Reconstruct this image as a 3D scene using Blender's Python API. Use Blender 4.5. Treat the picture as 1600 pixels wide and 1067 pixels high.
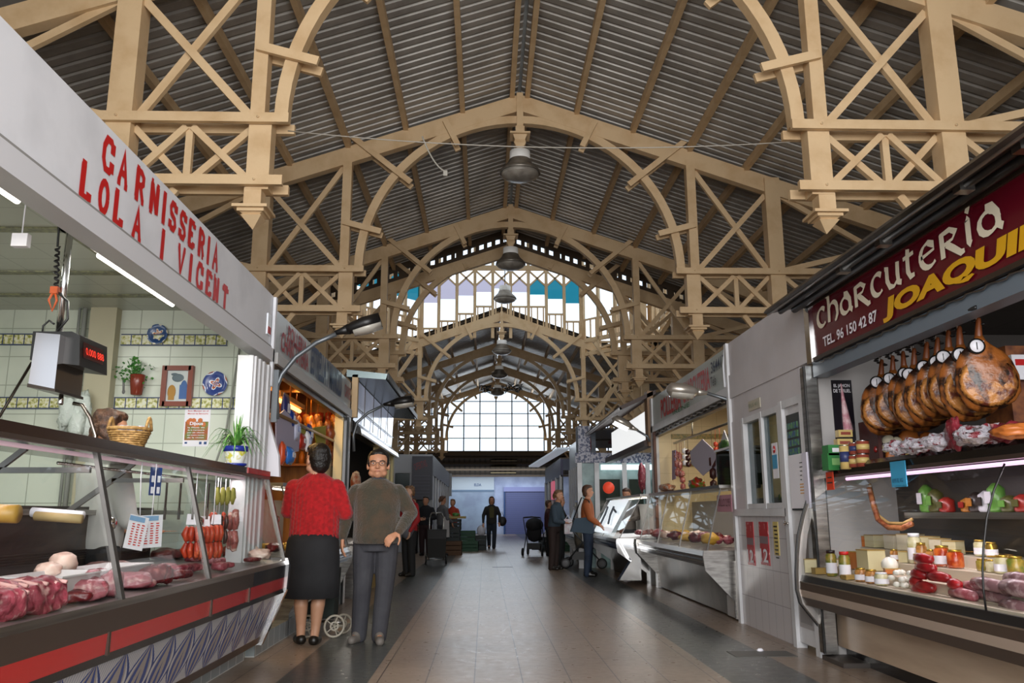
import bpy, math, random
from mathutils import Vector, Matrix, noise as mnoise
PI=math.pi
for o in list(bpy.data.objects): bpy.data.objects.remove(o)
SC=bpy.context.scene; COL=SC.collection
rnd=random.Random(7)
# ---------------------------------------------------------------- camera
EYE=Vector((0,0,1.13)); FPX=1301.8
_p,_y,_r=[math.radians(a) for a in (11.67,1.847,-0.165)]
FW=Vector((math.sin(_y)*math.cos(_p),math.cos(_y)*math.cos(_p),math.sin(_p)))
_R=Vector((math.cos(_y),-math.sin(_y),0)); _U=_R.cross(FW)
RT=_R*math.cos(_r)+_U*math.sin(_r); UP=-_R*math.sin(_r)+_U*math.cos(_r)
cd=bpy.data.cameras.new('camera'); cam=bpy.data.objects.new('camera',cd); COL.objects.link(cam)
cd.sensor_width=36; cd.lens=FPX/1600*36; cd.clip_end=300; cd.clip_start=0.05
cam.matrix_world=Matrix(((RT.x,UP.x,-FW.x,EYE.x),(RT.y,UP.y,-FW.y,EYE.y),(RT.z,UP.z,-FW.z,EYE.z),(0,0,0,1)))
SC.camera=cam
def at(px,py,x=None,y=None,z=None):
    d=FW+RT*((px-800)/FPX)+UP*((533.5-py)/FPX)
    for i,v in enumerate((x,y,z)):
        if v is not None:
            t=(v-EYE[i])/d[i]; return EYE+d*t
# ---------------------------------------------------------------- view, sky, daylight
vs=SC.view_settings; vs.view_transform='Standard'; vs.look='None'; vs.gamma=1; vs.use_curve_mapping=False; vs.exposure=0.0
w=bpy.data.worlds.new('sky'); SC.world=w; w.use_nodes=True
nt=w.node_tree; bg=nt.nodes['Background']
bg.inputs[0].default_value=(0.80,0.90,1.0,1); bg.inputs[1].default_value=SKY=1.9
def area(name,loc,target,sx,sy,power,col=(1,1,1),spread=180):
    l=bpy.data.lights.new(name,'AREA'); l.shape='RECTANGLE'; l.size=sx; l.size_y=sy; l.energy=power; l.color=col
    l.spread=math.radians(spread)
    o=bpy.data.objects.new(name,l); COL.objects.link(o); o.location=loc
    if name.startswith(('tube','case')): l.size,l.size_y=sx,sy; o.location=loc; o.rotation_euler=(0,0,0); return o
    o.rotation_euler=(Vector(target)-Vector(loc)).to_track_quat('-Z','Y').to_euler(); return o
area('entrance_daylight',(0.6,-3.2,3.3),(0.6,12,3.9),8,4.6,1000,(1.0,0.97,0.94))
area('end_window_daylight',(0.57,44.2,6.0),(0.57,20,2),5.5,3.0,130,(0.86,0.93,1.0))
area('yard_daylight',(0.6,45.6,3.0),(0.6,48,1),6,1.5,110,(0.78,0.88,1.0))
area('lantern_daylight',(0.57,25,10.7),(0.57,25,0),6,5,85,(0.88,0.94,1.0))
# ---------------------------------------------------------------- mesh builder
class B:
    def __init__(s): s.v=[]; s.f=[]; s.m=[]; s.sm=[]
    def add(s,vs_,fs,m=0,smooth=False):
        n=len(s.v); s.v+= [Vector(v) for v in vs_]
        for f in fs: s.f.append([n+i for i in f]); s.m.append(m); s.sm.append(smooth)
        return s
    def box(s,x0,x1,y0,y1,z0,z1,m=0):
        return s.add([(x0,y0,z0),(x1,y0,z0),(x1,y1,z0),(x0,y1,z0),(x0,y0,z1),(x1,y0,z1),(x1,y1,z1),(x0,y1,z1)],
          [(3,2,1,0),(4,5,6,7),(0,1,5,4),(1,2,6,5),(2,3,7,6),(3,0,4,7)],m)
    def bar(s,a,b,w,h,up=(0,0,1),m=0):      # box along a-b; w across, h along 'up'
        a=Vector(a); b=Vector(b); d=(b-a).normalized(); up=Vector(up)
        sd=d.cross(up)
        if sd.length<1e-4: sd=d.cross(Vector((1,0,0)))
        sd.normalize(); u=sd.cross(d)
        q=[]
        for c in (a,b):
            for i,j in ((-1,-1),(1,-1),(1,1),(-1,1)): q.append(c+sd*(i*w/2)+u*(j*h/2))
        return s.add(q,[(0,1,2,3),(7,6,5,4),(0,4,5,1),(1,5,6,2),(2,6,7,3),(3,7,4,0)],m)
    def rings(s,rs,cap=True,m=0,smooth=True,closed=False):
        n=len(rs[0]); vs_=[p for r in rs for p in r]; fs=[]
        k=len(rs)
        for i in range(k-1+(1 if closed else 0)):
            for j in range(n):
                a=i*n+j; b=i*n+(j+1)%n; c=((i+1)%k)*n+(j+1)%n; d=((i+1)%k)*n+j
                fs.append((a,b,c,d))
        if cap and not closed: fs.append(tuple(range(n))[::-1]); fs.append(tuple(range((k-1)*n,k*n)))
        return s.add(vs_,fs,m,smooth)
    def tube(s,pts,r,n=8,m=0,cap=True,closed=False):
        pts=[Vector(p) for p in pts]; k=len(pts); R=r if isinstance(r,(list,tuple)) else [r]*k
        rs=[]; pu=None
        for i,p in enumerate(pts):
            if closed: d=(pts[(i+1)%k]-pts[i-1])
            else: d=pts[min(i+1,k-1)]-pts[max(i-1,0)]
            d.normalize()
            if pu is None:
                pu=d.cross(Vector((0.31,0.17,0.94)))
                if pu.length<1e-3: pu=d.cross(Vector((1,0,0)))
            pu=(pu-d*pu.dot(d)).normalized(); w_=d.cross(pu)
            rs.append([p+pu*(R[i]*math.cos(2*PI*j/n))+w_*(R[i]*math.sin(2*PI*j/n)) for j in range(n)])
        return s.rings(rs,cap,m,True,closed)
    def cap(s,a,b,ra,rb=None,n=12,m=0):     # round-ended tapering limb
        a=Vector(a); b=Vector(b); rb=ra if rb is None else rb; d=(b-a)
        if d.length<1e-5: return s.ell(a,(ra,ra,ra),m=m)
        d.normalize(); pts=[];R=[]
        for t in (80,55,28): t=math.radians(t); pts.append(a-d*ra*math.sin(t)); R.append(ra*math.cos(t))
        pts.append(a);R.append(ra);pts.append(b);R.append(rb)
        for t in (28,55,80): t=math.radians(t); pts.append(b+d*rb*math.sin(t)); R.append(rb*math.cos(t))
        return s.tube(pts,R,n,m)
    def limb(s,pts,R,n=12,m=0):
        for i in range(len(pts)-1): s.cap(pts[i],pts[i+1],R[i],R[i+1],n,m)
        return s
    def ell(s,c,r,n=14,k=9,m=0,rot=None,amp=0,fq=3,seed=0):
        c=Vector(c); rs=[]
        for i in range(1,k):
            t=PI*i/k; ring=[]
            for j in range(n):
                a=2*PI*j/n; d=Vector((math.sin(t)*math.cos(a),math.sin(t)*math.sin(a),-math.cos(t)))
                q=1+(amp*mnoise.noise(d*fq+Vector((seed*3.1,seed*1.7,seed)) ) if amp else 0)
                p=Vector((d.x*r[0],d.y*r[1],d.z*r[2]))*q
                if rot is not None: p=rot@p
                ring.append(c+p)
            rs.append(ring)
        n0=len(s.v); s.rings(rs,False,m,True)
        for sg,base in ((-1,0),(1,(k-2)*n)):
            p=Vector((0,0,sg*r[2])); p=rot@p if rot is not None else p
            s.v.append(c+p); t=len(s.v)-1
            for j in range(n):
                f=[n0+base+j,n0+base+(j+1)%n,t]
                s.f.append(f if sg>0 else f[::-1]); s.m.append(m); s.sm.append(True)
        return s
    def lathe(s,prof,c=(0,0,0),n=20,m=0,smooth=True,cap=True,ax='z'):
        c=Vector(c); rs=[]
        for r,z in prof:
            ring=[]
            for j in range(n):
                a=2*PI*j/n; x,y=r*math.cos(a),r*math.sin(a)
                ring.append(c+(Vector((x,y,z)) if ax=='z' else Vector((x,z,y)) if ax=='y' else Vector((z,x,y))))
            rs.append(ring)
        return s.rings(rs,cap,m,smooth)
    def prism(s,prof,y0,y1,m=0,smooth=False,ax='y'):   # closed profile of (x,z), extruded in y
        n=len(prof)
        f=(lambda p,t:(p[0],t,p[1])) if ax=='y' else (lambda p,t:(t,p[0],p[1])) if ax=='x' else (lambda p,t:(p[0],p[1],t))
        vs_=[f(p,y0) for p in prof]+[f(p,y1) for p in prof]
        fs=[(i,(i+1)%n,n+(i+1)%n,n+i) for i in range(n)]
        s.add(vs_,fs,m,smooth)
        return s.add(vs_,[tuple(range(n))[::-1],tuple(range(n,2*n))],m)
    def build(s,name,mats,parent=None,loc=None,origin=None):
        me=bpy.data.meshes.new(name)
        if not isinstance(mats,(list,tuple)): mats=[mats]
        if parent is not None: off=wloc(parent)
        elif origin is not None: off=Vector(origin)
        else:
            xs=[v.x for v in s.v]; ys=[v.y for v in s.v]; zs=[v.z for v in s.v]
            off=Vector(((min(xs)+max(xs))/2,(min(ys)+max(ys))/2,min(zs)))
        me.from_pydata([v-off for v in s.v],[],s.f)
        for mt in mats: me.materials.append(mt)
        me.polygons.foreach_set('material_index',s.m); me.polygons.foreach_set('use_smooth',s.sm); me.update()
        o=bpy.data.objects.new(name,me); COL.objects.link(o)
        if parent is not None: o.parent=parent
        else: o.location=off
        return o
def wloc(o):
    v=Vector((0,0,0))
    while o is not None: v=v+Vector(o.location); o=o.parent
    return v
def fixnorm(o):
    import bmesh
    bm=bmesh.new(); bm.from_mesh(o.data); bmesh.ops.recalc_face_normals(bm,faces=bm.faces); bm.to_mesh(o.data); bm.free(); return o
def tag(o,label,cat=None,group=None,kind=None):
    if label: o['label']=label
    if cat: o['category']=cat
    if group: o['group']=group
    if kind: o['kind']=kind
    return o
def thing(name,label,cat,loc=(0,0,0),group=None,kind=None):
    o=bpy.data.objects.new(name,None); COL.objects.link(o); o.location=loc; o.empty_display_size=.1
    return tag(o,label,cat,group,kind)
def solo(b,name,mats,label,cat,group=None,kind=None): return tag(b.build(name,mats),label,cat,group,kind)
def dup(src,loc,rz=None,label=None,sc=None,rot=None):
    def cp(o,par):
        c=o.copy(); COL.objects.link(c); c.parent=par
        for ch in o.children: cp(ch,c)
        return c
    r=cp(src,None); r.location=loc
    if rz is not None: r.rotation_euler=(0,0,rz)
    if rot is not None: r.rotation_euler=rot
    if sc is not None: r.scale=(sc,sc,sc) if isinstance(sc,(int,float)) else sc
    if label: r['label']=label
    return r
# ---------------------------------------------------------------- materials
MC={}
def hexc(h):
    h=h.lstrip('#'); c=[int(h[i:i+2],16)/255 for i in (0,2,4)]
    return tuple((x/12.92 if x<=.04045 else ((x+.055)/1.055)**2.4) for x in c)+(1,)
class N:
    def __init__(s,mt): s.t=mt.node_tree; s.n=s.t.nodes; s.l=s.t.links
    def new(s,ty,**k):
        n=s.n.new(ty)
        for a,b in k.items(): setattr(n,a,b)
        return n
    def math(s,op,a,b=None,c=None):
        n=s.n.new('ShaderNodeMath'); n.operation=op
        for i,v in enumerate((a,b,c)):
            if v is None: continue
            if isinstance(v,(int,float)): n.inputs[i].default_value=v
            else: s.l.new(v,n.inputs[i])
        return n.outputs[0]
    def mix(s,f,a,b,ty='MIX'):
        n=s.n.new('ShaderNodeMix'); n.data_type='RGBA'; n.blend_type=ty
        for i,v in ((0,f),(6,a),(7,b)):
            if isinstance(v,(int,float,tuple)): n.inputs[i].default_value=v
            else: s.l.new(v,n.inputs[i])
        return n.outputs[2]
    def coord(s,world=True):
        if world: return s.new('ShaderNodeNewGeometry').outputs['Position']
        return s.new('ShaderNodeTexCoord').outputs['Object']
    def xyz(s,v):
        n=s.new('ShaderNodeSeparateXYZ'); s.l.new(v,n.inputs[0]); return n.outputs
    def comb(s,*a):
        n=s.new('ShaderNodeCombineXYZ')
        for i,v in enumerate(a):
            if isinstance(v,(int,float)): n.inputs[i].default_value=v
            else: s.l.new(v,n.inputs[i])
        return n.outputs[0]
    def noise(s,v,sc,det=3,rough=.55):
        n=s.new('ShaderNodeTexNoise'); s.l.new(v,n.inputs['Vector']); n.inputs['Scale'].default_value=sc; n.inputs['Detail'].default_value=det; n.inputs['Roughness'].default_value=rough
        return n.outputs[0]
    def ramp(s,f,stops,const=False):
        n=s.new('ShaderNodeValToRGB'); s.l.new(f,n.inputs[0]); e=n.color_ramp.elements
        if const: n.color_ramp.interpolation='CONSTANT'
        while len(e)<len(stops): e.new(.5)
        for i,(p,c) in enumerate(stops): e[i].position=p; e[i].color=c if isinstance(c,tuple) else hexc(c)
        return n.outputs[0]
def mat(name,col,rough=.5,metal=0,noise=None,bump=None,tile=None,emit=0,spec=None,sheen=0,trans=0,sss=0,stretch=None,local=True,coat=0):
    """noise=(scale,hex2,lo,hi); bump=(scale,strength); tile=(u,v,w,h,grout_hex,gap)"""
    if name in MC: return MC[name]
    mt=bpy.data.materials.new(name); mt.use_nodes=True; MC[name]=mt
    g=N(mt); bs=g.n['Principled BSDF']
    c=hexc(col) if isinstance(col,str) else col
    bs.inputs['Base Color'].default_value=c; bs.inputs['Roughness'].default_value=rough; bs.inputs['Metallic'].default_value=metal
    if spec is not None: bs.inputs['Specular IOR Level'].default_value=spec
    if sheen: bs.inputs['Sheen Weight'].default_value=sheen
    if coat: bs.inputs['Coat Weight'].default_value=coat; bs.inputs['Coat Roughness'].default_value=.15
    if sss: bs.inputs['Subsurface Weight'].default_value=sss; bs.inputs['Subsurface Radius'].default_value=(.02,.008,.004)
    cur=None; vec=None
    def V():
        nonlocal vec
        if vec is None:
            vec=g.coord(not local)
            if stretch:
                m=g.new('ShaderNodeMapping'); m.inputs['Scale'].default_value=stretch; g.l.new(vec,m.inputs[0]); vec=m.outputs[0]
        return vec
    if noise:
        sc,c2,lo,hi=noise; f=g.noise(V(),sc,4)
        mr=g.new('ShaderNodeMapRange'); g.l.new(f,mr.inputs[0]); mr.inputs[1].default_value=lo; mr.inputs[2].default_value=hi
        cur=g.mix(mr.outputs[0],c,hexc(c2))
    if tile:
        u,v,tw,th,gh,gap=tile; x=g.xyz(g.coord(True)); ax={'x':x[0],'y':x[1],'z':x[2]}
        fu=g.math('PINGPONG',ax[u],tw/2); fv=g.math('PINGPONG',ax[v],th/2)
        k=g.math('MINIMUM',fu,fv); k=g.math('LESS_THAN',k,gap)
        cur=g.mix(k,cur if cur is not None else c,hexc(gh))
    if cur is not None: g.l.new(cur,bs.inputs['Base Color'])
    if bump:
        bn=g.new('ShaderNodeBump'); bn.inputs['Strength'].default_value=bump[1]; bn.inputs['Distance'].default_value=.02
        g.l.new(g.noise(V(),bump[0],3),bn.inputs['Height']); g.l.new(bn.outputs[0],bs.inputs['Normal'])
    if emit:
        bs.inputs['Emission Color'].default_value=c; bs.inputs['Emission Strength'].default_value=emit
        if cur is not None: g.l.new(cur,bs.inputs['Emission Color'])
    if trans:
        bs.inputs['Transmission Weight'].default_value=trans
    return mt
def glass(name,tint='#ffffff',refl=.12,rough=.02,fres=1.2):
    if name in MC: return MC[name]
    mt=bpy.data.materials.new(name); mt.use_nodes=True; MC[name]=mt; g=N(mt)
    g.n.remove(g.n['Principled BSDF']); out=g.n['Material Output']
    t=g.new('ShaderNodeBsdfTransparent'); t.inputs[0].default_value=hexc(tint)
    gl=g.new('ShaderNodeBsdfGlossy'); gl.inputs['Roughness'].default_value=rough
    ge=g.new('ShaderNodeNewGeometry'); dt=g.new('ShaderNodeVectorMath'); dt.operation='DOT_PRODUCT'; g.l.new(ge.outputs['Normal'],dt.inputs[0]); g.l.new(ge.outputs['Incoming'],dt.inputs[1])
    c_=g.math('SUBTRACT',1.0,g.math('ABSOLUTE',dt.outputs['Value'])); f=g.math('ADD',g.math('MULTIPLY',g.math('POWER',c_,4.5),.55),refl*.3); mx=g.new('ShaderNodeMixShader')
    g.l.new(f,mx.inputs[0]); g.l.new(t.outputs[0],mx.inputs[1]); g.l.new(gl.outputs[0],mx.inputs[2]); g.l.new(mx.outputs[0],out.inputs[0])
    return mt
# ---- palette
BEIGE=mat('beige_paint','#d6b88f',.62,noise=(3,'#c5a378',.45,.75),bump=(14,.12))
WHITE=mat('white_paint','#dcdde2',.5,noise=(2.2,'#c6c7cc',.45,.8))
ALU=mat('white_aluminium','#d4d4d6',.35,noise=(3,'#bdbdbf',.4,.8))
STEEL=mat('brushed_steel','#b9b6b2',.28,1,noise=(6,'#85827e',.35,.75),stretch=(1,.15,6))
CHROME=mat('chrome','#dcdcdc',.12,1)
DKMET=mat('dark_brown_metal','#3c332c',.3,.5)
BLACK=mat('black_plastic','#151414',.4)
RED=mat('red_paint','#c01a1c',.35)
BLUE=mat('blue_paint','#1f4378',.5)
PAPER=mat('white_paper','#e6e4ea',.8)
TUBE=mat('tube_light','#fff6e6',.5,emit=9)
TUBEP=mat('pink_tube_light','#f3c4ea',.5,emit=1.6)
GLASS=glass('counter_glass','#f4f8f6',.12)
WGLASS=glass('window_glass','#c9d2d4',.16)
# ---------------------------------------------------------------- lettering
def font_mesh(txt,bold=0,shear=0,ex=.004):
    cu=bpy.data.curves.new('lettering','FONT'); cu.body=txt; cu.size=1; cu.offset=bold; cu.shear=shear; cu.extrude=0; cu.resolution_u=4
    o=bpy.data.objects.new('tmp',cu); COL.objects.link(o)
    me=bpy.data.meshes.new_from_object(o.evaluated_get(bpy.context.evaluated_depsgraph_get()))
    bpy.data.objects.remove(o); bpy.data.curves.remove(cu); return me
def frame_put(verts,origin,u,v,out,ex=.004):
    return [Vector(origin)+u*a+v*b+out*c for a,b,c in verts]
def letters(name,txt,m,parent,o,e,h,face,bold=0,shear=0,up=None,label=None,ex=.005,w=None):
    """text from point o (lower left) to e (lower right), cap height h, facing 'face'"""
    o=Vector(o); e=Vector(e); u=(e-o); W=u.length if w is None else w; u.normalize(); f=Vector(face); v=f.cross(u).normalized() if up is None else Vector(up)
    me=font_mesh(txt,bold,shear)
    xs=[p.co.x for p in me.vertices]; x0,x1=min(xs),max(xs)
    sx=W/(x1-x0); sy=h/.7
    b=B()
    pts=[o+u*((p.co.x-x0)*sx)+v*(p.co.y*sy)+f*ex for p in me.vertices]
    b.add(pts,[tuple(p.vertices) for p in me.polygons],0)
    bpy.data.meshes.remove(me)
    ob=b.build(name,m,parent)
    if label: ob['label']=label
    return ob
def stroke(b,pts,t,tr,nib=None,m=0):
    """flat ribbon along 2D pts; tr maps (x,y)->3D. nib=(w,thin,angle) calligraphic"""
    stroke.k=(stroke.k+1)%40; P_=[Vector((p[0],p[1])) for p in pts]; L=[];R=[]
    for i,p in enumerate(P_):
        d=P_[min(i+1,len(P_)-1)]-P_[max(i-1,0)]
        if d.length<1e-6: d=Vector((1,0))
        d.normalize(); n=Vector((-d.y,d.x)); 
        if nib: ww=nib[1]+(nib[0]-nib[1])*abs(math.sin(math.atan2(d.y,d.x)-nib[2]))
        else:
            ww=t
            if 0<i<len(P_)-1:
                a=(P_[i]-P_[i-1]).normalized(); c=max(.5,a.dot(d)); ww=t/c
        L.append(p+n*ww/2); R.append(p-n*ww/2)
    k=len(P_); vs_=[Vector(tr(q.x,q.y)) for q in L]+[Vector(tr(q.x,q.y)) for q in R]
    for v in vs_: v.x+=(-1 if v.x>0 else 1)*stroke.k*.00012
    b.add(vs_,[(i,k+i,k+i+1,i+1) for i in range(k-1)],m)
stroke.k=0
def arc(cx,cy,rx,ry,a0,a1,n=12): return [(cx+rx*math.cos(math.radians(a0+(a1-a0)*i/n)),cy+ry*math.sin(math.radians(a0+(a1-a0)*i/n))) for i in range(n+1)]
# ================================================================ THE HALL
XC=.565; PH=2.866; CH=4.227; ZB1=5.05; ZB2=4.39; D=5.221; Y1=7.9
def zr(x): return 8.13-.345*abs(x)
# floor
def floor_mat():
    mt=mat('floor_tiles','#8d7a6b',.3); g=N(mt); bs=g.n['Principled BSDF']
    P=g.coord(True); x,y,z=g.xyz(P)
    f=g.noise(P,1.1,4); f2=g.noise(P,14,4)
    base=g.ramp(f,[(.3,'#877668'),(.5,'#968473'),(.7,'#a08e7d')])
    base=g.mix(g.math('MULTIPLY',f2,.35),base,hexc('#6b5648'))
    # per tile tint
    wn=g.new('ShaderNodeTexWhiteNoise'); wn.noise_dimensions='2D'
    tx=g.math('FLOOR',g.math('DIVIDE',g.math('ADD',x,.07),.333)); ty=g.math('FLOOR',g.math('DIVIDE',y,.333))
    g.l.new(g.comb(tx,ty,0),wn.inputs[0]); base=g.mix(g.math('MULTIPLY',wn.outputs[0],.22),base,hexc('#75604f'))
    dk=g.ramp(f,[(.3,'#45484a'),(.7,'#54554f')])
    dk=g.mix(g.math('MULTIPLY',wn.outputs[0],.3),dk,hexc('#3b3f3f'))
    a=g.math('MULTIPLY',g.math('GREATER_THAN',x,-1.43),g.math('LESS_THAN',x,-.80))
    c=g.math('MULTIPLY',g.math('GREATER_THAN',x,1.68),g.math('LESS_THAN',x,2.28))
    fl=g.math('MULTIPLY',g.math('FLOORED_MODULO',g.math('DIVIDE',y,4.6),1.0),1.0)
    s=g.math('ADD',a,c)
    col=g.mix(s,base,dk)
    fu=g.math('PINGPONG',g.math('ADD',x,.07),.1665); fv=g.math('PINGPONG',y,.1665)
    gu=g.math('LESS_THAN',fu,.004); gv=g.math('MULTIPLY',g.math('LESS_THAN',fv,.003),.55)
    k=g.math('MAXIMUM',gu,gv); col=g.mix(k,col,hexc('#4d4239')); g.l.new(col,bs.inputs['Base Color'])
    r=g.math('ADD',g.math('MULTIPLY',f2,.22),.2); g.l.new(r,bs.inputs['Roughness'])
    return mt
tag(B().box(-12,13,-8,56,-.15,0).build('floor',floor_mat()),None,kind='structure')
WALLM=mat('dull_plaster','#8c8375',.85,noise=(1.5,'#6f675b',.4,.7))
tag(B().box(XC-10.6,XC-10.4,-4,50,0,4.8).build('wall_left',WALLM),None,kind='structure')
tag(B().box(XC+10.4,XC+10.6,-4,50,0,4.8).build('wall_right',WALLM),None,kind='structure')
# corrugated roof
def roofmat():
    mt=mat('corrugated_sheet','#8f8c86',.45,.2); g=N(mt); bs=g.n['Principled BSDF']
    P=g.coord(True); x,y,z=g.xyz(P)
    f=g.noise(P,1.3,5,.6); c=g.ramp(f,[(.3,'#8b867f'),(.55,'#aaa59e'),(.75,'#bab5ad')])
    f3=g.noise(g.comb(g.math('MULTIPLY',x,3.0),g.math('MULTIPLY',y,9.0),z),1.6,6,.75)
    m=g.math('GREATER_THAN',f3,.69); c=g.mix(m,c,hexc('#3a342d')); g.l.new(c,bs.inputs['Base Color'])
    return mt
ROOF=roofmat()
def sheet(name,y0,y1,xa,xb,zoff=.1,pitch=.19):
    pr=[]; y=y0
    while y<y1:
        pr+=[(y,0),(y+.118,0),(y+.131,.036),(y+.177,.036)]; y+=pitch
    for s in (-1,1):
        b=B(); a=[(XC+s*xa,yy,zr(xa)+zoff+dz) for yy,dz in pr]; c=[(XC+s*xb,yy,zr(xb)+zoff+dz) for yy,dz in pr]
        n=len(pr); b.add(a+c,[(i,i+1,n+i+1,n+i) for i in range(n-1)],0)
        a2=[(v[0],v[1],v[2]+.1) for v in (a[0],a[-1],c[-1],c[0])]; b.add(a2,[(0,1,2,3)])
        tag(b.build(name,ROOF),None,kind='structure')
sheet('ceiling',-3,20.5,.03,10.8); sheet('ceiling',28.8,46.2,.03,10.8); sheet('ceiling',20.5,28.8,4.9,10.8)
tag(B().prism([(XC-.3,zr(.3)+.3),(XC,8.47),(XC+.3,zr(.3)+.3),(XC+.3,zr(.3)+.34),(XC,8.5),(XC-.3,zr(.3)+.34)],-3,20.5).build('trim_1',ROOF),None,kind='structure')
# purlins
for ya,yb,where in ((-3,20.4,'over the near hall'),(28.9,46,'over the far hall')):
    for s in (-1,1):
        sd='left' if s<0 else 'right'
        for i,px in enumerate((.13,.97,1.92,2.87,3.82,4.8,5.8,6.8,8.0,9.3)):
            nm='closest to the ridge' if i==0 else 'number %d out from the ridge'%(i+1)
            b=B().box(XC+s*px-.04,XC+s*px+.04,ya,yb,zr(px)-.03,zr(px)+.1)
            solo(b,'purlin',BEIGE,'long brown roof purlin %s, %s side, %s'%(where,sd,nm),'roof beam','purlins under the corrugated roof')
# ---- one truss, copied
def make_truss(label,rafter_drop=0):
    t=thing('roof_truss',label,'roof truss',(0,0,0),'timber roof trusses with round arches')
    T=BEIGE; P=lambda x,z,y=0:(x,y,z); dz=-rafter_drop
    for s in (-1,1):
        b=B(); zt=zr(0)+dz
        b.prism([(s*.05,zr(.05)+dz),(s*9.9,zr(9.9)+dz),(s*9.9,zr(9.9)-.3+dz),(s*.05,zr(.05)-.3+dz)],-.075,.075); b.build('rafter',T,t)
        c=B().box(*sorted((s*(CH-.125),s*(CH+.125))),-.11,.11,0,zr(CH)-.02+dz); c.build('column',T,t)
        pb=B().box(*sorted((s*(PH-.07),s*(PH+.075))),-.08,.08,ZB1-.05,zr(PH)+dz-.02)
        pb.box(*sorted((s*(PH-.15),s*(PH+.075))),-.09,.09,ZB2-.12,ZB1); pb.build('inner_post',T,t)
        for zt_ in (ZB1,ZB2):
            for q,yy in enumerate((-.135,.135)):
                b=B().box(*sorted((s*(PH-.33 if zt_==ZB1 else PH-.30),s*9.8)),yy-.03,yy+.03,zt_-.1,zt_)
                for bx in (PH-.03,CH): b.lathe([(.012,-.045 if yy<0 else .03),(.012,-.03 if yy<0 else .045)],(s*bx,yy,zt_-.05),8,ax='y')
                b.build('tie_beam',T,t)
        def br(x0,z0,x1,z1,w=.075,y=0,n='brace',th=.06): B().bar(P(s*x0,z0,y),P(s*x1,z1,y),th,w,(0,0,1) if abs(z1-z0)<abs(x1-x0)*.2 else (s*1,0,.001)).build(n,T,t)
        br(PH+.07,ZB1,CH-.12,zr(CH)-.32+dz,.085,-.03); br(CH-.12,ZB1,PH+.05,zr(PH)-.3+dz,.085,.03)
        mid=(PH+CH)/2
        br(PH+.07,ZB2,mid-.03,ZB1-.1,.07,-.02); br(PH+.07,ZB1-.1,mid-.03,ZB2,.07,.02); br(mid,ZB2,mid,ZB1-.1,.07)
        br(CH-.12,ZB2,mid+.03,ZB1-.1,.07,-.02); br(CH-.12,ZB1-.1,mid+.03,ZB2,.07,.02)
        br(mid+.1,ZB2-.1,CH-.1,3.62,.08)
        br(CH+.12,ZB1,CH+2.3,zr(CH+2.3)-.3+dz,.085); br(CH+.12,zr(CH)-.3+dz,CH+2.3,ZB1,.085)
        br(CH+.12,ZB1-.1,CH+.75,ZB2,.07); br(CH+.12,ZB2,CH+.75,ZB1-.1,.07); br(CH+.75,ZB2,CH+1.4,ZB1-.1,.07); br(CH+.75,ZB1-.1,CH+1.4,ZB2,.07)
        # radial ties across the arch, boards front and back
        for ang,r0,r1 in ((26,2.38,2.98 if not dz else 2.7),(51,2.33,3.35),(75,2.36,3.0)):
            a=math.radians(ang); u=(math.sin(a)*s,math.cos(a))
            if ang==51: r1=(PH-.02)/math.sin(a); r1=min(r1,3.62)
            if ang==26: r1=2.88+dz
            for yy in (-.11,.11): B().bar((u[0]*r0,yy,5.03+u[1]*r0),(u[0]*r1,yy,5.03+u[1]*r1),.05,.095,(u[1],0,-u[0])).build('tie_board',T,t)
        # carved pendant
        x=s*(PH-.0)
        b=B().box(x-.085,x+.085,-.085,.085,ZB2-.30,ZB2-.1); b.box(x-.17,x+.17,-.17,.17,ZB2-.33,ZB2-.30)
        b.box(x-.13,x+.13,-.13,.13,ZB2-.36,ZB2-.33)
        sq=lambda r,z:[(x-r,-r,z),(x+r,-r,z),(x+r,r,z),(x-r,r,z)]
        b.rings([sq(.002,3.88),sq(.10,4.0),sq(.085,4.015),sq(.11,4.03)],True,0,False); b.build('carved_pendant',T,t)
    # arch
    rs=[]
    for i in range(41):
        a=PI*i/40; 
        rs.append([(math.cos(a)*r,y,5.03+math.sin(a)*r*(1 if not dz else .93)) for r,y in ((2.57,-.07),(2.57,.07),(2.705,.07),(2.705,-.07))])
    B().rings(rs,True,0,False).build('arch',T,t)
    b=B().box(-.055,.055,-.12,.12,7.42,8.14+dz).box(-.075,.075,-.14,.14,7.4,7.52); b.build('king_post',T,t)
    sq=lambda r,z:[(-r,-r,z),(r,-r,z),(r,r,z),(-r,r,z)]
    b=B().box(-.17,.17,-.17,.17,7.38,7.41); b.rings([sq(.03,7.13),sq(.1,7.24),sq(.085,7.3),sq(.12,7.38)],True,0,False); b.build('king_pendant',T,t)
    return t
ty=[7.9,13.121,18.342,None,28.784,34.005,39.226,44.447]
tl=['nearest timber roof truss, pale beige, cut off by the top of the picture','second timber roof truss, the nearest whose apex and big bell lamp show','third timber roof truss, its lamp hanging in front of the lantern windows',None,
 'timber roof truss under the balusters of the window gable','dark timber truss, first one beyond the window gable','dark timber truss, second one beyond the window gable','farthest timber truss, framing the big end window']
TR=make_truss(tl[0]); TR.location=(XC,Y1,0)
for k in (1,2,4,5,6,7): dup(TR,(XC,ty[k],0),label=tl[k])
T2=make_truss('low dark truss at the near edge of the crossing under a pierced frieze',.32); T2.location=(XC,20.25,0)
# truss behind the camera
dup(TR,(XC,Y1-D,0),label='timber roof truss overhead, nearest to the viewer and out of sight')
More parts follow.
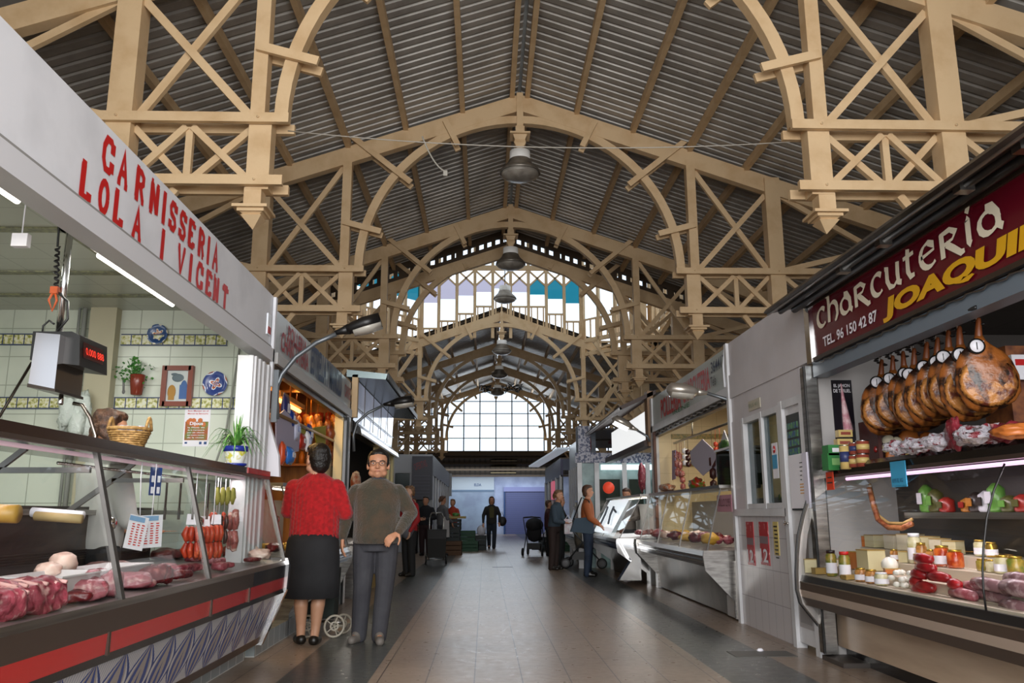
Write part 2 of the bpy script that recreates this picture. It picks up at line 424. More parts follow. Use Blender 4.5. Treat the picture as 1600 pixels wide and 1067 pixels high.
# pierced frieze above crossing truss
fz=thing('pierced_frieze','dark pierced board frieze following the roof slope above the crossing','frieze',(XC,20.25,7.8))
for s in (-1,1):
    b=B()
    for i in range(22):
        x=.12+i*.205
        if i%7==5: w_=.17
        else: w_=.095
        b.prism([(XC+s*x,zr(x)-.30),(XC+s*(x+w_),zr(x+w_)-.30),(XC+s*(x+w_),zr(x+w_)-.02),(XC+s*x,zr(x)-.02)],20.2,20.3)
    b.prism([(XC,zr(0)-.33),(XC+s*4.8,zr(4.8)-.33),(XC+s*4.8,zr(4.8)-.22),(XC,zr(0)-.22)],20.18,20.32)
    b.prism([(XC,zr(0)-.06),(XC+s*4.8,zr(4.8)-.06),(XC+s*4.8,zr(4.8)+.13),(XC,zr(0)+.13)],20.18,20.32)
    fixnorm(b.build('frieze_board',mat('dark_brown_wood','#4a3a28',.7),fz))
# ---- lantern above the crossing
TEAL=glass('teal_glass','#1d6474',.05); PALE=glass('frosted_glass','#e9eef2',.05); SMOKE=glass('grey_violet_glass','#9a93a0',.05)
lt=thing('window_lantern','raised timber lantern over the crossing with pointed windows and balusters','lantern tower',(XC,25,7))
def lwall(p0,p1,n,stepped,tints):
    p0=Vector(p0+(0,)); p1=Vector(p1+(0,)); u=(p1-p0).normalized(); W=(p1-p0).length; w_=W/n
    nrm=Vector((-u.y,u.x,0))
    q=lambda a,z,o=0:p0+u*a+nrm*o+Vector((0,0,z))
    f=B(); bal=B()
    def bar(a0,z0,a1,z1,w=.08,th=.07): f.bar(q(a0,z0),q(a1,z1),th,w,u if abs(a1-a0)<.01 else Vector((0,0,1)))
    bar(0,9.78,W,9.78,.17,.12); bar(0,10.95,W,10.95,.12,.12)
    for i in range(n+1):
        a=i*w_; m_=abs(a-W/2)/(W/2)
        zb=7.2 if stepped else 6.5
        bar(a,zb,a,11,.11 if 0<i<n else .2,.1)
    for i in range(n):
        a=i*w_; m_=abs(a+w_/2-W/2); zb=(8.62-.27*int(m_/w_)) if stepped else 7.85
        bar(a,zb,a+w_,zb,.06); bar(a,9.1,a+w_,9.7,.06); bar(a+w_,9.1,a,9.7,.06)
        tp=[q(a+.05,zb),q(a+w_-.05,zb),q(a+w_-.05,9.1),q(a+w_/2,9.42),q(a+.05,9.1)]
        zs=zb+(9.42-zb)*(.42 if tints[i%len(tints)] is TEAL else .5)
        B().add([q(a+.05,zs),q(a+w_-.05,zs),q(a+w_-.05,9.1),q(a+w_/2,9.42),q(a+.05,9.1)],[(0,1,2,3,4)]).build('tinted_pane',tints[i%len(tints)],lt)
        B().add([q(a+.05,zb),q(a+w_-.05,zb),q(a+w_-.05,zs),q(a+.05,zs)],[(0,1,2,3)]).build('clear_pane',PALE,lt)
        nb=3
        for j in range(nb):
            x=a+w_*(j+.5)/nb
            zz=zr(abs(x-W/2))-.1 if stepped else 7.05
            bal.bar(q(x,zz),q(x,zb),.04,.05,u)
    if not stepped: bar(0,7.1,W,7.1,.14,.1); bar(0,6.6,W,6.6,.1,.1); bar(0,6.6,W,7.1,.07); bar(0,7.1,W,6.6,.07)
    f.build('window_frame',BEIGE,lt); bal.build('baluster_row',BEIGE,lt)
    g_=B().add([q(0,9.86),q(W,9.86),q(W,10.9),q(0,10.9)],[(0,1,2,3)]); g_.build('upper_pane',PALE,lt)
lwall((XC-2.87,28.82),(XC+2.87,28.82),9,True,[SMOKE,SMOKE,SMOKE,SMOKE,SMOKE,SMOKE,TEAL,TEAL,TEAL][0:9])
lwall((XC-4.9,26.6),(XC-2.87,28.82),4,False,[TEAL]); lwall((XC+2.87,28.82),(XC+4.9,26.6),4,False,[PALE])
lwall((XC-4.9,22.2),(XC-4.9,26.6),6,False,[PALE]); lwall((XC+4.9,26.6),(XC+4.9,22.2),6,False,[PALE])
tag(B().box(XC-5.3,XC+5.3,19.9,29.3,11.0,11.1).build('ceiling_lantern',ROOF),None,kind='structure')
tag(B().box(XC-4.9,XC+4.9,20.38,20.46,zr(0)+.12,11.0).build('wall_lantern_front',ROOF),None,kind='structure')
# gable infill boards behind balusters
b=B(); b.add([(XC-2.87,28.95,7.2),(XC,28.95,8.15),(XC+2.87,28.95,7.2),(XC+2.87,28.95,7.35),(XC,28.95,8.4),(XC-2.87,28.95,7.35)],[(0,1,2,3,4,5)]); b.build('gable_board',mat('dark_brown_wood','#4a3a28'),lt)
# crossing corner masts
for s in (-1,1):
    for yy in (20.9,26.6,28.2):
        m_=thing('corner_mast','tall timber mast with side straps on the %s of the crossing, at its %s'%('left' if s<0 else 'right',{20.9:'near edge',26.6:'far side',28.2:'very back'}[yy]),'post',(XC+s*4.6,yy,0),'masts around the crossing')
        x=XC+s*4.6
        B().box(x-.12,x+.12,yy-.12,yy+.12,0,8.0).build('mast',BEIGE,m_)
        for z in (3.9,5.4,6.9): B().box(x-.35,x+.35,yy-.17,yy-.12,z,z+.1).build('strap',BEIGE,m_)
        B().bar((x,yy,4.2),(x-s*1.6,yy,6.6),.06,.1,(1,0,0)).build('brace',BEIGE,m_); B().bar((x,yy,6.6),(x-s*1.6,yy,4.2),.06,.1,(1,0,0)).build('brace',BEIGE,m_)
# ---- end of hall: big gridded window, canopy, yard wall
ew=thing('end_window','big gridded end window filling the far gable of the hall','window',(XC,44.7,4.39))
b=B(); 
for i in range(-10,11): 
    x=XC+i*.86; b.box(x-.03,x+.03,44.65,44.75,4.39,max(4.5,zr(i*.86)-.05))
for i in range(6):
    z=4.42+i*.66
    if i: 
        hw=min(9.5,(8.0-z)/.345); b.box(XC-hw,XC+hw,44.66,44.74,z-.02,z+.02)
b.build('glazing_bar',mat('dark_window_bar','#3a3330',.5),ew)
b=B(); b.add([(XC-9.8,44.7,4.4),(XC+9.8,44.7,4.4),(XC+9.8,44.7,4.7),(XC,44.7,8.05),(XC-9.8,44.7,4.7)],[(0,1,2,3,4)]); b.build('pane',PALE,ew)
tag(B().box(XC-10.5,XC+10.5,44.55,44.8,4.15,4.4).build('trim_2',mat('dark_brown_wood','#4a3a28')),None,kind='structure')
CAN=mat('canopy_sheet','#4b4237',.7,tile=('x','y',.28,.9,'#332c25',.05))
b=B().add([(-9,44.8,4.2),(10,44.8,4.2),(10,47.0,3.25),(-9,47.0,3.25)],[(0,1,2,3)]).add([(-9,44.8,4.26),(10,44.8,4.26),(10,47.0,3.31),(-9,47.0,3.31)],[(3,2,1,0)])
for z_,y_ in ((4.12,44.95),(3.85,45.6),(3.55,46.3),(3.24,46.98)): b.box(-9,10,y_-.05,y_+.05,z_-.1,z_,1)
solo(b,'lean_to_canopy',[CAN,mat('dark_brown_wood','#4a3a28')],'dark corrugated lean-to canopy beneath the end window','canopy')
b=B()
for x in (1.0,1.8,.2): 
    pass
for i,(za,ya) in enumerate(((3.98,45.25),(3.68,45.95),(3.4,46.6))): b.box(.3,1.7,ya-.14,ya+.14,za-.07,za-.05)
solo(b,'skylight_strip',mat('pale_skylight','#a08d63',.6),'pale yellowish translucent strips in the middle of the dark canopy','skylight')
YW=48.0
BW=mat('bluish_plaster','#b9c3da',.8,noise=(1.2,'#8f97b8',.4,.7)); CW=mat('cream_blue_header','#bfc8cf',.7)
tag(B().box(-8,9.5,YW,YW+.2,-.1,3.6).build('wall_back',BW),None,kind='structure')
sh=thing('closed_stall_shutter','wide pale grey-blue closed shutter with small blue lettering above, end of the aisle','shutter',(-.75,YW-.05,0))
B().box(-2.6,.5,YW-.12,YW-.003,.05,2.35).build('shutter_curtain',mat('greyblue_shutter','#8592a8',.5,noise=(.8,'#9fb0c4',.4,.65)),sh)
B().box(-2.6,.5,YW-.16,YW-.003,2.35,2.45).build('rail',mat('blue_rail','#5f7790',.5),sh); B().box(-2.6,.5,YW-.14,YW-.003,2.45,3.15).build('header',CW,sh)
letters('lettering','ELDA',BLUE,sh,(-.62,YW-.15,2.66),(-.22,YW-.15,2.66),.14,(0,-1,0),.02)
s2=thing('roller_shutter','purple-blue roller shutter in the whitewashed far wall, right end of the aisle','shutter',(2.2,YW-.05,0))
B().box(1.15,3.5,YW-.08,YW-.003,.0,2.35).build('shutter_curtain',mat('purple_shutter','#5c628f',.5,tile=('x','z',9,.11,'#474c70',.008)),s2)
B().box(1.05,3.6,YW-.2,YW-.003,2.35,2.6).build('roller_box',mat('lilac_box','#8b8fbf',.5),s2); B().box(1.05,1.13,YW-.15,YW-.003,0,2.35).build('guide_rail',BLUE,s2)
# ---- bell lamps
LW=mat('lamp_white','#d9d7d2',.4,emit=.12); LG=mat('lamp_dish','#8d867c',.35,.5,noise=(5,'#6b645a',.4,.7))
def bell(label):
    t=thing('bell_lamp',label,'hanging lamp',(0,0,0),'bell lamps hanging from the trusses')
    B().lathe([(.05,.50),(.17,.49),(.175,.33),(.16,.32)],(0,0,0),24).build('lamp_housing',LW,t)
    B().lathe([(.16,.36),(.19,.33),(.21,.27),(.28,.2),(.335,.14),(.345,.1),(.33,.1),(.2,.22),(.1,.25)],(0,0,0),28).build('lamp_dish',LG,t)
    B().lathe([(.325,.1),(.3,.05),(.2,.0),(.05,-.03)],(0,0,0),28).build('diffuser',mat('lamp_glass','#a39c92',.3,noise=(4,'#7d766d',.4,.6)),t)
    B().tube([(0,0,.49),(0,0,.62)],.02).build('stem',BEIGE,t); return t
L0=bell('big bell-shaped lamp hanging from the second truss, highest in the picture'); L0.location=(XC,13.121,6.62)
dup(L0,(XC,18.342,6.62),label='bell-shaped lamp hanging in front of the lantern windows, second from the top')
dup(L0,(XC,23.9,7.25),label='bell-shaped lamp silhouetted just over the gable balusters, third from the top')
for y_,lb in ((28.784,'bell lamp hanging below the truss at the window gable'),(34.005,'small dark bell lamp beyond the gable, higher of the far two'),(39.226,'small dark bell lamp nearest to the big end window')): dup(L0,(XC,y_,6.62),label=lb)
solo(B().tube([(XC,23.9,7.85),(XC,23.9,11.0)],.015),'lamp_rod',DKMET,'thin rod holding the third bell lamp from the lantern ceiling','rod')
# bird nest of tangled cables near the far apex
b=B(); r2=random.Random(3)
for i in range(16):
    x=XC-1.3+r2.random()*2.6; p=[(x+r2.uniform(-.35,.35),41+r2.uniform(-.4,.4),7.2+r2.uniform(-.25,.25)) for _ in range(5)]; b.tube(p,.025,5)
solo(b,'tangled_cable',BLACK,'tangle of dark cables hanging at the far end below the apex','cable')
# slack wires across the near hall
def sag(a,c,s,n=14): return [Vector(a).lerp(Vector(c),i/n)-Vector((0,0,s*4*(i/n)*(1-i/n))) for i in range(n+1)]
solo(B().tube(sag((XC-2.6,8.0,4.98),(XC+2.6,8.0,4.92),.12),.006,5),'wire',mat('grey_wire','#a39d92',.5),'thin slack wire strung across the hall under the second lamp','wire')
b=B(); b.tube(sag((-.95,11.5,6.6),(-.6,11.5,6.05),.1),.012,5); b.box(-.63,-.57,11.48,11.52,5.98,6.06)
solo(b,'hanging_switch',mat('pale_plastic','#c9c4b8',.5),'little pale pull switch dangling on a bent cord left of the ridge','switch')
# ================================================================ LEFT SIDE STALLS
ORD=['first','second','third','fourth','fifth','sixth','seventh','eighth','ninth','tenth','eleventh','twelfth','thirteenth','fourteenth','fifteenth','sixteenth']
XL=-1.85
WTILE=mat('white_wall_tile','#cdd2c4',.22,noise=(1.2,'#b9c0b0',.4,.7),tile=('x','z',.27,.245,'#9aa091',.004))
WTILEC=mat('white_ceiling_tile','#a9aca2',.3,tile=('x','y',.33,.33,'#8b8d84',.004))
def band_mat():
    mt=mat('azulejo_band','#c9c79a',.25); g=N(mt); bs=g.n['Principled BSDF']; P=g.coord(True); x,y,z=g.xyz(P)
    a=g.math('ADD',x,y); u=g.math('PINGPONG',a,.045); f=g.noise(P,38,3)
    c=g.ramp(f,[(.38,'#8f9147'),(.5,'#cfcb9a'),(.62,'#d8d8c6')])
    k=g.math('LESS_THAN',u,.0045); c=g.mix(k,c,hexc('#2b3a5e')); g.l.new(c,bs.inputs['Base Color']); return mt
BAND=band_mat(); NAVY=mat('navy_edge','#2b3a5e',.4)
GLYPH={'C':[[(.95,.8),(.75,.98),(.3,.98),(.05,.7),(.05,.3),(.3,.02),(.75,.02),(.95,.2)],[(.95,.62),(.95,.98)],[(.95,.02),(.95,.36)]],
 'A':[[(.08,0),(.5,1),(.92,0)],[(.25,.36),(.75,.36)],[(-.08,0),(.28,0)],[(.72,0),(1.08,0)]],
 'R':[[(.15,0),(.15,1)],[(.15,.96),(.6,.96),(.88,.84),(.88,.62),(.6,.48),(.15,.48)],[(.55,.48),(.95,0)],[(-.05,0),(.38,0)],[(-.05,1),(.3,1)],[(.78,0),(1.08,0)]],
 'N':[[(.12,0),(.12,1)],[(.12,1),(.88,0)],[(.88,0),(.88,1)],[(-.06,0),(.3,0)],[(-.06,1),(.2,1)],[(.7,1),(1.06,1)]],
 'I':[[(.5,0),(.5,1)],[(.28,0),(.72,0)],[(.28,1),(.72,1)]],
 'S':[[(.9,.78),(.7,.97),(.3,.97),(.1,.78),(.2,.58),(.8,.42),(.9,.22),(.7,.03),(.3,.03),(.1,.22)],[(.9,.7),(.9,1)],[(.1,0),(.1,.3)]],
 'E':[[(.15,0),(.15,1)],[(.0,.97),(.9,.97)],[(.15,.5),(.7,.5)],[(.0,.03),(.9,.03)],[(.88,.97),(.88,.78)],[(.88,.03),(.88,.22)]],
 'L':[[(.2,0),(.2,1)],[(0,.03),(.9,.03)],[(.88,0),(.88,.25)],[(0,1),(.42,1)]],
 'O':[arc(.5,.5,.4,.47,0,360,16)],
 'V':[[(.05,1),(.5,0),(.95,1)],[(-.1,1),(.22,1)],[(.78,1),(1.1,1)]],
 'T':[[(.5,0),(.5,1)],[(.02,.97),(.98,.97)],[(.3,0),(.7,0)],[(.04,.97),(.04,.76)],[(.96,.97),(.96,.76)]]}
def painted(word,pxs,zc,h,wd,parent,m=RED,x=XL+.003,t=.042):
    b=B()
    for ch,yc in zip(word,pxs):
        tr=lambda a,c,yc=yc:(x,yc+(a-.5)*wd,zc+(c-.5)*h)
        for s in GLYPH[ch]:
            n=len(s); thick=t*(1.15 if abs(s[0][0]-s[-1][0])<.3 and n==2 else .85)
            stroke(b,[(p[0]*wd,p[1]*h) for p in s],thick,lambda X,Z,yc=yc:(x,yc+X-.5*wd,zc+Z-.5*h))
    return b.build('painted_lettering',m,parent)
# ---- stall 1: carnisseria
s1=thing('butcher_stall','white butcher stall at the left with red painted words CARNISSERIA LOLA I VICENT','market stall',(-1.9,4,0))
B().box(-1.95,XL,.8,7.12,2.52,2.99).build('fascia_board',WHITE,s1)
B().box(-1.94,XL+.03,.8,7.12,2.41,2.52).build('fascia_sill',mat('fascia_sill_white','#cfcfd3',.4),s1)
B().box(-1.9,XL+.012,.8,7.12,2.525,2.545).build('fascia_groove',mat('grey_groove','#8d8b88',.6),s1)
B().box(-5.2,-1.95,.8,7.1,2.86,2.92).build('stall_ceiling',WTILEC,s1)
b=B()
for xa,xb,ya,yb in ((-4.6,-2.3,6.55,6.63),(-4.2,-2.55,5.9,5.98),(-4.6,-2.1,4.95,5.03),(-2.63,-2.55,4.95,5.98),(-4.6,-4.52,4.2,6.63),(-3.9,-2.1,4.2,4.27)): b.box(xa,xb,ya,yb,2.85,2.862)
b.build('ceiling_tile_band',mat('ceiling_band','#7f7f5e',.4,noise=(30,'#5b5a4a',.4,.6)),s1)
B().box(-5.2,-1.93,7.1,7.16,0,2.92).build('end_wall',WTILE,s1)
B().box(-5.25,-5.15,.8,7.1,0,2.92).build('rear_wall',mat('white_wall_tile_side','#b7bcae',.3,tile=('y','z',.27,.245,'#9aa091',.004)),s1)
B().box(-3.36,-3.14,7.0,7.1,0,2.86).build('pilaster',mat('cream_pilaster','#b0a98f',.6),s1)
b=B().tube([(-3.42,7.03,1),(-3.42,7.03,2.86)],.02); b.tube([(-3.47,7.04,1),(-3.47,7.04,2.86)],.012); b.build('conduit',mat('grey_pipe','#9a9c96',.4),s1)
for z0,segs in ((2.555,((-5,-3.55),(-3.12,-2.22))),(2.01,((-5,-3.4),(-3.13,-1.95)))):
    for xa,xb in segs:
        q=B().box(xa,xb,7.085,7.1,z0,z0+.085); q.build('azulejo_band',BAND,s1)
        B().box(xa,xb,7.08,7.1,z0+.083,z0+.092).box(xa,xb,7.08,7.1,z0-.008,z0+.001).build('band_edge',NAVY,s1)
b=B().box(-1.95,-1.83,6.52,7.1,0.76,2.36)
for y_ in (6.56,6.68,6.8,6.95): b.box(-1.835,-1.815,y_,y_+.045,.77,2.36)
b.build('corner_post',ALU,s1)
q=B().box(XL,XL+.012,6.92,7.03,2.62,2.8); q.build('sticker',mat('sticker_white','#e6ebf2',.4),s1)
B().box(XL+.012,XL+.014,6.93,7.02,2.63,2.69).build('sticker_red_print',mat('sticker_red','#b04040',.5),s1)
C1=lambda *p:[at(a,b_,x=XL).y for a,b_ in p]
painted('CARNISSERIA',C1((168.5,243),(192,268),(218,290),(240,313),(255,327),(269,340),(284,356),(298,368),(313,384),(325,393),(336,404)),2.852,.160,.1,s1)
painted('LOLAIVICENT',C1((133,285),(161.5,304),(184,325),(213,352),(253,378),(282,402),(297,412),(311,425),(325,441),(337,450),(351,462)),2.634,.158,.1,s1)
b=B().box(-1.845,-1.82,7.08,7.13,2.2,2.98); b.build('white_cable_trunking',WHITE,s1)
# tubes in stall 1
for i,(ya,yb,x,lb) in enumerate(((at(155,395,x=-2.27).y,at(270,470,x=-2.27).y,-2.27,'fluorescent tube glowing under the butcher fascia, the whole of it visible'),(2.6,at(28,308,x=-2.27).y,-2.27,'fluorescent tube at the left edge of the picture, mostly cut off'))):
    t=thing('fluorescent_tube',lb,'light',(x,(ya+yb)/2,2.62),'fluorescent tubes of the butcher stall')
    B().tube([(x,ya,2.62),(x,yb,2.62)],.016,10).build('lit_tube',TUBE,t); B().box(x-.03,x+.03,ya-.05,yb+.05,2.645,2.69).build('batten',WHITE,t)
    B().box(x-.02,x+.02,(ya+yb)/2-.02,(ya+yb)/2+.02,2.69,2.86).build('bracket',WHITE,t)
    area('tube_glow',(x,(ya+yb)/2,2.59),(x,(ya+yb)/2+.01,0),.05,yb-ya,16,(1,.97,.86))
area('stall_tube_light',(-3.6,5.2,2.8),(-3.2,5.6,0),.3,1.8,20,(.97,1,.9))
# wall ornaments
def plate_mat(nm,seed,c1='#27406f',c2='#b8552c',c3='#d9d6c8',rings_=14):
    mt=mat(nm,c3,.2); g=N(mt); bs=g.n['Principled BSDF']; P=g.coord(False); x,y,z=g.xyz(P)
    r=g.math('SQRT',g.math('ADD',g.math('POWER',x,2),g.math('POWER',z,2))); a=g.math('ARCTAN2',z,x)
    pet=g.math('SINE',g.math('MULTIPLY',a,seed)); rr=g.math('ADD',g.math('MULTIPLY',r,rings_*6),pet)
    s=g.math('SINE',rr); c=g.ramp(s,[(0,c1),(.28,c3),(.62,c3),(.8,c2)],True)
    s2=g.noise(P,60,2); c=g.mix(g.math('GREATER_THAN',s2,.6),c,hexc(c1)); g.l.new(c,bs.inputs['Base Color']); return mt
def plate(px,py,r,m,label):
    p=at(px,py,y=7.07); t=thing('painted_plate',label,'plate',(p.x,7.1,p.z),'painted ceramic plates on the tiled wall')
    B().lathe([(.3*r,-.012),(.62*r,-.014),(.97*r,-.035),(r,-.033),(r*.98,-.025),(.6*r,-.002)],(p.x,7.098,p.z),28,ax='y').build('plate_dish',m,t)
plate(153,524,.075,plate_mat('plate_navy',5,'#22304f','#8e3a2c','#c7ccd2',10),'small painted plate with dark blue rim on the cream pilaster')
plate(246,522,.088,plate_mat('plate_orange',6,'#2c4a7c','#c2662c','#dcd8c4',12),'painted plate with orange centre over the upper tile band')
plate(336,599,.105,plate_mat('plate_blue',4,'#2b3f7e','#a9542f','#d5dbe6',11),'largest painted plate, blue quatrefoil, just above the lower tile band')
# framed picture
p=at(277,603,y=7.07); w_,h_=.22,.305
t=thing('framed_picture','brown framed tile picture with blue and yellow figures on the white tiles','picture',(p.x,7.08,p.z-h_/2))
b=B(); WOODF=mat('red_brown_frame','#7a3520',.35)
for s in (-1,1): b.box(p.x+s*w_/2-.02,p.x+s*w_/2+.02,7.05,7.097,p.z-h_/2-.02,p.z+h_/2+.02); b.box(p.x-w_/2,p.x+w_/2,7.05,7.097,p.z+s*h_/2-.02,p.z+s*h_/2+.02)
b.build('frame',WOODF,t); B().box(p.x-w_/2,p.x+w_/2,7.075,7.097,p.z-h_/2,p.z+h_/2).build('picture_ground',mat('picture_pale','#c3c9c8',.3),t)
b=B(); b.ell((p.x-.045,7.072,p.z-.05),(.035,.004,.06)); b.box(p.x-.07,p.x-.02,7.068,7.073,p.z-.12,p.z-.03); b.build('yellow_figure',mat('ochre','#a97a2c',.5),t)
b=B(); b.ell((p.x+.055,7.072,p.z-.02),(.03,.004,.07)); b.box(p.x+.02,p.x+.085,7.068,7.073,p.z-.11,p.z+.01); b.build('blue_figure',mat('delft_blue','#3a5f98',.5),t)
b=B(); b.ell((p.x,7.072,p.z+.07),(.05,.004,.035)); b.ell((p.x-.03,7.071,p.z+.1),(.03,.004,.012)); b.build('grey_figure',mat('slate','#5d6c74',.5),t)
# poster
def paper(name,label,cat,cx,cz,w,h,y,m=PAPER,group=None):
    t=thing(name,label,cat,(cx,y,cz-h/2),group); B().box(cx-w/2,cx+w/2,y-.004,y,cz-h/2,cz+h/2).build('sheet',m,t); return t
p=at(307,668,y=7.09); W,H=.215,.315
t=paper('poster','white poster with an orange and brown fruit picture taped to the tiles','poster',p.x,p.z,W,H,7.099)
b=B().box(p.x-.095,p.x+.095,7.09,7.094,p.z-.105,p.z+.05); b.build('print_ground',mat('autumn_print','#a2542a',.6,noise=(14,'#6f7a35',.45,.6)),t)
b=B()
for i in range(9): b.ell((p.x+rnd.uniform(-.08,.085),7.09,p.z+rnd.uniform(.02,.075) if i>2 else p.z+.06),(.02,.003,.02))
b.build('orange_fruit',mat('orange_print','#c26a34',.6),t)
letters('heading','Bon Menjar en el',RED,t,(p.x-.08,7.094,p.z+.135),(p.x+.09,7.094,p.z+.135),.012,(0,-1,0),.01)
letters('heading','Mercat de Benicarlo',RED,t,(p.x-.08,7.094,p.z+.112),(p.x+.09,7.094,p.z+.112),.012,(0,-1,0),.01)
letters('title','Dijous',PAPER,t,(p.x-.055,7.088,p.z+.022),(p.x+.055,7.088,p.z+.022),.026,(0,-1,0),.03)
for i in range(5): letters('small_print',['la Plaza de','de la Carnisseria','per als clients','del vostre mercat','de la ciutat'][i],PAPER,t,(p.x-.07,7.088,p.z-.005-i*.021),(p.x+.07,7.088,p.z-.005-i*.021),.010,(0,-1,0),.015)
B().box(p.x-.09,p.x-.07,7.09,7.094,p.z-.135,p.z-.12).box(p.x+.03,p.x+.05,7.09,7.094,p.z-.14,p.z-.118).box(p.x+.07,p.x+.092,7.09,7.094,p.z-.14,p.z-.118).build('logo_mark',BLUE,t)
# wall pot with parsley
p=at(212,600,y=7.0)
t=thing('wall_pot','red clay wall pot with leafy green parsley on the tiled wall','plant pot',(p.x,7.03,p.z-.08))
B().lathe([(.03,-.09),(.045,-.085),(.058,.02),(.062,.08),(.055,.085),(.05,.07)],(p.x,7.03,p.z),18).build('pot',mat('terracotta_glaze','#7d3324',.2),t)
LEAF=mat('leaf_green','#2f6b2c',.5,noise=(20,'#4b8a35',.4,.6))
b=B()
for i in range(150):
    a=rnd.uniform(0,2*PI); r=abs(rnd.gauss(0,.07)); h=rnd.uniform(.06,.24)-r*.5; c=Vector((p.x-.03+r*math.cos(a)*1.3,7.02+.4*r*math.sin(a),p.z+h))
    R=Matrix.Rotation(rnd.uniform(0,6),3,'Z')@Matrix.Rotation(rnd.uniform(-1,1),3,'X'); v=[c+R@Vector(q) for q in ((-.014,0,0),(0,-.002,.013),(.015,0,.004),(.004,.003,-.014))]; b.add(v,[(0,1,2,3)])
for i in range(12): b.tube([(p.x,7.03,p.z+.04),(p.x+rnd.uniform(-.1,.06),7.02,p.z+rnd.uniform(.12,.2))],.003,4)
b.build('parsley',LEAF,t)
b=B().tube([at(193,590,y=7.05),at(193,612,y=7.05)],.01,6); b.ell(at(193,612,y=7.05),(.013,.01,.02)); solo(b,'key_hook',mat('dull_grey','#6a6a68',.5),'small grey hook with keys beside the parsley pot','hook')
solo(B().tube([at(375,540,y=7.05),at(352,680,y=7.05),at(333,735,y=6.9)],.009,6),'wooden_pole',mat('grey_pole','#8d8f86',.5),'thin grey pole leaning on the tiles right of the poster','pole')
solo(B().tube([at(50,566,y=6.9),at(-30,700,y=6.8)],.012,6),'dark_rod',DKMET,'dark rod sloping on the tiles behind the hanging scale','rod')
b=B(); r3=random.Random(5)
for i in range(9): b.ell(at(118+r3.uniform(-14,14),650+r3.uniform(-22,35),y=7.0-.02*i),(.07,.05,.12),amp=.5,fq=2.5,seed=i)
solo(b,'plastic_bag',mat('crumpled_bag','#c5cdc6',.35,bump=(25,.8)),'crumpled white plastic bags hanging behind the scale','bag')
# scale
sx,sy=-2.38,4.65
t=thing('hanging_scale','steel electronic scale hanging on a chrome pole from the stall ceiling','scale',(sx,sy,1.8))
b=B().prism([(-2.45,1.82),(-2.31,1.79),(-2.31,2.09),(-2.44,2.1)],4.5,4.8); b.build('body',mat('polished_steel','#b9b4b4',.16,1),t)
B().prism([(-2.45,1.8),(-2.3,1.775),(-2.3,1.79),(-2.45,1.82)],4.49,4.81).build('base_tray',DKMET,t)
B().prism([(-2.49,1.96),(-2.22,1.93),(-2.235,2.10),(-2.28,2.12),(-2.49,2.12)],4.56,4.9).build('display_head',BLACK,t)
B().add([(-2.222,4.6,1.98),(-2.222,4.84,1.98),(-2.230,4.84,2.07),(-2.230,4.6,2.07)],[(0,1,2,3)]).build('display_window',mat('dark_display','#3b1210',.2),t)
letters('red_digits','0.000 888',mat('led_red','#e0301c',.5,emit=1.0),t,(-2.219,4.61,2.0),(-2.219,4.83,2.0),.04,(1,0,.15),.01,ex=.006)
B().tube([(sx,4.62,2.1),(sx,4.62,2.86)],.019,12).build('pole',CHROME,t)
b=B().tube([(sx-.08,4.6,2.11),(sx-.08,4.6,2.16),(sx-.05,4.6,2.19),(sx-.02,4.6,2.17)],.006,6); b.build('hook',BLACK,t)
cz=[(sx-.06,4.6,2.86),(sx-.055,4.6,2.75),(sx-.05,4.6,2.62)]+[(sx-.05+.012*math.cos(i*1.5)+i*.0006,4.6+.012*math.sin(i*1.5),2.62-i*.008) for i in range(34)]+[(sx+.04,4.6,2.3),(sx+.05,4.6,2.2),(sx-.01,4.6,2.11)]
b=B().tube(cz,.007,6); b.lathe([(.02,0),(.035,.05),(.03,.08)],(sx-.06,4.6,2.76),10); b.build('coiled_cable',BLACK,t)
B().tube([(sx-.03,4.58,2.36),(sx-.05,4.57,2.3),(sx-.03,4.58,2.24),(sx-.01,4.58,2.3),(sx-.03,4.58,2.36)],.007,6).box(sx-.05,sx-.01,4.57,4.6,2.34,2.38).build('orange_tag',mat('orange_tag','#c4592a',.5),t)
B().lathe([(.012,-.06),(.016,-.05),(.011,0)],(-2.33,4.62,1.78),10).build('nozzle',CHROME,t)
b=B().tube([(-2.30,4.7,1.74),(-2.25,4.7,1.73),(-2.2,4.7,1.66),(-2.16,4.7,1.56),(-2.16,4.7,1.47)],.011,8)
solo(b,'bent_steel_pipe',mat('pipe_steel','#8b807a',.25,1),'bent steel pipe standing on the counter top under the scale','pipe')
b=B().box(-2.47,-2.39,4.22,4.26,2.5,2.57); b.tube([(-2.43,4.24,2.57),(-2.43,4.24,2.86)],.004,5)
solo(b,'wall_socket',PAPER,'little white socket box hanging on a cord from the stall ceiling','socket')
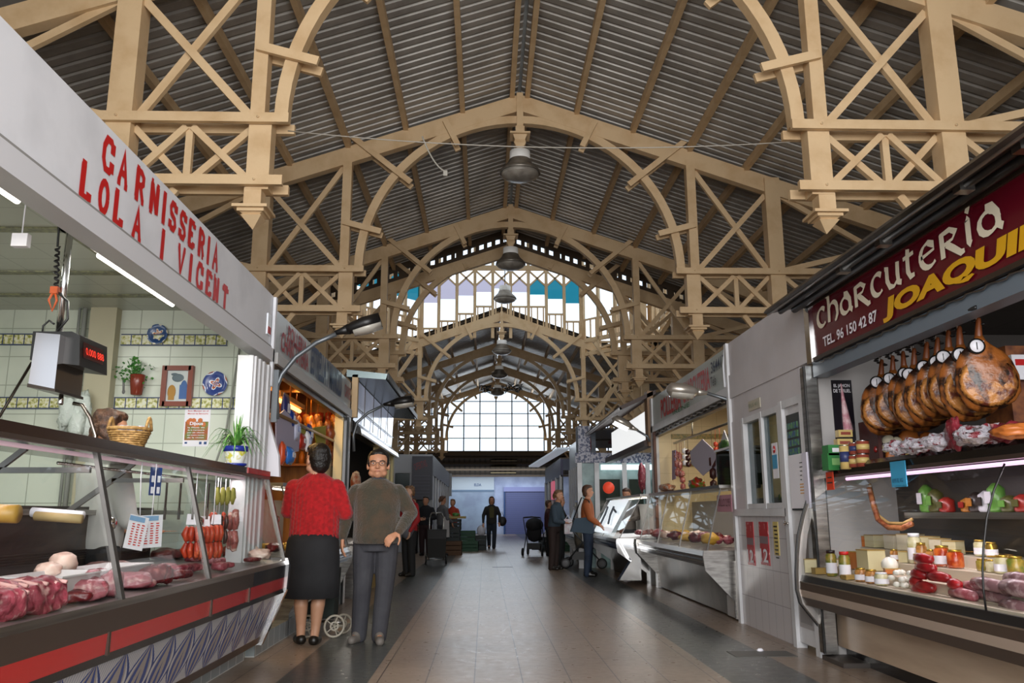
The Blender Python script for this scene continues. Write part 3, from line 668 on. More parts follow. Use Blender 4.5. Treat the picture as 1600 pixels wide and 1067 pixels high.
# ---------------------------------------------------------------- counter of stall 1
def counter_tile():
    mt=mat('blue_pattern_tile','#b9bac0',.25); g=N(mt); bs=g.n['Principled BSDF']; P=g.coord(True); x,y,z=g.xyz(P)
    u=g.math('SUBTRACT',g.math('FLOORED_MODULO',g.math('DIVIDE',y,.3),1.0),.5); v=g.math('DIVIDE',g.math('SUBTRACT',z,.18),.34)
    au=g.math('ABSOLUTE',u)
    wv=g.math('MULTIPLY',g.math('SINE',g.math('MULTIPLY',v,PI)),.5)
    d=g.math('DIVIDE',au,g.math('MAXIMUM',wv,.05)); 
    s=g.math('SINE',g.math('ADD',g.math('MULTIPLY',d,10.0),g.math('MULTIPLY',v,5.0)))
    nn=g.noise(P,45,3)
    k=g.math('MULTIPLY',g.math('LESS_THAN',d,1.05),g.math('GREATER_THAN',g.math('ADD',s,g.math('MULTIPLY',nn,.8)),.45))
    c=g.mix(g.math('LESS_THAN',d,.75),hexc('#c9c6c4'),hexc('#a59c95')); c=g.mix(k,c,hexc('#41538e'))
    e=g.math('MULTIPLY',g.math('GREATER_THAN',d,.95),g.math('LESS_THAN',d,1.12)); c=g.mix(e,c,hexc('#38497f'))
    w2=g.math('MULTIPLY',g.math('GREATER_THAN',d,1.12),g.math('LESS_THAN',g.math('PINGPONG',y,.012),.003)); c=g.mix(w2,c,hexc('#8d93aa'))
    g.l.new(c,bs.inputs['Base Color']); return mt
CTILE=counter_tile()
GREYM=mat('grey_chrome','#6f6c69',.35,1)
BROWNB=mat('brown_grey_band','#5a4c44',.28,.6); REDB=mat('gloss_red_band','#b31217',.2,coat=.4); BLKB=mat('gloss_black_band','#1c1b1c',.15)
ADDEDGLOW=mat('added_case_tube','#c9a9b4',.5,emit=.5)
ct=thing('butcher_counter','long glass-fronted butcher counter with red stripe and blue patterned tiles','counter',(-2.1,4,0))
ya,yb=1.2,7.0
def pr(prof,m,nm,a=ya,b_=yb): return fixnorm(B().prism(prof,a,b_).build(nm,m,ct))
pr([(-1.9,0),(-3.0,0),(-3.0,.15),(-1.9,.15)],mat('plinth_tile','#8e9595',.3,tile=('y','z',.2,.32,'#d5d6d2',.006)),'tiled_plinth',ya,7.02)
pr([(-1.77,.14),(-3,.14),(-3,.2),(-1.745,.2)],BROWNB,'lower_rail')
pr([(-1.745,.2),(-1.95,.2),(-1.95,.52),(-1.625,.52)],CTILE,'patterned_tile_panel')
pr([(-1.60,.52),(-1.95,.52),(-1.95,.555),(-1.597,.555)],BLKB,'dark_strip')
pr([(-1.597,.555),(-1.95,.555),(-1.95,.64),(-1.592,.64)],REDB,'red_stripe')
pr([(-1.592,.64),(-1.95,.64),(-1.95,.735),(-1.588,.735)],BROWNB,'grey_band',ya,6.0); pr([(-1.592,.64),(-1.95,.64),(-1.95,.735),(-1.588,.735)],BLKB,'black_band',6.0,yb)
pr([(-1.588,.735),(-1.95,.735),(-1.95,.765),(-1.60,.765)],STEEL,'bumper_rail')
b=B()
for y_ in (3.75,5.1,5.9): b.box(-1.6,-1.585,y_,y_+.02,.55,.645)
b.build('joint_strip',BROWNB,ct)
pr([(-1.95,.2),(-3,.2),(-3,.76),(-1.95,.76)],STEEL,'case_body')
DECK=mat('case_deck','#7c7674',.35,.4)
B().prism([(-1.6,.765),(-2.5,.80),(-2.5,.76),(-1.6,.75)],ya,yb).build('display_deck',DECK,ct)
b=B().prism([(-2.5,.78),(-2.55,.78),(-2.55,1.18),(-2.5,1.18)],ya,6.5); 
for k in range(5): b.box(-2.5,-2.49,ya,6.4,.86+k*.014,.866+k*.014)
b.build('steel_back_panel',mat('dark_case_steel','#5d5654',.3,.8,noise=(2,'#4a4444',.4,.6),stretch=(1,.3,5)),ct)
B().prism([(-2.45,1.16),(-2.95,1.18),(-2.95,1.15),(-2.45,1.13)],ya,yb).build('work_ledge',STEEL,ct)
B().prism([(-1.775,1.43),(-2.4,1.44),(-2.4,1.475),(-1.775,1.475)],ya,yb).build('top_shelf',mat('top_shelf_brown','#3a2a25',.16,.3),ct)
B().box(-1.78,-1.768,6.35,7.0,1.432,1.474).build('red_shelf_edge',REDB,ct); B().box(-1.79,-1.77,ya,yb,1.41,1.43).build('top_rail',BROWNB,ct)
gy=[1.3,2.6,3.9,5.1,6.97]
for a,c in zip(gy[:-1],gy[1:]):
    B().add([(-1.615,a,.77),(-1.615,c,.77),(-1.79,c,1.41),(-1.79,a,1.41)],[(0,1,2,3)]).build('front_glass',GLASS,ct)
B().add([(-1.615,6.99,.77),(-2.5,6.99,.79),(-2.4,6.99,1.42),(-1.79,6.99,1.41)],[(0,1,2,3)]).build('end_glass',GLASS,ct)
for y_ in gy:
    B().bar((-1.608,y_,.76),(-1.783,y_,1.42),.035,.02,(1,0,.27)).build('glass_post',GREYM,ct)
    if y_<6:
        b=B().bar((-1.80,y_,1.33),(-2.22,y_,1.33),.02,.025); b.bar((-2.22,y_,1.33),(-2.1,y_,1.43),.02,.025,(1,0,0)); b.bar((-2.22,y_,1.33),(-2.5,y_,1.12),.02,.03,(1,0,0)); b.build('bracket_arm',GREYM,ct)
    b=B().lathe([(.022,-.01),(.03,0),(.022,.02)],(-1.70,y_+.03,1.09),12,ax='x')
    b.build('glass_clamp',CHROME,ct)
fixnorm(B().prism([(-1.585,.785),(-1.575,.73),(-1.585,.54),(-1.76,.12),(-1.82,.12),(-1.70,.54),(-1.75,.79)],6.98,7.04).build('end_cap',CHROME,ct))
B().prism([(-1.62,.75),(-1.61,.54),(-1.78,.15),(-2.8,.15),(-2.8,.77)],6.99,7.02).build('end_panel',mat('pale_end_panel','#c9c9c9',.3,.3),ct)
B().tube([(-1.85,1.3,1.40),(-1.85,6.9,1.40)],.01,8).build('added_case_lamp',ADDEDGLOW,ct)  # added tube along the case top, glowing weakly pink
B().tube([(-2.1,4.2,1.38),(-2.1,6.9,1.38)],.008,8).build('hanging_rail',CHROME,ct)
area('case_fill_light',(-1.9,4.0,1.39),(-1.9,4.01,0),.04,5,14,(1,.86,.88))  # added fill light that brightens the inside of the butcher case
# continuing plinth/wall beyond counter
solo(B().box(-1.98,-1.86,7.17,11.5,0,.15),'tiled_step',mat('plinth_tile','#8e9595'),'low grey tiled step along the foot of the stalls behind the woman','step')
# ---- meat
def meatmat(nm,c1,c2,c3,sc=6,st=(1,1,1),rough=.32):
    if nm in MC: return MC[nm]
    mt=mat(nm,c1,rough,spec=.5); g=N(mt); bs=g.n['Principled BSDF']; v=g.coord(False)
    m=g.new('ShaderNodeMapping'); m.inputs['Scale'].default_value=st; g.l.new(v,m.inputs[0]); n=g.noise(m.outputs[0],sc,5,.6)
    g.l.new(g.ramp(n,[(.36,c1),(.48,c2),(.56,c2),(.64,c3)]),bs.inputs['Base Color'])
    bn=g.new('ShaderNodeBump'); bn.inputs['Strength'].default_value=.5; bn.inputs['Distance'].default_value=.01; g.l.new(n,bn.inputs['Height']); g.l.new(bn.outputs[0],bs.inputs['Normal']); return mt
RIB=meatmat('rib_meat','#5e1420','#8a3a46','#b48582',16,(1,3,1)); BEEF=meatmat('beef_meat','#3c0a0e','#63141b','#955653',12); PINK=meatmat('pork_meat','#7a2833','#a05c64','#bf9692',10,(1,1,3))
CHICK=meatmat('chicken_meat','#d9a795','#e8c7b8','#f2ddd0',6); CHOR=meatmat('chorizo_meat','#8a1f0e','#b5381b','#d96a40',16); DARKS=meatmat('blood_sausage','#1f1010','#3a1a18','#5a2a24',14); SALA=meatmat('salami_meat','#6b2a2a','#9c5550','#d8b8ac',22)
def lump(px,py,z,r,m,name,label,cat='meat',group=None,rz=0,amp=.45,fq=2.2,seed=1,parts=None,tilt=0):
    p=at(px,py,z=z); R=Matrix.Rotation(rz,3,'Z')@Matrix.Rotation(tilt,3,'Y')
    b=B().ell((p.x,p.y,z+r[2]*.8),r,22,13,0,R,amp,fq,seed); return solo(b,name,m,label,cat,group)
G='cuts of meat in the butcher counter'
def slab(px,py,z,sz,m,label,rz=0,seed=1,tilt=0,group=G,bone=None):
    sz=(sz[0]*.95,sz[1]*.9,sz[2]*.75); z=z-.005
    p=at(px,py-6,z=z+sz[2]*.5); lim=-1.655-max(sz[1],sz[0]*abs(math.cos(rz)))*.85
    if p.x>lim: p=at(px,py-6,x=lim); p.z=z+sz[2]*.5
    t=thing('meat_cut',label,'meat',(p.x,p.y,z+sz[2]*.5),group)
    b=B(); R=Matrix.Rotation(rz,3,'Z')@Matrix.Rotation(tilt,3,'Y'); nx=30; ring=[]
    for i in range(nx+1):
        u=i/nx*2-1; e=(1-abs(u)**5)**.5*.95+.05; rr=[]
        for j in range(28):
            a=2*PI*j/28; ca,sa=math.cos(a),math.sin(a); q=(abs(ca)**4+abs(sa)**4)**-.25
            d=Vector((u*sz[0],ca*q*sz[1]*e,sa*q*sz[2]*e)); k=1+.5*mnoise.noise(d*8+Vector((seed*5,0,seed)))+.25*mnoise.noise(d*22+Vector((seed*5,0,seed)))+.12*mnoise.noise(d*60); rr.append(p+R@Vector((d.x,d.y*k,d.z*k)))
        ring.append(rr)
    b.rings(ring); b.build('flesh',m,t)
    if bone:
        b=B()
        for k in range(bone):
            u=(k+.5)/bone*2-1; b.tube([p+R@Vector((u*sz[0]*.9,-sz[1]*.85,sz[2]*.75)),p+R@Vector((u*sz[0]*.9,0,sz[2]*.98)),p+R@Vector((u*sz[0]*.9,sz[1]*.8,sz[2]*.7))],.008,6)
        b.build('rib_bone',mat('bone','#c99a94',.5),t)
    return t
slab(28,955,.80,(.17,.13,.085),RIB,'rack of pink ribs in the near left corner of the butcher counter',1.3,1,bone=6)
slab(-30,985,.80,(.14,.12,.07),RIB,'second rack of ribs half cut off by the left picture edge',1.1,7,bone=5)
slab(112,945,.80,(.15,.09,.06),PINK,'large pale pink pork joint lying behind the front glass',.5,2)
slab(160,925,.80,(.09,.085,.08),PINK,'thick pork joint with pale fat end beside the first glass post',.2,3)
slab(95,970,.79,(.12,.05,.035),BEEF,'flat dark red steak in front of the pork joint',.3,4)
slab(75,928,.80,(.12,.06,.045),BEEF,'red shank with white sinew behind the ribs',.2,5)
slab(205,920,.80,(.10,.07,.045),PINK,'marbled pork slice just right of the first glass post',.4,6)
slab(243,912,.80,(.12,.07,.06),BEEF,'block of deep red beef with a cut face in the middle pane',1.4,8)
slab(228,895,.81,(.13,.06,.04),BEEF,'long strip of red beef behind the beef block',1.3,9)
slab(215,938,.79,(.09,.06,.03),RIB,'small fatty chop lying against the middle glass',.2,10)
slab(290,893,.80,(.14,.06,.03),RIB,'tray of sliced streaky bacon near the second glass post',1.3,11)
slab(335,882,.80,(.12,.06,.03),PINK,'pile of pink sliced pork past the second glass post',1.3,12)
slab(265,872,.82,(.22,.08,.05),meatmat('dark_cut','#3a1c1c','#6d3a38','#9c7a74',8),'dark red packed meats at the back of the middle pane',1.4,13)
slab(170,893,.83,(.2,.06,.04),meatmat('dark_cut','#3a1c1c','#6d3a38','#9c7a74',8),'row of dark cuts at the back by the first post',1.4,14)
lump(385,870,.80,(.10,.08,.05),CHICK,'chicken','pale plucked chicken lying at the far end of the butcher counter','chicken','poultry in the butcher counter',.3)
lump(405,872,.80,(.09,.07,.04),CHICK,'chicken','smaller pale chicken piece closest to the end glass','chicken','poultry in the butcher counter',.9,seed=3)
lump(365,868,.80,(.11,.07,.05),CHOR,'minced_meat','heap of bright red minced sausage meat beside the chickens',seed=9,amp=.7,fq=4)
for i,(px,py,sz,m,lb) in enumerate(((140,912,(.10,.05,.04),BEEF,'lean red meat piece behind the pale pork joint'),(182,905,(.11,.05,.04),RIB,'marbled strip just behind the first glass post'),(255,893,(.12,.05,.03),PINK,'pale pork chops behind the beef block'),(310,878,(.12,.05,.035),RIB,'streaky ribs between the bacon tray and the sliced pork'),(280,905,(.09,.05,.03),BEEF,'small dark steak at the foot of the second post'),(350,890,(.10,.04,.03),RIB,'thin bacon slices past the second post, at the front glass'),(20,925,(.12,.05,.05),BEEF,'dark beef hunk behind the near rib rack'),(395,880,(.09,.04,.02),BEEF,'flat red slices at the far front corner'))):
    slab(px,py,.80,sz,m,lb,1.2,20+i)
# white tray with chickens
p=at(88,905,z=.86); t=thing('white_tray','white plastic tray with chicken pieces in the butcher counter','tray',(p.x,p.y,.80),'white trays in the butcher counter')
def tray(p,t,wx,wy,h,m):
    b=B(); o=[(-wx,-wy),(wx,-wy),(wx,wy),(-wx,wy)]; z=p.z
    ri=lambda k,zz:[(p.x+a*k,p.y+c*k,zz) for a,c in o]
    b.rings([ri(.85,z),ri(1,z+h),ri(1.06,z+h),ri(1.06,z+h+.006),ri(.97,z+h+.006),ri(.82,z+.01)],True,0,False); return b.build('tray_shell',m,t)
TRAYM=mat('tray_white','#cfcaca',.4)
tray(Vector((p.x,p.y,.81)),t,.13,.22,.07,TRAYM)
lump(98,893,.87,(.06,.07,.05),CHICK,'chicken','rounded pale chicken breast heaped in the white tray','chicken','poultry in the butcher counter',0,.15)
lump(75,900,.86,(.05,.06,.035),CHICK,'chicken','small chicken piece at the left of the white tray','chicken','poultry in the butcher counter',0,.3,seed=4)
p=at(170,882,z=.88); t=thing('white_tray','shallow white tray behind the first glass post','tray',(p.x,p.y,.83),'white trays in the butcher counter'); tray(Vector((p.x,p.y,.83)),t,.12,.25,.04,TRAYM)
# rolls on ledge
b=B().tube([at(-25,802,y=3.3),at(28,803,y=3.3)],.035,14); solo(b,'sausage_roll',mat('yellow_wrap','#a8813a',.4),'yellow wrapped mortadella roll lying on the ledge at the far left','cold meat')
b=B().tube([at(50,800,y=3.9),at(130,806,y=3.9)],.022,12); solo(b,'paper_roll',PAPER,'white paper roll lying behind the counter glass','paper roll')
b=B().tube([at(55,806,y=3.8),at(128,811,y=3.8)],.02,12); solo(b,'paper_roll',mat('kraft_paper','#a08a5e',.6),'brown paper roll lying beside the white roll','paper roll')
# hanging price sheets
for i,(px,py,w_,h_,lb) in enumerate(((219,832,.062,.17,'white price sheet with red print, the left of the hanging pair'),(236,830,.075,.17,'white price sheet with red handwriting, hanging in front of the other'))):
    p=at(px,py,x=-1.78); 
    t=thing('price_sheet',lb,'sign',(p.x,p.y,p.z-h_/2),'price sheets hanging inside the glass')
    ax=.18 if i==0 else -.03; yy=p.y; X=-1.78-.02*(1-i)
    u=Vector((.45,.89,0)); v=Vector((0,0,1)); q=lambda a,c:Vector((X,yy,p.z))+u*(a*math.cos(ax)+c*math.sin(ax))*1+v*(c*math.cos(ax)-a*math.sin(ax))
    b=B().add([q(-w_,-h_/2),q(w_,-h_/2),q(w_,h_/2),q(-w_,h_/2)],[(0,1,2,3)]); b.build('sheet',PAPER,t)
    b=B(); n_=Vector((.89,-.45,0))*.002
    for k in range(3):
        for j in range(9): 
            a=-w_*.6+k*w_*.5; c=-h_*.38+j*h_*.075; b.add([q(a,c)+n_,q(a+w_*.28*rnd.uniform(.5,1.2),c)+n_,q(a+w_*.28,c+.006)+n_,q(a,c+.006)+n_],[(0,1,2,3)])
    b.build('red_writing',mat('red_ink','#d0413c',.6),t)
    B().add([q(-w_,h_/2-.03)+n_,q(w_*.6,h_/2-.03)+n_,q(w_*.6,h_/2-.005)+n_,q(-w_,h_/2-.005)+n_],[(0,1,2,3)]).build('blue_heading',mat('pale_blue','#7fa5c9',.6),t)
    B().tube([q(0,h_/2),Vector((X,yy,1.32)),Vector((X,yy,1.4))],.003,4).build('string',PAPER,t)
p=at(243,752,x=-1.79); b=B(); u=Vector((.45,.89,0))
t=thing('blue_card','blue card with white pictures stuck inside the glass above the price sheets','card',(p.x,p.y,p.z-.06))
b.add([p+u*a+Vector((0,0,c)) for a,c in ((-.04,-.075),(.04,-.075),(.04,.075),(-.04,.075))],[(0,1,2,3)]); b.build('sheet',mat('card_blue','#24407c',.4),t)
b=B()
for k in range(4): q_=p+u*(-.02+.04*(k%2))+Vector((.003,-.003,-.045+.06*(k//2))); b.add([q_+u*a+Vector((0,0,c)) for a,c in ((-.01,-.02),(.01,-.02),(.01,.015),(-.01,.015))],[(0,1,2,3)])
b.build('printed_motif',PAPER,t)
# hanging sausages
def links(name,px,py0,py1,y,r,m,label,n=5,group='sausages hanging in the butcher counter'):
    a=at(px,py0,y=y); c=at(px,py1,y=y); b=B(); L=(a.z-c.z)
    t=thing(name,label,'sausage',(a.x,y,c.z),group)
    for k in range(n):
        th=2*PI*k/n; x=a.x+.045*math.cos(th); yy=y+.045*math.sin(th)
        for j in range(max(2,int(L/.11))):
            q=max(2,int(L/.11)); z0=a.z-L*j/q; z1=a.z-L*(j+1)/q; b.tube([(x,yy,z0),(x+.006,yy,z0-.01),(x+.012*math.cos(th),yy,(z0+z1)/2),(x+.006,yy,z1+.01),(x,yy,z1)],[.004,r*.8,r,r*.8,.004],7)
    b.build('sausage_links',m,t); B().tube([(a.x,y,a.z),(a.x,y,1.385)],.003,4).build('string',PAPER,t)
for i,(px,y0,y1,yy,r,m,n,lb) in enumerate(((303,822,872,5.35,.019,CHOR,8,'bunch of orange-red chorizos hanging left of the second post'),(318,822,874,5.5,.019,CHOR,8,'bunch of orange-red chorizos touching the second post'),(333,820,872,5.75,.019,CHOR,8,'bunch of orange-red chorizos right of the second post'),
   (342,805,850,6.0,.016,DARKS,4,'bunch of black blood sausages hanging beside the chorizos'),(357,795,862,6.2,.03,SALA,1,'long pale salami hanging in the last pane'),(350,800,858,6.3,.028,SALA,1,'salami hanging just behind the long pale one'),(338,800,828,6.1,.018,CHOR,3,'short red sausages hung high with white tags'))):
    links('hanging_sausages',px,y0,y1,yy,r,m,lb,n)
b=B()
for i in range(4): p=at(340+i*8,775,y=5.9+.1*i); b.ell((p.x,p.y,p.z),(.02,.02,.06),amp=.4,seed=i)
solo(b,'dried_herbs',mat('dry_yellow','#8f8a3a',.7),'bunch of yellowish dried herbs at the top of the last pane','herbs')
for i,(px,py) in enumerate(((300,812),(320,815),(338,812),(372,808))):
    p=at(px,py,y=5.3+.3*i); b=B().add([(p.x-.035,p.y,p.z-.03),(p.x+.035,p.y,p.z-.03),(p.x+.03,p.y,p.z+.035),(p.x-.03,p.y,p.z+.035)],[(0,1,2,3)])
    solo(b,'price_tag',PAPER,['small white price tag left of the second post','small white price tag on the second post','small white tag on the dark sausages','small white tag beside the long salami'][i],'price tag','tags on the hanging sausages')
for i in range(4):
    p=at(258+i*22,795,y=5.2+.05*i); b=B().bar((p.x,p.y,1.32),(p.x,p.y,1.17),.03,.003); b.bar((p.x,p.y,1.17),(p.x,p.y,1.10),.014,.012)
    solo(b,'butcher_knife',mat('knife_dark','#4a4642',.3,.8),['broad dark knife hanging at the back, leftmost of four','broad dark knife hanging second of four','broad dark knife hanging third of four','broad dark knife hanging rightmost of four'][i],'knife','knives hanging behind the counter')
# ---- things on the shelf
p=at(201,690,x=-2.0); bx,by,bz=p.x,p.y,1.475
t=thing('wicker_basket','pale wicker basket with a tall arched handle on the counter top','basket',(bx,by,bz))
b=B()
for k in range(9):
    z=bz+.01+k*.012; r=.07+k*.0045; b.tube([(bx+r*math.cos(a_)*(1+.03*(-1)**(i+k)),by+r*math.sin(a_)*(1+.03*(-1)**(i+k)),z) for i,a_ in enumerate([2*PI*q/28 for q in range(28)])],.0065,5,closed=True)
for q in range(14): a_=2*PI*q/14; b.tube([(bx+.068*math.cos(a_),by+.068*math.sin(a_),bz),(bx+.11*math.cos(a_),by+.11*math.sin(a_),bz+.12)],.004,4)
b.lathe([(.01,0),(.07,0),(.07,.01)],(bx,by,bz),16); WICK=mat('wicker','#c39a5e',.6,noise=(40,'#8f6a38',.4,.6)); b.build('woven_body',WICK,t)
b=B(); b.tube([(bx+.112*math.cos(2*PI*q/28),by+.112*math.sin(2*PI*q/28),bz+.125) for q in range(28)],.01,6,closed=True); b.build('rim',WICK,t)
for s in (-1,1): b=B(); b.tube([(bx-.05*0+s*.105,by-.04+.08*q/8,bz+.12+.07*math.sin(PI*q/8)) for q in range(9)],.009,6); b.build('handle',WICK,t)
b=B()
for i in range(6): b.ell((bx+rnd.uniform(-.05,.06),by+rnd.uniform(-.05,.05),bz+.125),(.035,.03,.02),amp=.6,seed=i)
b.build('folded_napkin',mat('blue_white_cloth','#b9bccd',.7,noise=(40,'#5a6aa5',.5,.6)),t)
# spider plant
p=at(384,733,z=1.475); px_,py_=p.x-.03,p.y
px_,py_=-1.875,6.36
t=thing('potted_spider_plant','spider plant in a blue and yellow glazed pot on the red end of the counter','potted plant',(px_,py_,1.475))
B().lathe([(.05,0),(.085,.012),(.09,.028),(.084,.028),(.06,.012)],(px_,py_,1.475),22).build('saucer',mat('cobalt_glaze','#26348c',.15),t)
B().lathe([(.056,.012),(.06,.02),(.082,.12),(.08,.125)],(px_,py_,1.475),24).build('pot',mat('yellow_glaze','#c9c34a',.2,noise=(14,'#e6e8e0',.42,.5)),t)
B().lathe([(.082,.115),(.092,.118),(.094,.155),(.085,.157),(.08,.13)],(px_,py_,1.475),24).build('pot_rim',mat('cobalt_glaze','#26348c'),t)
b=B()
for i in range(70):
    a=rnd.uniform(0,2*PI); L=rnd.uniform(.16,.34); up=rnd.uniform(.1,.24); w_=.0085; d=Vector((math.cos(a),math.sin(a),0)); sd=Vector((-d.y,d.x,0)); st=Vector((px_,py_,1.61)); vs_=[];n_=9
    if i<10: L*=.25; up=rnd.uniform(.2,.28)
    for k in range(n_):
        u=k/(n_-1); c=st+d*(L*u*.75)+Vector((0,0,up*math.sin(min(u*2.0,2.9))*1.0-(u**2)*L*.55 if i>=10 else up*u)); ww=w_*(1-u**2*.85); vs_+= [c-sd*ww,c+Vector((0,0,-.002)),c+sd*ww]
    fs=[]
    for k in range(n_-1): o=k*3; fs+=[(o,o+1,o+4,o+3),(o+1,o+2,o+5,o+4)]
    b.add(vs_,fs,0,True)
b.build('leaves',mat('spider_leaf','#4f8a3a',.45,noise=(18,'#8fb060',.5,.65)),t)
p=at(364,734,z=1.475)
t=thing('coffee_cup','white coffee cup on its saucer next to the spider plant','cup',(p.x,p.y,1.475)); cx,cy=p.x-.03,p.y
B().lathe([(.03,0),(.06,.01),(.065,.015),(.03,.008)],(cx,cy,1.475),20).build('saucer',PAPER,t); B().lathe([(.018,.012),(.03,.03),(.034,.06),(.031,.06),(.025,.02)],(cx,cy,1.475),18).build('cup_body',PAPER,t); B().tube([(cx+.033,cy,1.525),(cx+.05,cy,1.52),(cx+.048,cy,1.505),(cx+.03,cy,1.5)],.004,6).build('handle',PAPER,t)
# white cardboard wedge right of plant
q=[at(a,c,y=7.2) for a,c in ((404,650),(415,640),(436,712),(437,745),(404,742))]
b=B(); b.add([(v.x,7.18,v.z) for v in q]+[(v.x,7.24,v.z) for v in q],[(0,1,2,3,4),(9,8,7,6,5)]+[(i,(i+1)%5,5+(i+1)%5,5+i) for i in range(5)])
o=fixnorm(b.build('side_board',PAPER)); tag(o,'white sloping side board between the butcher counter and the red-dressed woman','board')
# ================================================================ more LEFT stalls
AMB=mat('amber_wood','#8a4f1c',.5,noise=(3,'#5c2f10',.4,.7),stretch=(1,1,5)); AMBW=mat('amber_wall','#9a6228',.6,noise=(2.5,'#6b3d16',.4,.7),stretch=(4,4,.6))
def box_stall(name,label,side,x,y0,y1,depth,zb,zt,fas,wall,ceil,group=None,end=True,near=False,zc=None):
    """generic shell: side -1 left, +1 right; x = front plane"""
    t=thing(name,label,'market stall',(x+side*.3,(y0+y1)/2,0),group)
    X=lambda a,b:sorted((x+side*a,x+side*b)); zc=zc or zt-.1
    B().box(*X(0,.1),y0,y1,zb,zt).build('fascia_board',fas,t)
    B().box(*X(.1,depth),y0,y1,zc,zc+.05).build('stall_ceiling',ceil,t)
    B().box(*X(depth-.06,depth),y0,y1,0,zc).build('rear_wall',wall,t)
    B().box(*X(.04,depth),y1-.06,y1,0,zc).build('end_wall',wall,t)
    if near: B().box(*X(.04,depth),y0,y0+.06,0,zc).build('near_wall',wall,t)
    return t
s2_=box_stall('poultry_stall','amber-lit poultry and charcuterie stall behind the woman, blue lettering on its fascia',-1,XL,7.24,11.4,1.65,2.42,2.9,mat('translucent_sign','#c3cace',.25,noise=(.8,'#aab4bb',.35,.7)),AMBW,AMB,None)
for a,b_,c,d_ in ((7.24,11.4,2.42,2.52),): B().box(XL-.0,XL+.03,a,b_,c,d_).build('fascia_sill',mat('sill_grey','#b9b9b9',.4),s2_)
B().box(XL-.06,XL,7.3,11.3,2.36,2.42).build('shutter_slot',DKMET,s2_)
b=B().box(XL-.1,XL+.02,11.2,11.4,0,2.42); b.box(XL-.12,XL-.1,10.95,11.2,0,2.42); b.build('door_post',ALU,s2_)
B().box(XL-.11,XL,10.9,10.97,.9,2.42).build('cream_post',mat('cream_trim','#d9c79a',.5),s2_)
B().box(XL+.005,XL+.03,11.16,11.2,.0,2.4).build('black_gasket',BLACK,s2_)
B().tube([(XL-.12,7.35,2.06),(XL-.12,11.0,2.06)],.018,8).build('hanging_rail',mat('warm_rail','#a58a6a',.3,.8),s2_)
def lt2(txt,p0,p1,h,m,t=None,x=None,n='lettering',bold=.01): 
    xx=(XL+.006) if x is None else x
    a=at(*p0,x=xx); c=at(*p1,x=xx); a.z=c.z=(a.z+c.z)/2
    return letters(n,txt,m,t,a,c,h,(1,0,0) if xx<0 else (-1,0,0),bold)
OLD=mat('faded_red_letters','#9a1f30',.4); BLU=mat('blue_letters','#173a66',.4)
lt2('POLLERIA',(449,532),(478,556),.14,OLD,s2_,bold=.025); lt2('CHARCUTERIA',(438,548),(481,579),.17,OLD,s2_,bold=.025)
lt2('ESTRELLA Y MANOLO',(485,583),(533,618),.29,BLU,s2_,bold=.035); lt2('CARNES',(538,618),(547,626),.16,OLD,s2_)
area('tube_amber',(-2.3,9.2,2.66),(0,0,0),.1,3.2,38,(1,.62,.22))
for i,x in enumerate((-2.25,-2.9)):
    t=thing('amber_tube',['amber fluorescent tube nearer the front of the poultry stall','amber fluorescent tube deeper inside the poultry stall'][i],'light',(x,9,2.7),'amber tubes')
    P0,P1=(at(436,622,x=-2.15),at(468,645,x=-2.15)) if i==0 else (at(455,656,x=-2.7),at(512,682,x=-2.7)); zt_=(P0.z+P1.z)/2; t.location=(P0.x,(P0.y+P1.y)/2,zt_)
    B().tube([(P0.x,P0.y,zt_),(P0.x,P1.y,zt_)],.022,8).build('lit_tube',mat('amber_emit','#ffb95a',.5,emit=5),t); B().box(P0.x-.04,P0.x+.04,P0.y-.1,P1.y+.1,zt_+.03,zt_+.08).build('batten',AMBW,t); B().tube([(P0.x,(P0.y+P1.y)/2,zt_+.08),(P0.x,(P0.y+P1.y)/2,2.8)],.01,6).build('rod',AMB,t)
b=B()
for z_ in (1.55,1.9,2.22): b.box(XL-1.6,XL-1.32,7.4,11.3,z_,z_+.03)
for y_ in (7.9,8.9,9.9,10.8): b.box(XL-1.6,XL-1.3,y_,y_+.05,1.0,2.75)
b.build('wooden_shelving',AMB,s2_)
b=B()
for y_ in (8.2,9.4,10.4): b.box(XL-1.4,XL-.1,y_,y_+.06,2.62,2.76)
b.box(XL-.75,XL-.68,7.4,11.2,2.56,2.63); b.build('ceiling_joist',AMBW,s2_)
rq=random.Random(12); AC=[mat('amber_jar','#b5651c',.3),mat('dark_bottle','#3a2210',.2),mat('red_tin','#8a2a14',.4),mat('golden_food','#b8742a',.5,noise=(9,'#7d3f14',.4,.6))]
for k in range(24):
    z_=(1.58,1.93,2.25)[k%3]; y_=7.6+.15*k; h_=rq.uniform(.12,.24); r_=rq.uniform(.035,.06)
    solo(B().lathe([(r_,0),(r_,h_*.7),(r_*.5,h_*.85),(r_*.5,h_)],(XL-1.44,y_,z_),12),'shelf_jar',AC[rq.randrange(4)],'jar or bottle on the %s shelf of the amber stall, %s from the near end'%(('lowest','middle','top')[k%3],ORD[k//3]),'jar','jars on the shelves of the amber stall')
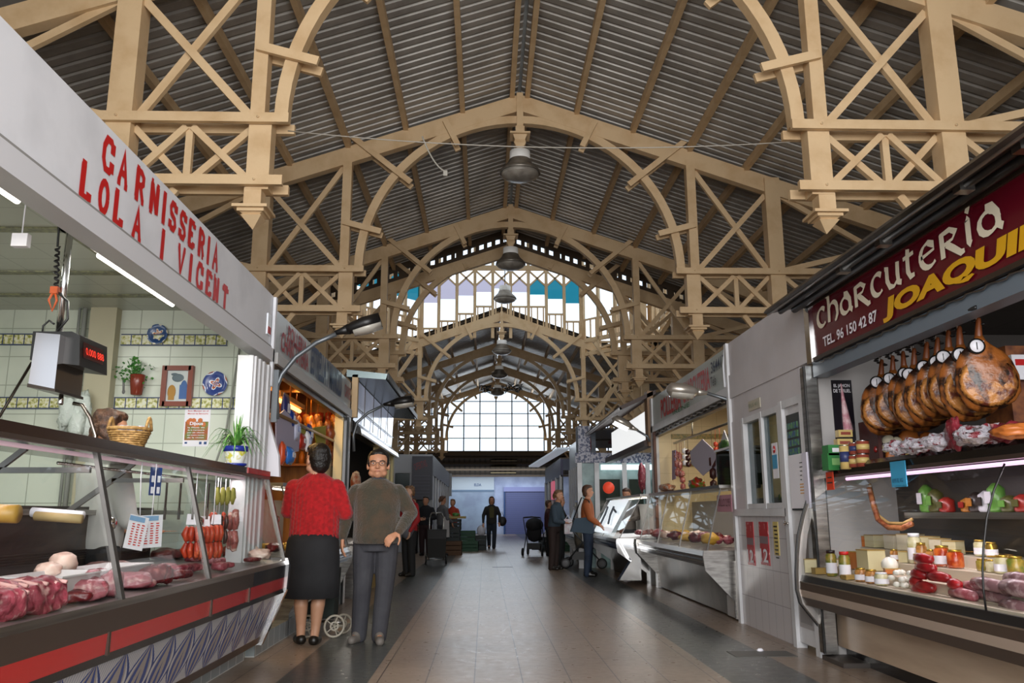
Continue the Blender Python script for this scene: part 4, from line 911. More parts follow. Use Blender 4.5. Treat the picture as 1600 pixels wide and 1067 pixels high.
# goods hanging in stall 2
def hang(name,label,cat,px0,py0,px1,py1,x,m,parts=None,th=.01,group=None):
    a=at(px0,py0,x=x); c=at(px1,py1,x=x); t=thing(name,label,cat,(x,(a.y+c.y)/2,c.z),group)
    ya_,yb_=sorted((a.y,c.y)); za,zb_=sorted((a.z,c.z)); return t,ya_,yb_,za,zb_
LIL=mat('lilac_paper','#a9a4ba',.7)
def sheet_quad(name,label,cat,pts,x,m,group=None,th=.012):
    v=[at(px,py,x=x) for px,py in pts]; n=len(v); b=B().add(v+[q+Vector((th,0,0)) for q in v],[tuple(range(n)),tuple(range(2*n-1,n-1,-1))]+[(i,(i+1)%n,n+(i+1)%n,n+i) for i in range(n)],0)
    o=fixnorm(b.build(name,m)); return tag(o,label,cat,group)
sheet_quad('paper_sheet','big lilac-white paper sheet hanging behind the head of the woman in red','paper',[(430,652),(443,640),(468,668),(465,705),(430,712)],-1.99,LIL)
sheet_quad('yellow_banner','narrow yellow-green banner hanging in the poultry stall','banner',[(465,663),(475,664),(477,684),(466,684)],-2.0,mat('yellow_green','#9a9428',.6))
sheet_quad('yellow_banner','long yellow-green banner hanging right of the woman in red','banner',[(489,668),(508,665),(507,720),(499,722)],-2.02,mat('yellow_green','#9a9428'))
t_=sheet_quad('white_notice','white notice with orange fruit print beside the long yellow banner','notice',[(506,708),(525,707),(525,745),(504,745)],-2.03,mat('warm_paper','#d8c6a4',.7))
def blob(name,label,cat,px,py,x,r,m,group=None,seed=1,amp=.3): 
    p=at(px,py,x=x); return solo(B().ell(p,r,14,9,0,None,amp,2.5,seed),name,m,label,cat,group)
def pack(px,py,x,m,label,s=(.03,.09,.13),seed=0,m2=None):
    p=at(px,py,x=x); t=thing('snack_packet',label,'packet',(p.x,p.y,p.z-s[2]/2),'packets hanging in the poultry stall')
    s=tuple(q*1.25 for q in s); b=B(); rs=[]
    for i in range(7):
        u=i/6*2-1; w_=s[1]*(1-.15*u*u); th=s[0]*(1-u**2)**.5+.002; z=p.z+u*s[2]
        rs.append([(p.x+th*math.cos(a),p.y+w_*math.sin(a),z) for a in [2*PI*k/14 for k in range(14)]])
    b.rings(rs); b.build('bag',m,t)
    B().box(p.x+s[0]*.95,p.x+s[0]*1.02,p.y-s[1]*.5,p.y+s[1]*.5,p.z-s[2]*.2,p.z+s[2]*.35).build('printed_label',m2 or PAPER,t)
BLP=mat('blue_foil','#1f3b8c',.25,.2); RDP=mat('red_foil','#a82a1c',.3,.2)
pack(446,640,-2.02,mat('navy_foil','#2a2f66',.3),'dark blue packet hanging at the top of the poultry stall')
pack(455,655,-2.0,BLP,'blue packet under the dark blue one',(.03,.07,.08)); pack(463,672,-1.98,mat('white_blue_foil','#b9bdd4',.3),'white and blue packet beside the narrow banner',(.03,.08,.09),m2=BLP)
pack(472,690,-1.98,RDP,'red packet with white label over the woman in red',(.03,.1,.07)); pack(483,680,-2.0,BLP,'dark blue packet left of the long yellow banner',(.03,.09,.1)); pack(480,690,-1.97,PAPER,'white packet with blue edge left of the long banner',(.03,.06,.09),m2=BLP)
pack(452,712,-1.93,mat('bright_blue_foil','#2f6fc0',.3),'bright blue packet low on the left behind the woman in red',(.04,.1,.07)); pack(441,708,-1.95,mat('orange_foil','#c8502a',.3),'orange-red packet next to the bright blue one',(.03,.05,.09),m2=BLP)
pack(424,680,-2.2,mat('brown_cured','#5a2a16',.4),'brown cured meat hanging behind the white post',(.05,.08,.2),m2=mat('brown_cured','#5a2a16'))
blob('cured_ham','dark cured ham hanging at the far end of the poultry stall','ham',517,678,-2.6,(.1,.12,.28),mat('dark_ham','#5b2411',.4,noise=(6,'#8a4a1e',.4,.6)))
for i,(px,py) in enumerate(((428,655),(434,628),(500,650),(515,655),(522,665))): blob('hanging_product',['golden product hanging behind the lilac sheet','golden product hanging near the lamp post','orange product hanging above the long banner','orange product near the cream post','small orange product by the cream post'][i],'food',px,py,-2.5,(.07,.09,.1),mat('golden_food','#b8742a',.5,noise=(9,'#7d3f14',.4,.6)),'golden products hanging in the amber stall',i)
for k,(px,py,r,lb) in enumerate(((440,634,.10,'cluster of golden packets at the top left of the amber stall'),(462,648,.09,'golden packet cluster right of the first amber tube'),(485,660,.10,'dark red cured piece left of the long yellow banner, high up'),(496,655,.08,'amber sausage cluster above the long yellow banner'),(512,668,.11,'dark cured shoulder hanging over the white notice'),(521,655,.07,'small cured piece by the cream post, high up'),(478,655,.08,'orange cured piece over the narrow yellow banner'),(524,690,.09,'dark cured piece against the cream post, lower'))):
    p=at(px,py,y=10.6+.07*k); b=B()
    for j in range(3): b.ell((p.x+.03*math.sin(j*2),p.y,p.z-.08*j),(r*.6,r*.5,r*.9),12,8,0,None,.3,3,k*3+j)
    b.tube([(p.x,p.y,p.z+.05),(p.x,p.y,2.8)],.006,4)
    solo(b,'hanging_cured_meat',[mat('golden_food','#b8742a'),mat('dark_ham','#5b2411'),mat('amber_jar','#b5651c')][k%3],lb,'cured meat','cured meats hanging at the back of the amber stall')
t=thing('end_shelf','wooden end shelf with a row of amber jars behind the white notice','shelf',(-2.6,11.2,1.5))
B().box(-3.3,-1.95,11.1,11.33,1.75,1.78).box(-3.3,-1.95,11.1,11.33,2.28,2.31).build('shelf_board',AMB,t)
b=B()
for k in range(12): B().lathe([(.04,0),(.04,.12),(.025,.14),(.025,.17)],(-3.2+.11*k,11.2,1.78),10).build('jar',mat('amber_jar','#b5651c'),t); B().lathe([(.045,0),(.045,.15)],(-3.2+.11*k,11.2,2.31),10).build('tin',mat('red_tin','#8a2a14'),t)
# counter of stall 2
def case(name,label,side,x,y0,y1,group=None,glass_top=1.40,base_m=None,bump=STEEL,endm=None,front=.32,lit=None,strut=2,endcap=True,xtop=None,zb=.72,foot=0):
    """straight glass display counter. x = front line of the bumper, side=+1 counter body lies towards +x"""
    t=thing(name,label,'counter',(x+side*.5,(y0+y1)/2,0),group); S=side; xt=.3 if xtop is None else xtop
    def pr_(prof,m,nm,a=y0,c=y1): return fixnorm(B().prism([(x+S*p,z) for p,z in prof],a,c).build(nm,m,t))
    pr_([(front,foot),(1.0,foot),(1.0,zb-.16),(front-.05,zb-.16)],base_m or STEEL,'base_panel')
    pr_([(.02,zb-.16),(1.0,zb-.16),(1.0,zb-.05),(0,zb-.05)],BLKB,'bumper_band'); pr_([(-.012,zb-.12),(.02,zb-.12),(.02,zb-.095),(-.012,zb-.095)],CHROME,'chrome_strip')
    pr_([(0,zb-.05),(1.0,zb-.05),(1.0,zb),(.03,zb)],bump,'bumper_rail')
    pr_([(.06,zb),(.85,zb+.04),(.85,zb),(.06,zb-.01)],DECK if lit is None or lit.name=='added_dim_tube' else PAPER,'display_deck')
    pr_([(xt-.02,glass_top),(xt+.45,glass_top),(xt+.45,glass_top+.035),(xt-.02,glass_top+.035)],STEEL,'top_shelf')
    pr_([(.88,zb),(.93,zb),(.93,glass_top-.1),(.88,glass_top-.1)],mat('case_back_matt','#8a8580',.6),'back_panel')
    n=strut
    for i in range(n+1):
        y=y0+.02+(y1-y0-.04)*i/n; B().bar((x+S*.035,y,zb),(x+S*xt,y,glass_top),.014,.012,(S,0,0)).build('glass_post',GREYM,t)
        if i<n: 
            y2=y0+.02+(y1-y0-.04)*(i+1)/n; B().add([(x+S*.04,y,zb),(x+S*.04,y2,zb),(x+S*xt,y2,glass_top),(x+S*xt,y,glass_top)],[(0,1,2,3)]).build('front_glass',GLASS,t)
    if endcap:
        for yy in (y0-.02,y1): fixnorm(B().prism([(x+S*p,z) for p,z in ((-.01,zb+.01),(-.02,zb-.05),(0,zb-.2),(front-.04,.2),(front-.04,foot),(.95,foot),(.95,zb+.01))],yy,yy+.025).build('end_cap',endm or STEEL,t))
    area('case_fill_strip',(x+S*(xt+.15),(y0+y1)/2,glass_top-.04),(0,0,0),.04,y1-y0-.2,2.2*(y1-y0),(1,.94,.85))  # added fill light to brighten the case inside
    B().tube([(x+S*(xt+.1),y0+.1,glass_top-.02),(x+S*(xt+.1),y1-.1,glass_top-.02)],.01,6).build('added_case_lamp',lit or mat('added_white_tube','#fff2dd',.5,emit=3),t)  # added tube to go with the fill light
    return t
def goods(n,x0,x1,y0,y1,z,mats,names,cat,group,seed,place,r0=.04,r1=.08,flat=.6):
    rr=random.Random(seed); ny=max(1,round(n**.5*1.3)); 
    for i in range(n):
        u=(i%ny+.5)/ny; v=(i//ny+.5)/math.ceil(n/ny); y=y0+(y1-y0)*u; x=x0+(x1-x0)*v+rr.uniform(-.02,.02); r=rr.uniform(r0,r1); m=rr.choice(range(len(mats)))
        row=['front row','second row','third row','back row','rearmost row'][min(4,int(i//ny))]
        solo(B().ell((x,y,z+r*flat),(r*1.1,r*rr.uniform(.9,1.5),r*flat),14,9,0,Matrix.Rotation(rr.uniform(0,3),3,'Z'),.4,2.3,i+seed),names[m][0],mats[m],'%s, %s of the %s %s'%(names[m][1],ORD[i%ny],row,place),cat,group)
case('deli_counter','glass counter of the amber poultry stall, mostly hidden by the shoppers',-1,-1.70,8.35,11.0,front=.2)
goods(18,-1.85,-2.4,8.5,10.8,.76,[CHOR,mat('orange_food','#c4641e',.5),mat('cheese_yellow','#c99a3a',.5),DARKS],[('sausage_pile','red sausage pile'),('breaded_food','orange breaded food'),('cheese_piece','yellow cheese piece'),('dark_sausage','dark sausage')],'food','food in the amber stall counter',3,'in the amber stall counter')
# white cabinet between woman and man
b=B().prism([(-1.62,.95),(-1.86,.95),(-1.84,1.32),(-1.68,1.32)],9.9,10.2); solo(fixnorm(b.build('tmp',PAPER)) and B().box(-1.84,-1.62,9.9,10.25,.9,.95),'counter_tray',STEEL,'steel tray under the white bag between woman and man','tray')
o=bpy.data.objects['tmp']; o.name='white_scale'; tag(o,'white tapering scale standing between the woman in red and the man','scale')
# ---- street type lamps
def arm_lamp(label,pts,head,hs,m,glow=None,rot=0,tilt=0):
    t=thing('arm_lamp',label,'lamp',pts[0],'arm lamps on the stall fronts')
    B().tube(pts,.02,8).build('curved_arm',mat('lamp_arm_grey','#6f7478',.35,.6),t)
    R=Matrix.Rotation(rot,3,'Z')@Matrix.Rotation(tilt,3,'Y')
    def put(prof,m_,nm,off=(0,0,0)):
        rs=[[Vector(head)+R@(Vector((lx,a*cy,b_*cz))+Vector(off)) for a,b_ in [(math.cos(2*PI*k/18),math.sin(2*PI*k/18)) for k in range(18)]] for lx,cy,cz in prof]
        B().rings(rs).build(nm,m_,t)
    put([(-.01,.02,.02),(.05,.03,.03),(.12,.05,.05)],m,'neck')
    L=hs; put([(.10,.05,.04),(.16,.1*L,.075*L),(.26,.14*L,.095*L),(.4,.13*L,.09*L),(.5*L,.07,.05),(.53*L,.02,.02)],m,'lamp_head')
    put([(.15,.08*L,.05*L),(.26,.12*L,.06*L),(.4,.11*L,.05*L),(.47*L,.05,.03)],glow or mat('lamp_glass_dull','#b5b0a6',.2),'lens',(0,0,-.045))
    return t
y=7.17
arm_lamp('black-headed floodlight on a curved grey arm above the poultry stall sign',[at(433,655,y=y),at(432,605,y=y),at(440,585,y=y),at(462,558,y=y),at(495,535,y=y),at(525,522,y=y-.02)],at(525,520,y=y),.72,BLACK,None,0,-.3)
B().box(-1.83,-1.78,7.14,7.19,1.9,2.35).build('arm_bracket',mat('lamp_arm_grey','#6f7478'),[o for o in bpy.data.objects if o.name.startswith('arm_lamp')][0])
y=11.6
arm_lamp('second black-headed floodlight on a curved arm, above the glazed stall on the left',[at(553,705,y=y),at(552,680,y=y),at(558,660,y=y),at(575,645,y=y),at(600,633,y=y)],at(600,632,y=y),.8,BLACK,None,0,-.15)
y=9.1; SIL=mat('silver_lamp','#b9b2a8',.3,.7)
arm_lamp('silver oval lamp on an arm in front of the poultry sign on the right',[at(1150,650,y=y),at(1149,632,y=y),at(1140,625,y=y),at(1100,613,y=y)],at(1104,614,y=y),.85,SIL,None,PI,-.1)
y=13.4
arm_lamp('glowing white oval lamp on an arm at the second right-hand stall',[at(1015,690,y=y),at(1012,682,y=y),at(995,672,y=y)],at(996,672,y=y),.85,SIL,mat('lamp_on','#ffffff',.4,emit=3),PI,-.45)
# ---- stall 3 left (glazed, awning)
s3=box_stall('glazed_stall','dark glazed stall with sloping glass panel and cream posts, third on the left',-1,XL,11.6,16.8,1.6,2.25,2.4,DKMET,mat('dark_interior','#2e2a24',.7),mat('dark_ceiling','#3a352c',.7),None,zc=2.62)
B().box(XL-.02,XL+.06,11.62,11.72,2.45,3.05).build('cream_end_board',BEIGE,s3)
B().add([(XL,11.7,2.42),(XL,16.6,2.42),(XL+.02,16.6,3.0),(XL+.02,11.7,3.0)],[(0,1,2,3)]).build('sign_glass',mat('sign_glass_reflection','#c3cbe2',.15,noise=(.5,'#8f93a8',.35,.6),emit=.25),s3)  # bright reflection on the glass put into its tint and weak glow
b=B()
for yy in (12.6,13.6,14.6,15.6): b.box(XL+.02,XL+.03,yy,yy+.02,2.42,3.0)
b.box(XL+.02,XL+.03,11.7,16.6,2.6,2.615); b.build('sign_glazing_bar',DKMET,s3)
fixnorm(B().prism([(XL-.1,3.02),(XL+.45,2.98),(XL+.47,3.06),(XL-.1,3.12)],11.62,16.7).build('awning_box',mat('awning_steel','#7d8a8a',.25,.7),s3))
B().box(XL+.47,XL+.49,11.62,16.7,2.98,3.07).build('awning_edge',BLACK,s3)
fixnorm(B().prism([(XL,2.42),(XL+.12,2.30),(XL+.14,2.2),(XL,2.25)],11.62,16.7).build('shutter_rail',BLKB,s3)); B().box(XL+.13,XL+.15,11.62,16.7,2.2,2.225).build('rail_edge',ALU,s3)
CREAM=mat('cream_door','#cfc08a',.5)
for y0,y1 in ((14.35,14.55),(14.75,14.95),(15.9,16.1),(16.55,16.8)): B().box(XL-.06,XL+.04,y0,y1,0,2.25).build('cream_post',CREAM,s3)
B().box(XL-.05,XL,14.95,15.9,0,2.2).build('cream_panel',mat('cream_panel','#b3a777',.6),s3); B().box(XL-.05,XL,16.1,16.55,0,2.2).build('cream_panel',mat('cream_panel','#b3a777'),s3)
area('tube_s3',(-2.6,13,2.55),(0,0,0),.1,2,5,(1,.93,.75))
for yy in (12.4,13.1): solo(B().box(-2.9,-2.3,yy,yy+.08,2.55,2.6),'ceiling_lamp',TUBE,'long pale ceiling lamp inside the glazed stall, %s'%('nearer one' if yy<13 else 'farther one'),'light','lamps inside the glazed stall')
case('glazed_stall_counter','dim counter of the third stall on the left',-1,-1.6,11.9,14.2,base_m=mat('ochre_base','#a58a4c',.6),front=.15)
blob('orange_display','round orange display behind the man’s shoulder in the glazed stall','food',556,755,-1.95,(.08,.14,.18),mat('orange_display','#a5522a',.5,noise=(7,'#d8c7a8',.4,.6)))
# ---- stall 4 left (beyond the crossing)
s4=thing('far_left_stalls','pale row of closed stalls beyond the crossing on the left with white front wall','market stall',(-2.5,30,0))
W4=mat('far_stall_white','#a9abb0',.6)
B().box(-5.5,-1.62,25.8,25.9,2.35,2.92).build('white_front_wall',W4,s4); B().box(-5.5,-1.62,25.82,26.0,0,.9).build('base_wall',W4,s4)
for xa,xb in ((-5.5,-3.4),(-2.95,-2.75),(-2.3,-2.2),(-1.78,-1.6)): B().box(xa,xb,25.82,25.92,.9,2.35).build('wall_post',W4,s4)
B().box(-5.5,-1.62,25.95,26.0,.9,2.35).build('dark_window',mat('dark_glass','#27332f',.15),s4)
B().box(-1.78,-1.6,26,38,2.3,2.9).build('side_fascia',mat('far_side_fascia','#8f9298',.5),s4); B().box(-1.8,-1.66,26,38,0,2.3).build('side_wall',mat('far_side_glass','#3c4144',.3),s4)
for k in range(8): B().box(-1.66,-1.6,26.3+k*1.6,26.45+k*1.6,0,2.3).build('side_post',ALU,s4)
B().box(-1.75,-1.5,37.9,38,1.9,2.9).build('lit_corner',mat('lit_corner','#d5dbe2',.5),s4)
t=thing('price_board','big dark slate menu board with faint red heading on the far left stall','board',(-2.0,25.6,1.45))
B().box(-2.22,-1.6,25.6,25.8,1.55,2.85).build('board',mat('slate_board','#3b3b45',.5),t); letters('red_heading','OFERTAS',mat('dull_red','#7a2f38',.5),t,(-2.12,25.6,2.42),(-1.75,25.6,2.55),.2,(0,-1,0),.01,ex=.01)
b=B(); 
for k in range(7): b.box(-2.15,-1.68,25.59,25.6,1.65+k*.1,1.67+k*.1)
b.build('chalk_line',mat('chalk_grey','#565663',.6),t)
# crates & table of the far-left greengrocer
CRG=mat('green_crate','#1f4a30',.6); CRB=mat('wood_crate','#5c4028',.7); CRD=mat('dark_crate','#1f2726',.6)
def crate(x,y,z,w,d,h,m,label,group='market crates'):
    t=thing('produce_crate',label,'crate',(x,y,z),group)
    B().box(x-w/2,x+w/2,y-d/2,y+d/2,z,z+.02).build('crate_base',m,t)
    b=B()
    for k in range(3): 
        z0=z+.02+k*h/3; z1=z0+h/3-.02
        b.box(x-w/2,x+w/2,y-d/2,y-d/2+.015,z0,z1); b.box(x-w/2,x+w/2,y+d/2-.015,y+d/2,z0,z1); b.box(x-w/2,x-w/2+.015,y-d/2,y+d/2,z0,z1); b.box(x+w/2-.015,x+w/2,y-d/2,y+d/2,z0,z1)
    for i in (-1,1):
        for j in (-1,1): b.box(x+i*(w/2-.03)-.02,x+i*(w/2-.03)+.02,y+j*(d/2-.03)-.02,y+j*(d/2-.03)+.02,z,z+h)
    b.build('slatted_side',m,t); return t
crate(-.92,24.2,0,.55,.6,.38,CRB,'brown wooden crate on the floor at the foot of the greengrocer stack'); crate(-1.0,24.4,.38,.6,.6,.3,CRD,'dark crate stacked on the brown wooden crate'); crate(-.98,24.4,.68,.6,.6,.3,CRD,'upper dark crate just under the greengrocer table top')
crate(-.5,26.5,0,.6,.6,.3,CRG,'green crate right of the brown wooden crate'); crate(-.25,27.3,0,.6,.6,.45,CRD,'dark crate behind the green one'); crate(-.6,27.2,.3,.6,.6,.3,CRG,'green crate stacked highest on the left')
solo(B().box(-1.4,-.55,24.0,24.9,1.0,1.06),'produce_table',mat('yellow_wood','#a58f4a',.6),'yellowish table top carrying produce at the far left','table')
goods(6,-1.3,-.7,24.1,24.8,1.06,[LEAF,mat('pale_veg','#a9b08a',.6)],[('vegetable','green vegetable'),('pale_vegetable','pale vegetable')],'vegetable','vegetables on the far table',9,'on the far yellow table')
crate(2.05,27.0,0,.7,.5,.4,CRD,'black crate on the floor at the far right'); crate(2.45,26.2,0,.5,.5,.28,CRG,'bright green crate beside the pushchair'); crate(3.0,25,0,.6,.6,.3,CRG,'green crate behind the pushchair')
# ================================================================ RIGHT SIDE
XR=2.7
# ---- tiled door and window unit between the two right stalls
W5=mat('pinkish_white_panel','#cbc6c8',.45,noise=(1.2,'#bdb7b8',.4,.7))
RT5=mat('pale_rect_tile','#c6c2c4',.22,tile=('y','z',.2,.30,'#a39ea0',.0035))
dw=thing('tiled_kiosk','white kiosk front with sliding window, door and pale wall tiles on the right','market stall',(3.0,8,0))
B().box(XR,XR+.1,6.75,9.05,2.62,2.98).build('fascia_board',W5,dw); B().box(XR-.015,XR+.1,6.75,9.05,2.36,2.615).build('fascia_sill',W5,dw)
B().box(XR,XR+.1,7.0,9.05,2.1,2.36).build('upper_panel',W5,dw)
B().box(XR+.0,XR+.1,7.5,9.02,0,1.12).build('tiled_wall',RT5,dw)
B().box(XR-.03,XR+.1,7.48,9.02,1.10,1.17).build('window_sill',ALU,dw)
b=B().box(XR-.02,XR+.06,7.5,7.58,1.17,2.1); 
for y_ in (8.02,8.6): b.box(XR-.02,XR+.06,y_,y_+.06,1.17,2.1)
b.box(XR-.017,XR+.057,7.51,8.65,2.04,2.097); b.box(XR-.017,XR+.057,7.51,8.65,1.172,1.22); b.build('window_frame',ALU,dw)
B().box(XR+.01,XR+.02,7.58,8.02,1.22,2.04).build('window_pane',WGLASS,dw); B().box(XR+.03,XR+.04,8.08,8.6,1.22,2.04).build('window_pane',WGLASS,dw)
B().box(XR-.01,XR+.1,8.66,9.02,1.17,2.1).build('side_panel',W5,dw)
B().box(XR-.03,XR+.1,9.02,9.1,0,2.98).build('corner_post',ALU,dw)
B().box(XR+.1,XR+1.7,6.9,9.05,2.62,2.66).build('ceiling_panel',mat('dark_ceiling','#3a352c'),dw); B().box(XR+1.6,XR+1.7,6.9,9.05,0,2.62).build('rear_wall',mat('kiosk_inside','#4d4a45',.7),dw)
B().box(XR+.6,XR+1.6,8.0,8.9,.0,1.35).build('cabinet',mat('kiosk_cabinet','#6c6860',.6),dw)
# door
B().box(XR,XR+.04,6.98,7.42,.05,2.05).build('door_leaf',ALU,dw)
b=B().box(XR-.03,XR+.06,6.91,7.0,0,2.12); b.box(XR-.03,XR+.06,7.42,7.5,0,2.12); b.box(XR-.027,XR+.057,6.93,7.49,2.05,2.117); b.build('door_frame',ALU,dw)
B().box(XR-.012,XR-.004,7.06,7.36,1.15,1.98).build('door_pane',mat('door_glass_dark','#4a5052',.12),dw)
B().box(XR-.006,XR-.002,7.04,7.38,.18,.95).build('door_recess',mat('grey_recess','#a9a5a5',.5),dw); B().box(XR-.012,XR-.004,7.08,7.34,.22,.6).build('vent_panel',mat('vent_grey','#8f8c8c',.5),dw)
b=B()
for i in range(4):
    for j in range(5): b.box(XR-.02,XR-.013,7.09+.065*i,7.09+.065*i+.05,1.55+.075*j,1.55+.075*j+.055)
b.build('blue_stickers',mat('sticker_blue_green','#33506e',.4,noise=(30,'#4f7a4a',.45,.55)),dw)
b=B().lathe([(.02,-.05),(.025,-.04),(.012,-.03),(.012,0)],(XR-.01,7.45,1.04),10,ax='x'); b.tube([(XR-.05,7.45,1.04),(XR-.05,7.38,1.04)],.01,6); b.build('door_handle',CHROME,dw)
def wallpaper(name,label,cat,px0,py0,px1,py1,x,m,group=None,th=.006):
    a=at(px0,py0,x=x); c=at(px1,py1,x=x); y0,y1=sorted((a.y,c.y)); z0,z1=sorted((a.z,c.z))
    t=thing(name,label,cat,(x,(y0+y1)/2,z0),group); B().box(x,x+th,y0,y1,z0,z1).build('sheet',m,t); return t,y0,y1,z0,z1
t,y0,y1,z0,z1=wallpaper('paper_notice','tall white paper notice taped over the kiosk door glass','notice',1232,712,1262,794,XR-.035,PAPER)
B().box(XR-.05,XR-.036,y0-.09,y0+.01,z0,z1-.0).build('folded_flap',mat('flap_lilac','#d3cfdd',.6),t)
b=B()
for k in range(5): b.box(XR-.037,XR-.036,y0+.04+.01*k,y0+.11,z1-.08-.035*k,z1-.073-.035*k)
b.build('printed_lines',BLACK,t)
b=B()
for k in range(4): b.box(XR-.037,XR-.036,y0+.04,y0+.13,z1-.26-.025*k,z1-.25-.025*k)
b.build('orange_lines',mat('orange_ink','#d9a66a',.6),t)
RFL=mat('red_flyer','#a8222b',.35,noise=(14,'#d9a9a9',.60,.66))
for i,(a,c) in enumerate(((1165,1180),(1185,1203))):
    t,y0,y1,z0,z1=wallpaper('red_flyer',['red and white flyer with number 12, the left of two','red and white flyer with number 12, the right of two'][i],'flyer',a,815,c,884,XR-.006,RFL,'red flyers on the kiosk wall')
    letters('number','12',PAPER,t,(XR-.008,y1-.015,z0+.03),(XR-.008,y0+.02,z0+.03),.12,(-1,0,0),.02)
    B().box(XR-.008,XR-.006,y0+.01,y1-.01,z0+.2,z0+.27).build('grey_print',mat('grey_print','#7c6a70',.5),t)
t,y0,y1,z0,z1=wallpaper('yellow_notice','narrow yellow handwritten notice right of the red flyers','notice',1207,815,1218,868,XR-.006,mat('old_yellow','#c4b06a',.6))
b=B()
for k in range(9): b.box(XR-.008,XR-.006,y0+.02,y1-.02-.01*(k%3),z1-.05-k*.035,z1-.037-k*.035)
b.build('handwriting',BLACK,t)
t,y0,y1,z0,z1=wallpaper('no_entry_sticker','sticker with red no-entry disc over light blue, in the kiosk window','sticker',1205,693,1217,747,XR+.0,PAPER)
yc=(y0+y1)/2; B().lathe([(.035,-.003),(.035,0)],(XR-.002,yc,z1-.06),18,ax='x').build('red_disc',RED,t); B().box(XR-.007,XR-.005,yc-.022,yc+.022,z1-.067,z1-.055).build('white_bar',PAPER,t); B().box(XR-.004,XR-.002,y0+.01,y1-.01,z0+.09,z1-.11).build('blue_print',mat('sky_print','#3f95bf',.5),t)
p=at(1219,777,x=XR+.03); solo(B().lathe([(.03,-.004),(.03,0)],(XR+.025,p.y,p.z),16,ax='x'),'round_sticker',mat('lime_sticker','#a3a832',.5),'small lime-green round sticker low in the kiosk window','sticker')
p=at(1180,632,x=XR); t=thing('address_sign','faint small sign above the kiosk window','sign',(XR,p.y,p.z)); B().box(XR-.012,XR-.004,p.y-.18,p.y+.18,p.z-.05,p.z+.05).build('plate',mat('old_cream','#bdb6a4',.6),t); letters('lettering','ELS 41',mat('faded_green','#8a9477',.6),t,(XR-.013,p.y+.15,p.z-.02),(XR-.013,p.y-.12,p.z-.02),.04,(-1,0,0))
# ---- charcuteria stall (near right)
MAR=mat('maroon_sign','#5c0b1c',.22,coat=.3)
c1=thing('charcuterie_stall','charcuterie stall at the right with maroon sign CHARCUTERIA and yellow JOAQUIN','market stall',(3.2,4,0))
B().box(XR,XR+.06,.5,6.66,2.375,2.82).build('sign_board',MAR,c1)
b=B().box(XR-.02,XR+.06,6.66,6.76,2.34,2.86); b.build('sign_end_frame',CHROME,c1)
B().box(XR-.015,XR+.08,.5,6.7,2.345,2.375).build('sign_lower_frame',mat('bronze_dark','#4a3d33',.35,.5),c1)
B().box(XR-.015,XR+.08,.5,6.7,2.80,2.84).build('sign_upper_frame',mat('bronze_dark','#4a3d33'),c1)
DKA=mat('awning_dark','#5a5450',.3,.7,noise=(3,'#2d2a28',.4,.65),stretch=(1,1,1))
fixnorm(B().prism([(XR-.33,2.80),(XR-.31,2.83),(XR+.1,2.95),(XR+.1,2.87),(XR-.02,2.85),(XR-.3,2.79)],.5,6.85).build('awning_housing',DKA,c1))
b=B().tube([(XR-.2,.5,2.80),(XR-.2,6.8,2.80)],.022,8); b.tube([(XR-.08,.5,2.82),(XR-.08,6.8,2.82)],.03,8); b.build('awning_roller',BLACK,c1)
b=B().tube([(XR-.29,.5,2.79),(XR-.29,6.85,2.79)],.012,8)
for y_ in (2.6,3.5,4.0,4.9,5.5): b.box(XR-.24,XR-.16,y_,y_+.07,2.77,2.81)
b.build('awning_edge_rail',STEEL,c1)
b=B().box(XR+.02,XR+.14,.5,6.75,2.23,2.34); b.build('shutter_beam',mat('bluegrey_beam','#76828e',.4,.3),c1)
B().box(XR+.06,XR+.1,.5,6.7,2.335,2.4).build('dark_gap_board',mat('bronze_dark','#4a3d33'),c1)
B().tube([(XR+.01-.012*(k%2),2.7+k*.05,2.32+.012*((k//2)%2)) for k in range(78)],.006,5).build('shutter_chain',STEEL,c1)
B().box(XR-.035,XR+.055,6.77,6.9,0.05,2.33).build('corner_post',STEEL,c1); B().box(XR-.045,XR-.036,6.79,6.81,.05,2.33).build('post_gasket',BLACK,c1)
GREYC=mat('grey_ceiling','#4a4541',.6,tile=('x','y',.6,.6,'#3a3532',.006))
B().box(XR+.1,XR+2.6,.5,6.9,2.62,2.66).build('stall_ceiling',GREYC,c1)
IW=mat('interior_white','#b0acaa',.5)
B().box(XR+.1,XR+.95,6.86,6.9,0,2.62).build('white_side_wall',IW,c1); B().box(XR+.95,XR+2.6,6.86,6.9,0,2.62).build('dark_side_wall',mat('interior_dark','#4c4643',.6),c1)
B().box(XR+2.5,XR+2.6,.5,6.9,0,2.62).build('rear_wall',mat('interior_dark','#4c4643'),c1)
